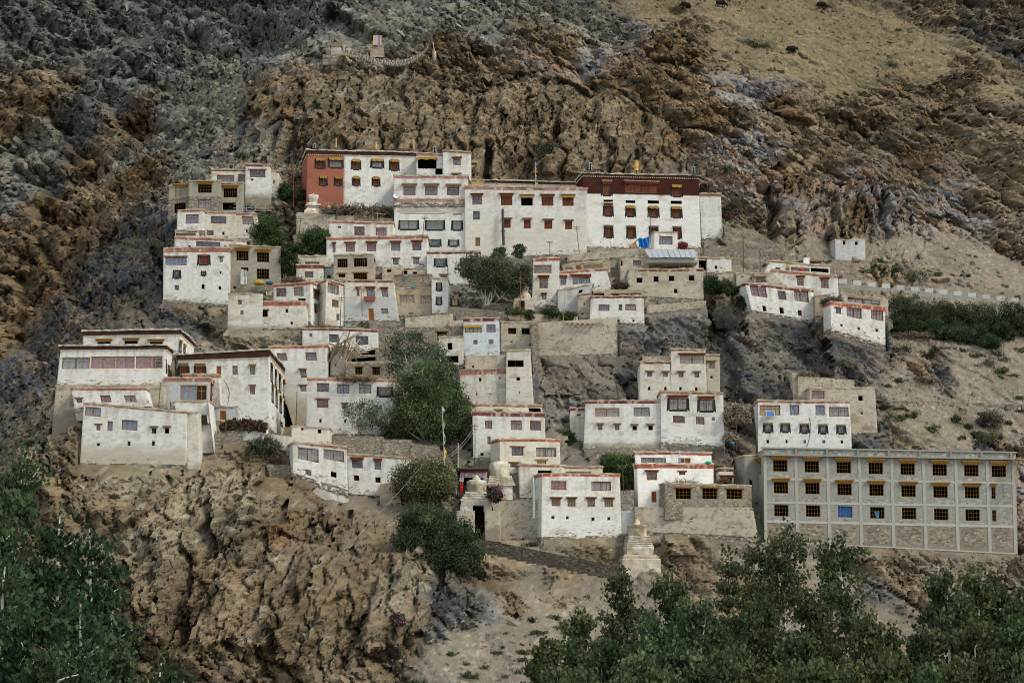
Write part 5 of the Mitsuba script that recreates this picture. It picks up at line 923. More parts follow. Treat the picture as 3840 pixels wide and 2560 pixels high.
GREY, OLIVE, DEEP, GREEN, LIGHT = ((.050, .078, .034), (.100, .130, .060)), ((.070, .080, .038), (.115, .122, .062)), ((.026, .046, .025), (.052, .075, .036)), ((.038, .066, .028), (.07, .098, .042)), ((.085, .11, .075), (.13, .15, .11))
GREY, OLIVE, GREEN, LIGHT = (tuple(tuple(x * _lift for x in c) for c in p_) for p_ in (GREY, OLIVE, GREEN, LIGHT))
def spots(tile, rows, d=None):
    """ellipses in a tile -> ellipsoids standing on the hill"""
    out = []
    for x, y, rx, ry in rows:
        u, v = px(tile, x, y); s = TILES[tile][2]; ub, vb = px(tile, x, y + ry); D = d if d else land(ub, vb)[1] - .3
        c = at(u, v, D); k = s * D / FOCAL; out.append((c[0], c[1] + rx * k * .15, c[2], rx * k, rx * k * .8, ry * k))
    return out
def tree(label, tile, rows, cols, n, base=None, d=None, name='tree', cat='tree', group=None, leaf=.24, **kw):
    key = thing(name, label, cat, group); E = spots(tile, rows, d)
    b = np.array([E[-1][0], E[-1][1], E[-1][2] - E[-1][5]]) if base is None else at(*px(tile, *base), E[0][1]); zz = land(*pix(b)); b = np.array([b[0], E[-1][1], b[2]])
    bush(key, E, int(n * .9), leaf * 1.2, cols, 1000 + len(labels), base=b, trunk='trunk' if cat == 'tree' else 'stem', **kw); return key
tree('large dark grey green tree spilling down the middle of the village', 'F', [(1380, 1010, 190, 200), (1250, 1130, 130, 180), (1500, 1130, 230, 200), (1620, 1280, 190, 170), (1330, 1330, 290, 170), (1180, 1400, 170, 110), (1560, 1420, 260, 130)], GREY, 620, (1480, 1560), d=301, stems=9, stem_r=.13, clump=.22, per=70, bark=(.28, .26, .22))
tree('lighter slender tree with pale trunk rising above the large dark tree', 'F', [(1480, 780, 120, 90), (1590, 900, 90, 80), (1440, 900, 90, 110), (1230, 680, 150, 100), (1150, 830, 110, 120)], ((.055, .08, .05), (.09, .11, .075)), 150, (1440, 1150), d=305, stems=6, stem_r=.09, clump=.26, per=45, bark=(.3, .29, .26))
tree('round olive grey tree with slender bare stems, left of the gate chorten', 'G', [(1400, 900, 210, 130), (1260, 930, 150, 120), (1510, 950, 150, 130), (1380, 1010, 240, 110)], OLIVE, 300, (1400, 1190), d=286.5, stems=7, stem_r=.08, clump=.24, per=70, bark=(.33, .31, .26))
tree('dense rounded green bush tree below the gate chorten at the gully head', 'L', [(380, 380, 190, 130), (520, 520, 250, 150), (330, 530, 170, 150), (620, 620, 180, 160), (480, 680, 240, 130), (660, 740, 120, 60)], ((.040, .062, .036), (.075, .095, .052)), 640, (480, 800), d=277.0, stems=5, stem_r=.09, clump=.2, per=75)
tree('sparse pale green tree in front of the white brick house', 'F', [(740, 1260, 90, 70), (900, 1250, 110, 80), (1040, 1270, 90, 70), (850, 1340, 150, 70), (990, 1360, 90, 70)], LIGHT, 105, (830, 1460), d=298.5, stems=7, stem_r=.06, clump=.3, per=36, bark=(.15, .12, .08))
tree('willow grove tree with many leaning white stems, right of the middle white houses', 'B', [(60, 1270, 150, 120), (190, 1210, 140, 120), (-40, 1190, 150, 100), (250, 1320, 150, 100), (380, 1250, 80, 100), (120, 1180, 120, 80)], ((.060, .080, .048), (.105, .125, .075)), 480, (60, 1500), d=329.5, stems=14, stem_r=.055, clump=.22, per=60, bark=(.44, .42, .38))
tree('small roadside tree with round crown at the wall foot, left of two by the pipe', 'B', [(175, 1050, 50, 60), (150, 1080, 50, 30)], GREEN, 42, (200, 1150), d=338, stems=2, stem_r=.05, clump=.22, per=45, bark=(.4, .38, .34))
tree('small bright roadside tree at the wall foot, right of two by the pipe', 'B', [(345, 1020, 60, 40), (330, 1060, 50, 40)], ((.06, .09, .05), (.09, .12, .07)), 42, (230, 1280), d=338, stems=2, stem_r=.05, clump=.22, per=40, bark=(.42, .4, .36))
tree('leafy dark green tree hiding the end of the row below the grey block house', 'D', [(1180, 660, 110, 100), (1130, 740, 90, 90), (1230, 760, 90, 80), (1280, 800, 60, 60)], GREEN, 190, (1200, 880), d=342, stems=4, stem_r=.08, clump=.24, per=60)
tree('dark green tree below the curved stone terrace', 'D', [(1600, 770, 110, 80), (1560, 850, 120, 80), (1640, 870, 90, 70), (1680, 800, 50, 90)], GREEN, 190, (1580, 950), d=342, stems=4, stem_r=.08, clump=.24, per=60)
tree('very dark narrow tree between the unfinished stone block house and the mud brick house', 'D', [(1380, 900, 70, 70), (1370, 990, 70, 80), (1400, 1070, 50, 60)], DEEP, 120, (1400, 1130), d=338.8, stems=3, stem_r=.07, clump=.25, per=60)
tree('dark tree behind the red banded white house at lower centre', 'I', [(1430, 330, 120, 80), (1360, 300, 70, 60), (1480, 440, 100, 110), (1540, 320, 60, 70)], GREEN, 200, (1480, 560), d=297, stems=4, stem_r=.09, clump=.22, per=65)
tree('grey green wispy bush between the wood stack and the sloping edge house', 'E', [(2010, 1200, 80, 90), (1930, 1220, 60, 80), (2090, 1230, 70, 70)], ((.075, .088, .062), (.11, .12, .09)), 110, (2010, 1320), d=288.5, stems=8, stem_r=.04, clump=.24, per=40, name='bush', cat='bush', bark=(.28, .26, .22))
tree('dark bush beside the red temple wall', 'D', [(1350, 380, 60, 55), (1330, 340, 40, 40)], DEEP, 70, d=352, stems=3, clump=.3, per=50, name='bush', cat='bush')
tree('dry reddish dark bush behind the small cream white chorten', 'D', [(1460, 400, 50, 60)], ((.04, .05, .03), (.09, .07, .05)), 50, d=351.5, stems=3, clump=.3, per=45, name='bush', cat='bush')
tree('spiky dark green bush at the right end of the old stone house', 'H', [(2140, 160, 60, 80), (2200, 190, 50, 60)], DEEP, 80, d=331, stems=4, clump=.28, per=50, name='bush', cat='bush')
tree('low spreading green bush below the cream sheds of the right hand group', 'H', [(2270, 170, 80, 40), (2340, 210, 60, 30)], GREEN, 60, d=331, stems=3, clump=.28, per=50, name='bush', cat='bush')
for x, y, rx, ry, t in ((430, 400, 70, 24, 'left'), (550, 430, 50, 34, 'second'), (740, 415, 66, 40, 'third'), (870, 438, 110, 24, 'rightmost')):
    tree(f'green garden bush on the stone footing by the cement shed, {t} of four', 'H', [(x, y, rx, ry)], ((.045, .07, .03), (.08, .105, .045)), 60, d=327.5, stems=0, clump=.3, per=45, name='bush', cat='bush')
tree('dark green bush in the gap left of the six pane window house', 'H', [(850, 1490, 70, 40), (900, 1510, 40, 50)], ((.04, .07, .025), (.06, .09, .035)), 60, d=306, stems=2, clump=.3, per=45, name='bush', cat='bush')
PINK = (.42, .12, .26)
for t, x, y, rx, ry, d, fr, lab in (('B', 2215, 690, 85, 80, 352, .5, 'pink flowering bush right of the windowless annex'), ('B', 1985, 485, 45, 36, 356, .5, 'small pink flowering bush behind the right end of the main temple'), ('G', 2010, 1065, 56, 60, 286.8, .75, 'magenta flowering bush between the two large chortens'), ('J', 2105, 160, 85, 60, None, .45, 'dusky pink flowering bush alone on the gravel slope'), ('L', 180, 1105, 42, 40, None, .6, 'pink flowering plant on the brown cliff above the gully'), ('B', 585, 150, 90, 90, 361, .1, 'dark bush with a few red flowers on the cliff above the long white wing'), ('A', 230, 690, 10, 10, 352, .1, None), ('B', 1790, 985, 26, 14, 339.5, .8, 'red potted flowers on the low white wall'), ('C', 300, 660, 50, 45, 330, .2, 'dry reddish shrub at the left foot of the brown framed window house')):
    if lab: tree(lab, t, [(x, y, rx, ry)], ((.045, .06, .035), (.08, .085, .055)), 70, d=d, stems=3, clump=.26, per=40, name='flowering_bush', cat='bush', flowers=((PINK if 'red' not in lab else (.35, .05, .06)), fr))
WB = [(1440, 720, 95, 110), (1550, 690, 90, 90), (1640, 760, 90, 110), (1740, 720, 90, 90), (1840, 740, 90, 90), (1950, 740, 90, 90), (2050, 770, 90, 100), (2160, 760, 100, 100), (2270, 760, 90, 110), (2340, 800, 80, 110), (1700, 850, 80, 80), (1850, 880, 90, 70), (1960, 910, 80, 50), (2090, 940, 90, 50), (1420, 830, 60, 60), (2200, 870, 90, 60), (1560, 830, 80, 70), (2010, 870, 70, 60)]
for k, (x, y, rx, ry) in enumerate(WB):
    tree('dark upright willow shrub in the thicket below the merlon wall', 'C', [(x, y, rx, ry), (x + rx * .3, y + ry * .3, rx * .8, ry * .7)], ((.040, .055, .030), (.078, .088, .050)) if k < 10 else ((.030, .050, .026), (.058, .078, .038)), 130, stems=9, stem_r=.035, clump=.2, per=32, name='willow_shrub', cat='shrub', group='willow shrubs in the thicket below the merlon wall', droop=-.5, slim=.3, leaf=.3)
TILES['Q'] = (0, 0, .5102)
SH = {'C': '1170 420 40 1260 380 35 1420 385 50 1560 430 70 1470 440 40 1690 440 45 1320 345 30 900 355 25 1100 355 22 1665 190 25 1785 255 12 1840 125 15 1725 25 20 1900 380 15 1950 315 12 1915 450 25 2150 440 15 2220 530 22 2170 590 20 2290 610 22 1400 480 20 1855 515 20 2005 405 15 1520 985 60 1620 1010 50 1700 985 35 1760 985 30 1890 1000 30 2050 1080 70 2110 1010 60 2190 1060 40 2300 990 40 1430 1215 30 1290 1250 20 1350 1260 25 2190 1140 50 2270 1180 30 2170 1205 25 2320 1340 35 2330 1010 30 395 95 20 480 250 12 700 200 26 930 350 20',
      'J': '1400 105 55 1515 95 40 1820 120 65 1940 180 40 1690 195 42 1900 270 35 2090 250 75 2000 240 40 2240 160 30 1330 190 40 1330 35 25 2030 90 30 1900 70 30 2180 270 30 1300 165 20',
      'O': '850 215 45 895 225 50 955 230 42 1655 330 42 260 420 25 1850 460 15 535 235 22 590 20 15 740 890 30 2210 170 30 1640 345 25', 'N': '1810 220 30 2130 560 20 1250 820 14 1560 790 20 1700 350 12 380 760 18 2120 1060 20',
      'L': '1380 1150 60 1150 1190 55 1330 1080 40 1170 1095 30 900 1340 36 960 1300 20 710 1490 55 830 1450 30 1080 1480 45 690 1420 28 1110 1330 40 1090 1385 30 1240 1190 30 250 1520 30 350 1550 50 970 1510 25 85 1155 25 1140 540 45 1195 565 20 1265 835 12 1570 930 26 590 1345 30 960 1205 20 1430 1190 40 880 535 25 1185 605 14 2095 545 14',
      'K': '1335 885 42 1050 1115 30 620 545 24 850 505 34 1575 440 25 1450 430 22 1470 1210 46 1080 1350 20 1750 945 24 1850 1060 32 955 485 26 760 445 15 1440 1250 30 980 970 16', 'Q': '1590 130 30 1770 1130 42 1080 1120 26 1600 360 20 900 530 20 280 300 14 1930 660 30 530 850 14 60 1340 20 10 1010 20',
      'G': '780 985 28 905 1080 28 630 510 26 700 505 26', 'V': '1180 70 12 555 350 14 2240 812 12'}
GRP = 'low green shrubs scattered over the bare slopes'
for t, s in SH.items():
    q = np.array(s.split(), float).reshape(-1, 3)
    for x, y, rr in q:
        u, v = px(t, x, y); p = land(u, v + rr * TILES[t][2] * .5); k = rr * TILES[t][2] * p[1] / FOCAL
        key = thing('shrub', 'low green shrub growing by itself on the bare slope', 'shrub', GRP); r = np.random.default_rng(int(u * 7 + v))
        nrm = land_normal(p); E = [(p[0] + (r.random() - .5) * 2.0 * k, p[1] - .2 * k, p[2] + k * (.05 + .3 * r.random()) - q_ * k * .1, k * (.3 + .55 * r.random()), k * .6, k * (.25 + .4 * r.random())) for q_ in range(4)]
        cc = (((.038, .055, .030), (.07, .085, .042)), ((.05, .07, .03), (.09, .105, .045)), ((.07, .085, .055), (.11, .12, .08)))[0 if r.random() < .5 else 1 if t in 'CJL' else 2]
        bush(key, E, int(22 + 30 * k), .28 if k > .5 else .19, cc, int(u + v), clump=.3, per=11, stems=0, hollow=.1, droop=-.4, slim=.4)
# tufts too many to count: one mass of small plants over the slopes
r = np.random.default_rng(55); m = MB(); N = 0
Uq = np.stack([r.random(26000) * 3840, r.random(26000) * 2560], 1)
def tuft_weight(u, v):
    a = np.exp(-(((u - 2850) / 620) ** 2 + ((v - 220) / 260) ** 2) * 1.2) + .9 * np.exp(-(((u - 3560) / 320) ** 2 + ((v - 1250) / 420) ** 2)) + .8 * np.exp(-(((u - 1850) / 260) ** 2 + ((v - 2450) / 130) ** 2)) + .45 * np.exp(-(((u - 1500) / 350) ** 2 + ((v - 120) / 160) ** 2)) + .25 * np.exp(-(((u - 700) / 500) ** 2 + ((v - 400) / 350) ** 2)) + .35 * np.exp(-(((u - 2300) / 500) ** 2 + ((v - 2080) / 80) ** 2)) + .2
    return a
Uq = Uq[r.random(len(Uq)) < tuft_weight(Uq[:, 0], Uq[:, 1]) * .62]
LEV = LAND.reshape(len(zs), NX, 3)
Pq = []
for u, v in Uq:
    y = 240 + np.arange(0, 340, 1.0); Q = EYE + ray(u, v) * y[:, None]; h_ = np.nonzero(land_y(Q[:, 0], Q[:, 2]) <= y)[0]
    if len(h_): Pq.append(Q[h_[0]])
Pq = np.array(Pq); patch = fbm(Pq / [6, 6, 6], 3, 77); Pq = Pq[(patch > .44)]
hit = np.zeros(len(Pq), bool)
for x0, x1, B0, B1, zt, n, O, Ls, cv, ext in CARVE: hit |= (Pq[:, 0] > x0 - .5) & (Pq[:, 0] < x1 + .5) & (Pq[:, 2] > min(B0[2], B1[2]) - .5) & (Pq[:, 2] < zt + .8)
Pq = Pq[~hit]; sz = .10 + .32 * r.random(len(Pq)) ** 2.2; k = np.repeat(np.arange(len(Pq)), 12)
tc = np.array([(.075, .095, .035), (.10, .105, .04), (.06, .08, .04), (.13, .12, .06)])[r.integers(4, size=len(Pq))]
leaf_mesh(m, Pq[k] + r.normal(size=(len(k), 3)) * (sz[k] * .45)[:, None] * [1, .8, .5] + [0, -.1, .05], .2, tc[k] * (.7 + .6 * r.random((len(k), 1))), r, -.6, .4)
put('grass', m, 'leaf'); labels['grass'] = {'label': 'small green and yellowish tufts dotted over the dry slopes', 'category': 'grass', 'kind': 'stuff'}

# ------------------------------------------------------------------ poplars in the foreground, nearer to the camera
def poplar(label, u, v, hw, y, floor, n, leaf, cols, seed, group=None, hang=.9, low=.25, lean=0.0, tr=.17, name='poplar_tree', barkc=(.40, .41, .37)):
    key = thing(name, label, 'tree', group); r = np.random.default_rng(seed); top = at(u, v, y); k = y / FOCAL; W = hw * k * 1.2
    base = np.array([top[0] + lean, y, floor]); Ht = top[2] - floor; m = MB()
    sp = limb(m, base, top - [0, 0, .5], tr, .02, .25, barkc, r, 9, 14); part(key, 'trunk', m)
    cl, nb = [], int(34 * (Ht / 12)); br = MB()
    for b in range(nb):
        t = low + (1 - low) * (b + r.random()) / nb; o = sp[min(13, int(t * 13))] * 1.0; prof = np.clip(1.5 * (1 - t) ** .55 * (.55 + .45 * math.sin(min(1, t * 1.5) * 3.14 / 2)), .42, 1)
        a = r.random() * 6.283; ln = W * prof * (.55 + .6 * r.random()); e = o + [math.cos(a) * ln, math.sin(a) * ln * .8, ln * (.55 + .5 * r.random())]
        if e[2] > top[2]: e[2] = top[2] - .2 * r.random()
        p = limb(br, o, e, tr * .32 * (1 - .6 * t) + .012, .012, .12 * ln, jit(barkc, .1) if rng.random() < .3 else (.15, .14, .11), r, 5, 6)
        for q in range(3, 6): cl.append(p[q])
        for q in range(2): 
            tw = p[2 + q] + r.normal(size=3) * ln * .3; br.tube([p[2 + q], tw], [.012, .006], (.16, .15, .11), 4); cl.append(tw)
    cl += [top - [0, 0, .15], top - [0, 0, .5], top - [.2, 0, .8]]
    part(key, 'branches', br, kind='stuff'); cl = np.array(cl); per = max(6, n // len(cl)); kk = np.repeat(np.arange(len(cl)), per); tone_ = (np.asarray(cols[0]) + (np.asarray(cols[1]) - cols[0]) * r.random((len(cl), 1))) * (.78 + .5 * r.random()) * [1 + .25 * (r.random() - .4), 1, 1 - .15 * r.random()]
    sg = np.array([.22, .22, .18]) * (.7 + .4 * W / 2); mb = MB(); leaf_mesh(mb, cl[kk] + r.normal(size=(len(kk), 3)) * sg - [0, 0, .1], leaf, tone_[kk] * (.55 + 1.1 * r.random((len(kk), 1)) ** 1.5), r, hang, .78); part(key, 'crown', mb, 'leaf')  # leaf glints and dark gaps put into the colours as random lightness
PG = ((.034, .053, .028), (.088, .112, .060)); PGL = ((.021, .038, .022), (.055, .080, .046))
R = '2340 2127 110 134 2510 2137 120 140 2732 2050 80 146 2844 2002 110 142 2950 1962 125 138 3140 2008 140 132 2165 2288 110 130 2045 2385 100 126 3262 2282 95 124 3345 2335 70 128 3548 2140 130 118 3662 2112 110 124 3722 2172 85 126 3830 2205 100 112 2260 2400 150 120 2450 2330 150 118 2650 2250 160 122 2840 2240 160 118 3040 2210 130 121 2960 2380 150 112 3460 2350 110 112 3250 2470 120 110 3650 2330 130 110 2120 2500 140 112 2560 2400 150 110 2900 2500 150 107 3330 2440 120 107 3600 2460 140 107 2200 2530 150 106 3800 2300 110 110 2380 2470 160 108 2700 2440 170 108 3060 2470 150 106 3480 2500 140 104 3760 2430 130 106'
Rq = np.array(R.split(), float).reshape(-1, 4)
for i, (u, v, hw, y) in enumerate(Rq): poplar('dark green poplar with pale trunk in the crowd of trees at the lower right', u, v, hw, y, -8.0, int(3000 + hw * 21), .255, PG, 300 + i, 'poplars at the lower right')
Lq = np.array('95 1650 150 72 -10 1760 150 68 225 1870 130 71 335 1925 130 74 420 2010 90 75 300 2200 190 64 470 2360 110 62 120 2260 190 60 610 2420 110 66 690 2490 80 66 20 2050 180 62 220 2430 200 58'.split(), float).reshape(-1, 4)
for i, (u, v, hw, y) in enumerate(Lq): poplar('dark green poplar with pale trunk in the clump of trees at the lower left', u, v, hw, y, -7.0, int(1000 + hw * 10), .19, PGL, 400 + i, 'poplars at the lower left', lean=(-.3 if i == 0 else 0), tr=.22, low=(.5 if i < 5 else .36), barkc=(.50, .51, .46))
# ------------------------------------------------------------------ small things
def line(tile, x0, y0, x1, y1, d, d2=None): return at(*px(tile, x0, y0), d), at(*px(tile, x1, y1), d2 or d)
def ledge(tile, x, y, off=0.0): return land(*px(tile, x, y))[1] - .2 - off
# poles
POLES = [('D', 1478, 595, 1440, 885, 341, 'leaning dark utility pole in front of the dark tree below the curved terrace', 1), ('D', 1405, 130, 1412, 470, 351, 'thin utility pole standing left of the red temple wall', 1), ('A', 1395, 968, 1375, 1135, 340, 'short leaning utility pole on the long salmon banded house roof', 1),
         ('A', 1598, 1400, 1600, 1530, 336, 'dark pole in front of the maroon banded house above the willows', 0), ('B', 850, 815, 878, 1045, 345, 'dark leaning pole at the right end of the long white wing', 1), ('B', 1505, 690, 1500, 930, 337, 'tall thin utility pole beside the blue tarpaulin', 1), ('B', 613, 950, 615, 1095, 338, 'utility pole with crossarm at the wall foot right of the two sprouting trees', 1),
         ('C', 285, 210, 289, 440, 336, 'left of two thin poles above the right hand group of houses', 0), ('C', 412, 262, 414, 440, 335, 'right of two thin poles above the right hand group of houses', 0), ('F', 660, 262, 650, 522, 329, 'utility pole in front of the cream corner house', 1), ('F', 828, 165, 843, 392, 330.5, 'leaning utility pole in front of the house with the red balcony', 1),
         ('F', 268, 1085, 256, 1395, 306, 'tall thin pole in the dark alley right of the long white hall', 0), ('G', 1835, 440, 1833, 830, 291, 'tall utility pole at the right edge of the large dark tree', 1), ('I', 705, 445, 709, 752, 288, 'grey concrete post left of the yellow windowed house', 0), ('H', 479, 40, 478, 430, 327, 'thin red pole in front of the bell shaped chorten', 0),
         ('H', 878, 130, 850, 455, 326, 'bent bamboo pole in front of the grey cement shed', 0), ('H', 1303, 975, 1352, 1168, 309, 'thick dark leaning pole on the bare rock above the six pane window house', 0), ('H', 2255, 850, 2255, 1105, 313, 'thin pole right of the cream yellow tower house', 1), ('J', 236, 40, 240, 330, 302, 'dark pole beside the wood pile left of the hostel', 0), ('I', 1490, 330, 1503, 552, 290.5, 'wooden pole in front of the dark tree at lower centre', 1),
         ('I', 42, 140, 43, 332, 291, 'pale blue metal post below the large dark tree', 0), ('G', 1450, 725, 1462, 822, 286, 'short dark pole above the olive grey tree', 1), ('G', 945, 1240, 967, 1428, 282, 'brown wooden pole on the rocks below the mud hut', 1), ('E', 1087, 645, 1068, 880, 288.5, 'brown pole leaning on the high plaster base wall', 0), ('B', 2320, 900, 2323, 1230, 338, 'tall thin pole on the slope right of the one windowed white house', 0)]
for t, x0, y0, x1, y1, d, lab, arm in POLES:
    key = thing('pole', lab, 'pole'); a, b = line(t, x0, y0, x1, y1, d); colr = (.28, .07, .05) if 'red' in lab else (.38, .42, .42) if 'metal' in lab or 'concrete' in lab else (.36, .28, .15) if 'bamboo' in lab else (.075, .06, .045)
    m = MB(); r_ = .13 if 'concrete' in lab else .11 if 'thick' in lab else .06; m.tube([a, a * .6 + b * .4 + rng.normal(size=3) * .04, b - [0, 0, .8]], [r_ * .8, r_, r_ * 1.1], colr); part(key, 'shaft', m)
    if arm:
        for k, w in ((.06, .55), (.13, .4)):
            c = a + (b - a) * k; m = MB(); m.box(c + [-w, -.09, -.04], c + [w, -.05, .04], colr); part(key, 'crossarm', m)
            for s in (-1, 1): m = MB(); m.tube([c + [s * w * .9, -.07, .02], c + [s * w * .9, -.07, .16]], .035, (.4, .38, .35)); part(key, 'insulator', m)
# wires
for lab, p, q, sag in (('upper thin wire slung from the tall utility pole to the lower left', ('G', 1833, 470, 291), ('G', 1590, 735, 287), .4), ('lower thin wire slung from the tall utility pole to the lower left', ('G', 1833, 500, 291), ('G', 1580, 760, 287), .5), ('upper of two cables crossing the brown cliff below the mud hut', ('G', 1420, 755, 286), ('K', 1800, 1568, 262), 1.0), ('lower of two cables crossing the brown cliff below the mud hut', ('G', 960, 1250, 282), ('K', 1930, 1568, 262), .6)):
    a, b = at(*px(*p[:3]), p[3]), at(*px(*q[:3]), q[3]); u = np.linspace(0, 1, 14)[:, None]; c = a + (b - a) * u - np.array([0, 0, 1]) * sag * 4 * u * (1 - u); m = MB(); m.tube(c, .022, (.25, .24, .23), 4); key = numbered('wire'); put(key, m); tag(key, lab, 'wire')
# pipes and rails
key = thing('drain_pipe', 'thick black drain pipe down the long white wing', 'pipe'); m = MB(); m.tube([*line('B', 200, 668, 200, 720, 345.3), at(*px('B', 208, 985), 345.1)], [.2, .2, .22], (.05, .052, .055), 8); part(key, 'pipe', m); m = MB(); a = at(*px('B', 204, 860), 345.2); m.box(a + [-.35, -.1, -.08], a + [.35, .3, .08], (.1, .1, .1)); part(key, 'bracket', m)
key = numbered('hose'); m = MB(); m.tube([at(*px('J', *p), 304.0) for p in ((776, 128), (782, 180), (781, 230), (772, 290), (756, 342))], .05, (.04, .045, .05)); put(key, m); tag(key, 'dark hose hanging down the front of the yellow curtained house', 'hose')
key = numbered('hose'); m = MB(); m.tube([at(*px('E', *p), 293.2) for p in ((1642, 620), (1680, 680), (1694, 740), (1680, 830))], .05, (.05, .05, .05)); put(key, m); tag(key, 'dark hose hanging on the long white hall above the orange door', 'hose')
key = numbered('hose'); m = MB(); pts = [land(*px('L', *p)) + [0, -.15, .1] for p in ((1060, 730), (1140, 790), (1230, 815), (1370, 830), (1480, 880), (1560, 940), (1680, 1000), (1790, 1070))]; m.tube(pts, .06, (.16, .19, .21)); put(key, m); tag(key, 'grey water hose snaking down the gravel slope left of the poplars', 'hose')
key = thing('railing', 'grey metal pipe railing on the deck below the grey block house', 'railing')
for x in (930, 1000, 1080, 1165): m = MB(); m.tube(line('D', x, 484, x, 548, 347.2), .035, (.3, .33, .34)); part(key, 'post', m)
for y in (486, 516, 542): m = MB(); m.tube(line('D', 880, y, 1168, y, 347.15), .03, (.3, .33, .34)); part(key, 'rail', m)
# ladders
def ladder(tile, x0, y0, x1, y1, w, d, lab, n, colr):
    key = thing('ladder', lab, 'ladder'); a, b = line(tile, x0, y0, x1, y1, d, d + .8)
    for s in (-1, 1): m = MB(); m.tube([a + [s * w / 2, 0, 0], b + [s * w / 2, -1.2, 0]], .05, colr); part(key, 'rail', m)
    for k in range(n): c = a + (b + [0, -1.2, 0] - a) * (k + .7) / n; m = MB(); m.tube([c - [w / 2, 0, 0], c + [w / 2, 0, 0]], .04, colr); part(key, 'rung', m)
ladder('I', 1962, 208, 1958, 322, 1.1, 293.8, 'wooden ladder against the upper storey of the bright white house', 6, (.45, .4, .33)); ladder('C', 600, 372, 608, 415, .9, 332.8, 'pale wooden ladder on the roof terrace at the right hand group', 5, (.45, .36, .24)); ladder('A', 1928, 1316, 1958, 1345, .8, 341, 'short wooden ladder at the right of the dark opening below the long white wing', 4, (.32, .25, .17)); ladder('F', 1660, 290, 1664, 350, .6, 330, 'wooden ladder on the terrace left of the willow grove', 5, (.4, .28, .16)); ladder('D', 1196, 1250, 1200, 1300, .7, 330.9, 'small pale ladder left of the red banded corner house', 4, (.4, .35, .28))
# solar panels over the balcony house
key = thing('solar_array', 'slanting row of pale grey solar panels on the balcony house', 'solar panels')
for k in range(9):
    xt, xb = 1447 + k * 49.5 + (4 if k > 3 else 0), 1490 + k * 46.6 + (3 if k > 3 else 0)
    q = [at(*px('B', xt + 2, 1046), 336.1), at(*px('B', xt + 48, 1046), 336.1), at(*px('B', xb + 45, 1098), 333.4), at(*px('B', xb + 2, 1095), 333.4)]; q = np.array(q); q[:2, 2] += .35; nn = unit(np.cross(q[1] - q[0], q[3] - q[0])); nn = nn if nn[2] > 0 else -nn
    m = MB(); m.raw(np.vstack([q, q + nn * .06]), [[0, 1, 2, 3], [4, 5, 6, 7], [0, 1, 5, 4], [1, 2, 6, 5], [2, 3, 7, 6], [3, 0, 4, 7]], (.20, .22, .25)); part(key, 'panel', m, 'satin')  # sky reflection painted into the panels as pale grey
for x in (1500, 1700, 1890): m = MB(); m.tube([at(*px('B', x, 1096), 333.6), at(*px('B', x, 1150), 334.2)], .05, (.4, .4, .4)); part(key, 'leg', m)
key = thing('balcony_slab', 'grey concrete balcony slab with rounded right end below the solar panels', 'slab'); m = MB(); a, b = at(*px('B', 1474, 1154), 335.5), at(*px('B', 1912, 1132), 335.5); m.box([a[0], 333.9, a[2]], [b[0], 336.4, b[2]], (.33, .32, .30)); part(key, 'slab', m); m = MB(); m.box([a[0] + 1.5, 333.95, b[2] + .003], [b[0] - .5, 334.1, b[2] + .25], (.36, .35, .33)); part(key, 'kerb', m)
key = thing('small_solar_module', 'small blue solar panel leaning on the yellow curtained window', 'solar panel'); fr = Frame(at(*px('J', 486, 100), 304.0), np.array([1., 0, 0]), unit([0, .4, 1]), np.array([0, -1., .3])); m = MB(); m.box((-.6, -.5, 0), (.6, .5, .05), (.4, .42, .44), fr); part(key, 'frame', m); m = MB(); m.box((-.54, -.44, .05), (.54, .44, .06), (.03, .10, .30), fr); part(key, 'cells', m, 'satin')
# draped cloths and tarpaulins
def cloth(name, lab, cat, tile, quad, d, colr, fold=.25, n=18, part_of=None):
    q = [at(*px(tile, quad[2 * i], quad[2 * i + 1]), d) for i in range(4)]; f = Face(q); F, G = np.meshgrid(np.linspace(0, 1, n), np.linspace(0, 1, n)); p = f.pt(F.ravel(), G.ravel()); w = fold * (np.sin(F.ravel() * 17 + 3 * G.ravel()) * .6 + 1.5 * (fbm(p * [1.2, 1.2, .7], 3, 44) - .5)); p = p + w[:, None] * f.n; p[:, 2] += .25 * fold * np.sin(F.ravel() * 9)
    i, j = np.meshgrid(np.arange(n - 1), np.arange(n - 1)); a = (j * n + i).ravel(); m = MB(); m.raw(p, np.stack([a, a + 1, a + n + 1, a + n], 1), np.asarray(colr)[None] * (.85 + .3 * noise(p * 2, 45))[:, None]); key = numbered(name); put(key, m, smooth=True); tag(key, lab, cat)
cloth('tarpaulin', 'bright blue tarpaulin draped in front of the main temple', 'tarpaulin', 'B', (1392, 928, 1492, 916, 1496, 1008, 1402, 1006), 343.5, (.02, .13, .42), .3)
for k in range(6): m = MB(); m.tube([at(*px('B', 1395 - k * 5, 935 + k * 4), 343.7), at(*px('B', 1300 + k * 16, 1004), 343.0 + .15 * k)], .09, jit((.34, .19, .10), .3)); key = numbered('plank'); put(key, m); tag(key, 'reddish brown plank stacked slanting at the left of the blue tarpaulin', 'plank', 'planks beside the blue tarpaulin')
cloth('white_cloth', 'long white cloth hung from the window of the stone block house', 'cloth', 'D', (950, 1058, 974, 1056, 976, 1190, 946, 1188), 338, (.62, .62, .62), .14); cloth('white_cloth', 'narrow cream cloth beside the long white cloth', 'cloth', 'D', (978, 1064, 1000, 1066, 998, 1190, 980, 1188), 338, (.5, .48, .44), .12)
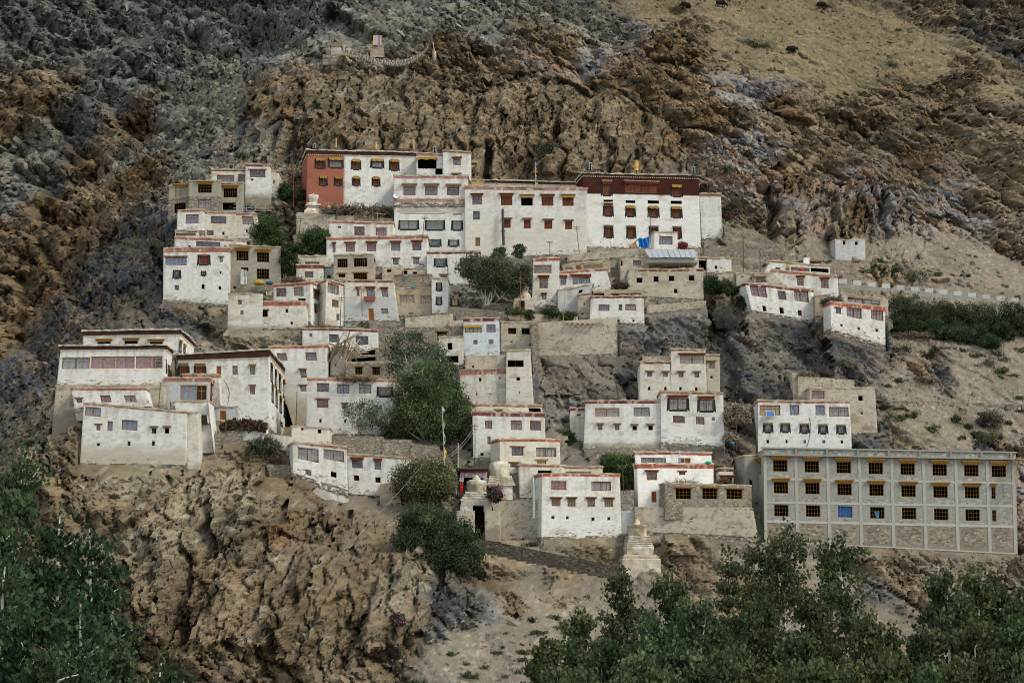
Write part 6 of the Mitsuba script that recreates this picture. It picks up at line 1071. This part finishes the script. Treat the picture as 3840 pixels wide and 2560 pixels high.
def heap(name, lab, cat, tile, x, y, rx, ry, d, colr, seed=1, mat='matte'):
    import trimesh
    s = trimesh.creation.icosphere(3); v = np.array(s.vertices); k = TILES[tile][2] * d / FOCAL; v = v * (1 + .5 * (fbm(v * 1.7 + seed, 3, seed) - .5))[:, None] * [rx * k, rx * k * .7, ry * k]; p = v + at(*px(tile, x, y), d); m = MB(); m.raw(p, s.faces, np.asarray(colr)[None] * (.8 + .4 * noise(p * 3, 9))[:, None]); key = numbered(name); put(key, m, mat, smooth=True); tag(key, lab, cat)
heap('tarpaulin', 'yellow brown tarpaulin heap on the ledge of the stone block house', 'tarpaulin', 'D', 1110, 1178, 52, 20, 337.5, (.33, .21, .04), 3); heap('bundle', 'dark blue bundle right of the yellow brown tarpaulin', 'bundle', 'D', 1200, 1178, 32, 18, 337.5, (.05, .07, .1), 5); heap('tarpaulin', 'green tarpaulin heap on the roof of the bright white house', 'tarpaulin', 'I', 2247, 316, 28, 14, 293, (.02, .30, .16), 7)
heap('bundle', 'turquoise bundle on the terrace above the mud plastered house', 'bundle', 'F', 1290, 182, 24, 8, 331.5, (.05, .2, .2), 8); heap('bundle', 'bright blue bag below the wood pile left of the hostel', 'bundle', 'J', 207, 312, 16, 10, 302, (.04, .2, .4), 9)
# stacks of firewood, dung and brushwood on roofs and ledges
def pile(name, lab, tile, x0, x1, y, h, d, dep, n, colr, ln, rad=.05, upright=0.0, seed=0):
    key = thing(name, lab, 'wood pile'); r = np.random.default_rng(seed); m = MB(); s = TILES[tile][2] * d / FOCAL
    for k in range(n):
        u = r.random(); c = at(*px(tile, x0 + (x1 - x0) * u, y), d) + [0, dep * (r.random() - .5), h * s * r.random() * (.5 + .5 * math.sin(u * 3.14)) - .1]; t = unit(r.normal(size=3) * [1, .7, .35 + upright]); L = ln * (.5 + r.random()); b = r.normal(size=3) * L * .12
        m.tube([c - t * L / 2, c + b, c + t * L / 2], [rad, rad * (.8 + .4 * r.random()), rad * .5], np.asarray(colr) * (.6 + .8 * r.random()), 4)
    part(key, 'branches', m, kind='stuff', label='jumble of cut branches')
pile('brushwood', 'tangle of dark brushwood at the foot of the white temple wall', 'A', 520, 1110, 950, 60, 348.5, 2.5, 700, (.10, .08, .06), 2.2, .05, .3, 1); pile('firewood', 'stack of dark split logs on the shed roof beside the long white hall', 'E', 1620, 2005, 1058, 85, 290, 1.2, 420, (.055, .038, .026), .9, .14, .9, 2); pile('brushwood', 'round brushwood bundle on the roof corner of the rightmost white house', 'C', 865, 1015, 668, 58, 326.5, 1.5, 260, (.09, .075, .055), 1.1, .04, .3, 3); pile('firewood', 'tall round stack of pale firewood between white houses and hostel', 'J', 150, 328, 155, 130, 303.5, 2.0, 480, (.20, .17, .13), .9, .08, .2, 4); pile('firewood', 'lower stack of pale firewood below the tall round stack', 'J', 152, 238, 292, 60, 302.5, 1.5, 160, (.2, .17, .13), .9, .08, .2, 5)
pile('brushwood', 'brown brushwood bundle below the very dark narrow tree', 'D', 1330, 1500, 1168, 40, 333.5, 1.2, 220, (.13, .10, .065), 1.3, .04, .2, 6); pile('brushwood', 'dark brushwood on the edge of the old stone house roof', 'B', 1180, 1310, 1352, 30, 331, 1.2, 200, (.06, .05, .04), 1.1, .05, .2, 7); pile('timber', 'loose grey roof timbers sliding off the collapsed roof', 'F', 560, 860, 800, 150, 318, 1.2, 26, (.26, .21, .15), 4.5, .09, .5, 8); pile('timber', 'loose poles and brush on the roof of the white brick house', 'F', 620, 960, 990, 18, 302.5, 1.5, 120, (.16, .12, .08), 1.4, .05, .1, 9)
pile('brushwood', 'dry branches and roots piled below the white temple wall, right part', 'A', 780, 1010, 990, 60, 347.4, .8, 60, (.27, .22, .16), 2.6, .035, .5, 10); pile('brushwood', 'dark fodder heap under the white shed left of the sloping edge house', 'G', 30, 130, 790, 50, 288, 1.0, 160, (.08, .06, .045), 1.0, .05, .2, 11); pile('brushwood', 'grey brush on the wall right of the footpath below the willow thicket', 'C', 1400, 1680, 905, 30, 328, 1.2, 260, (.12, .095, .07), 1.3, .04, .2, 12)
pile('brushwood', 'dry twigs along the roof of the strip windowed white house above the collapsed roof', 'F', 335, 560, 545, 24, 327, 2.0, 170, (.15, .12, .08), 1.2, .035, .15, 21); pile('brushwood', 'bleached branches on the roof of the orange windowed stone house', 'I', 1880, 2150, 503, 22, 292.5, 1.5, 160, (.22, .18, .13), 1.3, .035, .15, 22)
pile('brushwood', 'twig heap in front of the small maroon lintel house beside the hostel', 'J', 108, 192, 614, 40, 297, 1.2, 150, (.11, .07, .045), .9, .05, .3, 23); pile('timber', 'grey roof beams of the open porch above the big cream front house', 'E', 930, 1200, 925, 26, 286.5, 2.0, 40, (.12, .1, .075), 2.6, .08, .1, 24)
pile('brushwood', 'dark fodder layer on the roof edge of the middle curtained house right', 'C', 690, 830, 1192, 16, 313.5, 1.5, 120, (.13, .1, .07), 1.1, .04, .15, 25); pile('brushwood', 'brush on the roof of the ruined house left of the bluish house', 'F', 1530, 1730, 622, 16, 322.5, 1.5, 110, (.16, .13, .09), 1.0, .04, .15, 26); pile('brushwood', 'thin brush line on the roof of the low white house with red parapet at left', 'D', 560, 990, 808, 12, 342.5, 1.5, 130, (.14, .11, .075), 1.1, .035, .1, 27)
# banners, finials and flags on the temples
def cylinder_banner(lab, tile, x, y0, y1, hw, d, cols):
    key = thing('roof_banner', lab, 'banner'); k = TILES[tile][2] * d / FOCAL; b = at(*px(tile, x, y1), d); Ht = (y1 - y0) * k; w = hw * k
    m = MB(); m.tube([b - [0, 0, .6], b + [0, 0, Ht * .3]], w * .28, (.05, .05, .06)); part(key, 'stand', m)
    m = MB(); prof, cc = [], []
    for j, z in enumerate(np.linspace(.25, .92, 9)): prof.append((w * (.92 + .08 * (j % 2)), Ht * z)); cc.append(cols[(j // 2) % len(cols)])
    m.lathe(b, prof, np.array(cc), 14); part(key, 'drum', m)
    if cols[0][0] < .3:
        for q in range(5): a = q * 1.2566 + .4; m = MB(); o = b + [w * 1.02 * math.cos(a), w * 1.02 * math.sin(a), 0]; m.tube([o + [0, 0, Ht * .25], o + [0, 0, Ht * .92]], w * .11, (.55, .55, .55)); part(key, 'white_stripe', m)
    m = MB(); m.lathe(b, [(w * 1.05, Ht * .92), (w * 1.05, Ht * .95), (w * .3, Ht * .97), (.02, Ht * 1.05)], (.5, .36, .12) if cols[0][0] > .3 else (.5, .5, .5), 14); part(key, 'cap', m)
BK, GO = ((.02, .025, .03), (.02, .025, .03)), ((.52, .35, .09), (.45, .29, .07))
for a in (('black and white cylinder banner at the left corner of the main temple roof', 'B', 972, 255, 345, 17, 350.5, BK), ('black and white cylinder banner at the right corner of the main temple roof', 'B', 1884, 290, 372, 16, 350, BK), ('tall golden cylinder banner above the middle of the main temple roof', 'B', 1380, 232, 362, 18, 350, GO), ('small black cylinder banner at the left corner of the red and white temple roof', 'A', 420, 322, 384, 12, 354, BK), ('black and white cylinder banner above the open porch wing', 'A', 1482, 352, 416, 15, 352, BK), ('small golden finial on the middle of the red and white temple roof', 'A', 965, 310, 392, 9, 353, GO), ('thin golden finial above the brick red temple part', 'A', 612, 274, 385, 7, 354, ((.4, .27, .12), (.36, .22, .1))), ('thin pale finial on the right part of the temple roof', 'A', 1296, 286, 405, 8, 353, ((.42, .32, .2), (.36, .26, .16)))): cylinder_banner(*a)
def flag_pole(lab, tile, x0, y0, x1, y1, d, cols, w):
    key = thing('flag_pole', lab, 'flag pole'); a, b = line(tile, x0, y0, x1, y1, d); m = MB(); m.tube([a, b - [0, 0, .5]], [.04, .07], (.4, .38, .34)); part(key, 'pole', m); n = len(cols)
    for k in range(n):
        u = np.linspace(k / n, (k + .96) / n, 6); c = a + (b - a) * (.03 + .92 * u)[:, None]; sw = w * (.5 + .5 * np.sin(u * 23)); o = np.stack([.05 + sw, .08 * np.sin(u * 40) - .05, 0 * u], 1); m = MB(); m.raw(np.vstack([c + [.04, -.05, 0], c + o]), [[i, i + 1, 7 + i, 6 + i] for i in range(5)], jit(cols[k])); part(key, 'flag', m)
Bl, Wh, Rd, Gn, Ye = (.06, .12, .28), (.36, .36, .36), (.36, .06, .06), (.06, .24, .16), (.5, .36, .05)
flag_pole('tall prayer flag pole with faded coloured cloth, in front of the large dark tree', 'G', 1546, 282, 1570, 775, 286, [Wh, (.1, .12, .2), (.3, .36, .38), (.38, .24, .26), Gn, (.12, .3, .26), (.3, .33, .3), Gn, (.42, .3, .2), (.2, .32, .3), Ye, Ye], .28)
flag_pole('prayer flag pole with blue and yellow cloth on the long white wing roof', 'B', 486, 252, 492, 480, 346.5, [Bl, Wh, Rd, Ye, (.1, .14, .2), (.08, .1, .2), Ye], .35)
flag_pole('small pole with red and green flags right of the roof terrace house', 'C', 965, 412, 975, 470, 332, [Rd, Gn, Rd], .4)
# the little shrine with prayer flags high on the cliff
D0 = land(*px('N', 510, 440))[1] - 1.0; D1 = land(*px('N', 808, 390))[1] - 2.5; D2 = min(land(*px('N', x, y))[1] for x, y in ((620, 400), (800, 445), (950, 455), (1100, 430), (1190, 360))) - .6; D3 = land(*px('N', 1235, 450))[1] - .6
key = thing('cairn_shrine', 'small cream pillar shrine with flat cap, left end of the cliff prayer flags', 'shrine'); a, b = at(*px('N', 472, 430), D0), at(*px('N', 545, 345), D0); m = MB(); P = [at(*px('N', x, y), D0) for x, y in ((474, 342), (545, 342), (548, 420), (472, 420))]; wall_mesh(m, Face(P), 'cream', (), .3, None, 3); bk = [p + np.array([0, 3., 0]) for p in P]
for q in ([P[1], bk[1], bk[2], P[2]], [bk[0], P[0], P[3], bk[3]], [P[0], P[1], bk[1], bk[0]]): m.quad(q, (.45, .38, .3))
part(key, 'pillar', m); m = MB(); m.box(P[0] + [-.25, -.2, 0], P[1] + [.25, 3.2, .7], (.20, .15, .10)); part(key, 'cap', m); m = MB(); a = at(*px('N', 412, 480), D0); b = at(*px('N', 548, 405), D0); F_ = Face([[a[0], D0 - .3, b[2]], [b[0], D0 - .3, b[2]], [b[0], D0 - .3, a[2]], [a[0], D0 - .3, a[2]]]); wall_mesh(m, F_, 'stone', (), .4); stones(m, F_, 0, 1, 0, 1, (.6, .3)); part(key, 'stone_footing', m)
chorten('small white shrine wrapped in coloured prayer scarves high on the cliff', 'N', 808, D1, [('dome', 'r', (.36, .35, .32), [(8, 254), (26, 258), (32, 270), (28, 300)]), ('steps', 's', (.36, .35, .32), steps(2, 300, 336, 34, 48)), ('base', 's', (.24, .21, .17), [(50, 336), (52, 360), (56, 420)])], name='cliff_shrine')
for k, (cx, colr) in enumerate(((790, Ye), (800, (.3, .35, .5)), (815, Wh), (826, Rd), (836, Wh))): a = at(*px('N', cx, 262), D1 - .2); m = MB(); m.box(a + [-.2, -.05, -1.9], a + [.2, .02, 0], colr); key = numbered('prayer_scarf'); put(key, m); tag(key, f'{["yellow", "blue grey", "white left", "red", "white right"][k]} prayer scarf hanging on the small white cliff shrine', 'scarf')
key = thing('pole', 'thin pinkish pole at the right end of the prayer flags on the cliff', 'pole'); m = MB(); m.tube(line('N', 1222, 308, 1232, 380, D3), .1, (.42, .36, .3)); part(key, 'shaft', m); m = MB(); m.tube([at(*px('N', 1232, 380), D3), at(*px('N', 1235, 450), D3)], .4, (.42, .3, .24)); part(key, 'base', m)
for k, (p, mid, q) in enumerate((((548, 352), (860, 442), (1000, 452)), ((548, 372), (800, 440), (1140, 425)), ((700, 405), (900, 460), (1150, 380)), ((860, 450), (1040, 455), (1192, 330)), ((550, 388), (640, 405), (700, 410)))):
    A, M_, B_ = (at(*px('N', *c), D2 - .25 * k) for c in (p, mid, q)); u = np.linspace(0, 1, 60)[:, None]; c = A * (1 - u) ** 2 + 2 * u * (1 - u) * (2 * M_ - (A + B_) / 2) + B_ * u ** 2; key = thing('prayer_flags', f'string of small coloured prayer flags on the cliff, {["longest, sagging to the left", "long low one", "middle one", "steep right one", "short left one"][k]}', 'prayer flags'); m = MB(); m.tube(c, .02, (.3, .3, .3), 3); part(key, 'cord', m); m = MB()
    for i in range(0, 59): t = c[i + 1] - c[i]; m.quad([c[i] + t * .1, c[i] + t * .92, c[i] + t * .92 + [0, -.05 * (i % 3), -.55], c[i] + t * .1 + [0, .05, -.55]], jit([Bl, Wh, Rd, Gn, Ye][i % 5], .2))
    part(key, 'flags', m, kind='stuff', label='row of small flags in blue, white, red, green and yellow')
# wall with white merlons on the right
WA, WB_ = at(*px('C', 992, 512), 343), at(*px('C', 2360, 655), 347)
key = thing('merlon_wall', 'long stone and concrete retaining wall topped with white merlons, right edge', 'wall'); lo = [np.array([0, 0, z]) for z in (-3.6, -5.5)]; F_ = Face([WA, WB_, WB_ + lo[1], WA + lo[0]]); m = MB(); wall_mesh(m, F_, 'hostel', (), .4, None, 9, amp=.05); m.quad([WA, WB_, WB_ + [0, 2, 0], WA + [0, 2, 0]], (.38, .36, .33)); part(key, 'wall', m); m = MB()
for k in range(9): stones(m, F_, k / 9 + .012, (k + 1) / 9 - .018, .30, .80, (.5, .26), .08)
part(key, 'stone_panels', m, kind='stuff', label='dark rubble panels between pale concrete frames')
for k in range(13): c = WA + (WB_ - WA) * ((k + .28) / 13); m = MB(); m.box(c + [-.65, .1, -.05], c + [.65, .45, .78 - .012 * k], jit((.40, .40, .38), .1)); part(key, 'merlon', m)
# path walls on the right hand slope
for lab, t, pts, h_ in (('low dry stone field wall running across the gravel slope above the hostel', 'J', ((1400, 35), (1600, 38), (1800, 45), (2000, 50), (2200, 58), (2352, 65)), .7), ('low dry stone edging below the willow thicket', 'C', ((1660, 940), (1800, 975), (1950, 1010), (2100, 1060), (2300, 1100)), .5)):
    key = thing('field_wall', lab, 'wall'); m = MB(); P = [land(*px(t, *p)) for p in pts]
    for a, b in zip(P[:-1], P[1:]):
        n_ = int(np.linalg.norm(b - a) / .4)
        for k in range(n_):
            for j in range(3): c = a + (b - a) * (k + rng.random()) / n_ + [0, -.2 + .2 * j, h_ * j / 3]; s = (.14 + .16 * rng.random(3)); m.box(c - s, c + s * [1, 1, .7], jit(STONEC[rng.integers(6)], .25))
    part(key, 'stones', m, kind='stuff', label='piled flat stones')
# boulders
import trimesh
ico = trimesh.creation.icosphere(3)
BO = '1740 485 66 2105 540 42 1960 520 40 1990 512 30 1640 525 30 1360 492 32 1212 460 30 1275 330 34 1110 335 36 2065 262 30 2180 460 32 2238 1180 30 1945 300 28 2070 225 30 1840 450 36 1800 525 24 2250 470 26 1700 410 34 1480 350 22 1150 395 28'
for x, y, rr in np.array(BO.split(), float).reshape(-1, 3):
    p = land(*px('C', x, y + rr * .3)); k = rr * .5102 * p[1] / FOCAL; v = np.array(ico.vertices); r = np.random.default_rng(int(x + y)); nn = r.normal(size=(9, 3)); nn /= np.linalg.norm(nn, axis=1, keepdims=True)
    for n_ in nn: dd = v @ n_; v = v - np.clip(dd - (.55 + .3 * r.random()), 0, None)[:, None] * n_
    v = v * (1 + .12 * (fbm(v * 3 + x, 3, 4) - .5))[:, None] * k * [1.15, .9, .8]; cc = np.asarray((.20, .15, .11)) * (.7 + .6 * fbm(v * 2 / k + x, 3, 6))[:, None]; m = MB(); m.raw(v + p + [0, 0, .1 * k], ico.faces, cc); key = numbered('boulder'); put(key, m); tag(key, 'brown angular boulder lying on the gravel slope above the merlon wall', 'boulder', 'boulders on the gravel slope at the right')
# loose stones below the cliffs
r = np.random.default_rng(91); m = MB()
for k in range(4500):
    u, v = ((2700 + r.random() * 1140, 880 + r.random() * 900) if k % 3 == 0 else (1450 + r.random() * 750, 2280 + r.random() * 280) if k % 3 == 1 else (300 + r.random() * 1700, 50 + r.random() * 450))
    y = 240 + np.arange(0, 330, 1.0); Q = EYE + ray(u, v) * y[:, None]; hh = np.nonzero(land_y(Q[:, 0], Q[:, 2]) <= y)[0]
    if not len(hh): continue
    p = Q[hh[0]]; s = (.05 + .2 * r.random() ** 4) * (.6 + r.random(3)); a = r.random() * 3; w = (BOXV - .5) * 2 * s + (r.random((8, 3)) - .5) * s * .6; w = np.stack([w[:, 0] * math.cos(a) - w[:, 2] * math.sin(a), w[:, 1], w[:, 0] * math.sin(a) + w[:, 2] * math.cos(a)], 1); m.raw(w + p, BOXF, np.array([(.22, .18, .13), (.15, .14, .13), (.27, .23, .18), (.12, .11, .105)][r.integers(4)]) * (.8 + .4 * r.random()))
put('rubble', m); labels['rubble'] = {'label': 'loose angular stones scattered over the scree and gravel', 'category': 'rubble', 'kind': 'stuff'}
# black yaks grazing on the upper slope
import manifold3d as m3
def hull(a, b, ra, rb, n=18):
    s = m3.Manifold.sphere(ra, n).translate(tuple(a)); t = m3.Manifold.sphere(rb, n).translate(tuple(b)); return m3.Manifold.batch_hull([s, t])
def yak(x, y, face, lab, graze):
    p = land(*px('O', x, y)); B = [hull((-.75, 0, .95), (.55, 0, 1.08), .42, .46), hull((.3, 0, 1.2), (.6, 0, 1.25), .36, .34), hull((-.7, 0, .8), (.5, 0, .85), .36, .36)]; hz = .55 if graze else 1.05
    B += [hull((.7, 0, 1.05), (1.25, 0, hz + .1), .27, .2), hull((1.22, 0, hz + .1), (1.5, 0, hz - .22), .19, .11)]
    for sx, bx in ((-.8, -.08), (-.6, .06), (.45, .05), (.65, -.05)):
        sy = .2 if bx > 0 else -.2; hock = (sx - (.1 if sx < 0 else -.02), sy, .45); B += [hull((sx, sy, .85), hock, .22, .10), hull(hock, (sx, sy, .06), .10, .085)]
    B += [hull((-1.12, 0, 1.0), (-1.22, 0, .4), .06, .12), hull((1.3, .14, hz + .2), (1.32, .38, hz + .42), .05, .02, 8), hull((1.3, -.14, hz + .2), (1.32, -.38, hz + .42), .05, .02, 8)]
    s = B[0]
    for q in B[1:]: s = s + q
    s = s.refine_to_length(.16); mm = s.to_mesh(); t = trimesh.Trimesh(mm.vert_properties[:, :3], mm.tri_verts); trimesh.smoothing.filter_taubin(t, iterations=6); v = np.array(t.vertices) * [face, 1, 1]; a = .3; v = np.stack([v[:, 0] * math.cos(a) - v[:, 1] * math.sin(a), v[:, 0] * math.sin(a) + v[:, 1] * math.cos(a), v[:, 2]], 1) * 1.0
    m = MB(); m.raw(v + p + [0, -.5, 0], t.faces, (.016, .014, .013)); key = numbered('yak'); put(key, m, smooth=True); tag(key, lab, 'yak')
yak(530, 52, -1, 'black yak grazing on the upper slope, leftmost of the herd', True); yak(722, 42, 1, 'black yak near the top edge, second of the herd from the left', True); yak(1262, 50, 1, 'black yak near the top edge, rightmost of the herd', True); yak(1100, 290, 1, 'black yak walking on the slope below the rest of the herd', False)
# person on the roof of the new grey block house
def person(tile, x, y, d, lab):
    s = TILES[tile][2] * d / FOCAL; p = at(*px(tile, x, y), d); B = [hull((0, 0, .95), (0, .02, 1.35), .17, .2), hull((0, .0, 1.4), (0, 0, 1.52), .08, .07), hull((0, -.02, 1.62), (0, -.02, 1.7), .105, .10)]
    for sg in (-1, 1):
        k = (sg * .13, -.05, .5); B += [hull((sg * .1, 0, .92), k, .12, .085), hull(k, (sg * .14, .02, .08), .08, .055), hull((sg * .14, -.02, .05), (sg * .15, -.18, .04), .05, .04)]
        e = (sg * .3, -.03, 1.12); hnd = (sg * .26, -.2, .9); B += [hull((sg * .2, 0, 1.4), e, .075, .055), hull(e, hnd, .055, .04), hull(hnd, (sg * .25, -.24, .82), .045, .035)]
        for q in range(4): B.append(hull((sg * (.22 + .022 * q), -.25, .82), (sg * (.22 + .02 * q), -.24, .74 - .01 * q), .012, .01, 8))
        B.append(hull((sg * .22, -.22, .86), (sg * .2, -.28, .8), .013, .01, 8))
    B.append(hull((0, -.12, 1.65), (0, -.125, 1.63), .025, .02, 8)); s_ = B[0]
    for q in B[1:]: s_ = s_ + q
    mm = s_.refine_to_length(.05).to_mesh(); t = trimesh.Trimesh(mm.vert_properties[:, :3], mm.tri_verts); trimesh.smoothing.filter_taubin(t, iterations=5); v = np.array(t.vertices); c = np.where(v[:, 2:3] > 1.5, (.28, .17, .11), np.where(v[:, 2:3] > .9, (.05, .055, .07), (.04, .045, .07))); hair = (v[:, 2] > 1.66) & (v[:, 1] > -.09) | (v[:, 2] > 1.74); c = np.where(hair[:, None], (.015, .012, .01), c); c = np.where(((np.abs(v[:, 0]) > .2) & (v[:, 2] < .93) & (v[:, 1] < -.12))[:, None], (.28, .17, .11), c)
    key = thing('person', lab, 'person'); m = MB(); m.raw(v + p, t.faces, c); part(key, 'body', m, smooth=True)
person('D', 522, 292, 351.0, 'person in dark clothes standing on the roof of the grey block house')
# odds and ends
key = thing('satellite_dish', 'white satellite dish on the ledge of the upper white wing', 'satellite dish'); o = at(*px('A', 1143, 785), 346.2); m = MB(); m.lathe(np.zeros(3), [(0, 0), (.2, .03), (.4, .12), (.48, .18)], (.55, .55, .56), 16); v, f, c = m.mesh(); v = np.stack([v[:, 0], -v[:, 2] * .9 + v[:, 1] * .3, v[:, 1]], 1) + o; mm = MB(); mm.raw(v, f, c); part(key, 'dish', mm); mm = MB(); mm.tube([o + [0, .1, -.5], o], .04, (.4, .4, .4)); part(key, 'stand', mm); mm = MB(); mm.tube([o, o + [0, -.45, .1]], .02, (.4, .4, .4)); part(key, 'arm', mm)
key = thing('water_tank', 'white box on the roof terrace of the right hand group', 'tank'); a = at(*px('C', 736, 374), 336.5); b = at(*px('C', 775, 328), 336.5); m = MB(); m.box([a[0], 336.5, a[2]], [b[0], 337.8, b[2]], (.62, .64, .66)); part(key, 'box', m); m = MB(); m.box([a[0] - .05, 336.44, b[2] - .02], [b[0] + .05, 337.85, b[2] + .08], (.55, .57, .6)); part(key, 'lid', m)  # white board shape of unknown use, built as a lidded box
heap('cloth', 'small red cloth hanging on the roof terrace house', 'cloth', 'C', 716, 412, 12, 12, 335.2, (.5, .03, .04), 12)
key = thing('terrace_roof', 'brown timber shelter roof behind the white box on the roof terrace', 'shelter'); a = at(*px('C', 700, 350), 337.8); b = at(*px('C', 872, 340), 337.8); m = MB(); m.box([a[0], 337.8, a[2]], [b[0], 340, b[2]], (.2, .15, .1)); part(key, 'roof', m)
for x in (780, 865): m = MB(); m.tube(line('C', x, 345, x, 395, 338), .07, (.2, .13, .08)); part(key, 'post', m)
key = thing('balcony', 'red painted balcony box under the wide window of the house with the red door', 'balcony'); a = at(*px('F', 864, 300), 331.4); b = at(*px('F', 956, 274), 331.4); m = MB(); m.box([a[0], 330.7, a[2]], [b[0], 331.5, b[2]], (.25, .09, .07)); part(key, 'box', m); m = MB(); m.box([a[0] - .1, 330.6, b[2]], [b[0] + .1, 331.5, b[2] + .1], (.3, .12, .09)); part(key, 'rail', m)
key = thing('beam_row', 'row of roof beam ends along the ruined mud plaster wall', 'beams')
for k in range(6): a = at(*px('H', 890 + 46 * k, 492 + k * 1.2), 324.6); m = MB(); m.box(a + [-.17, -.5, -.13], a + [.17, .5, .13], jit((.4, .34, .25))); part(key, 'beam', m)
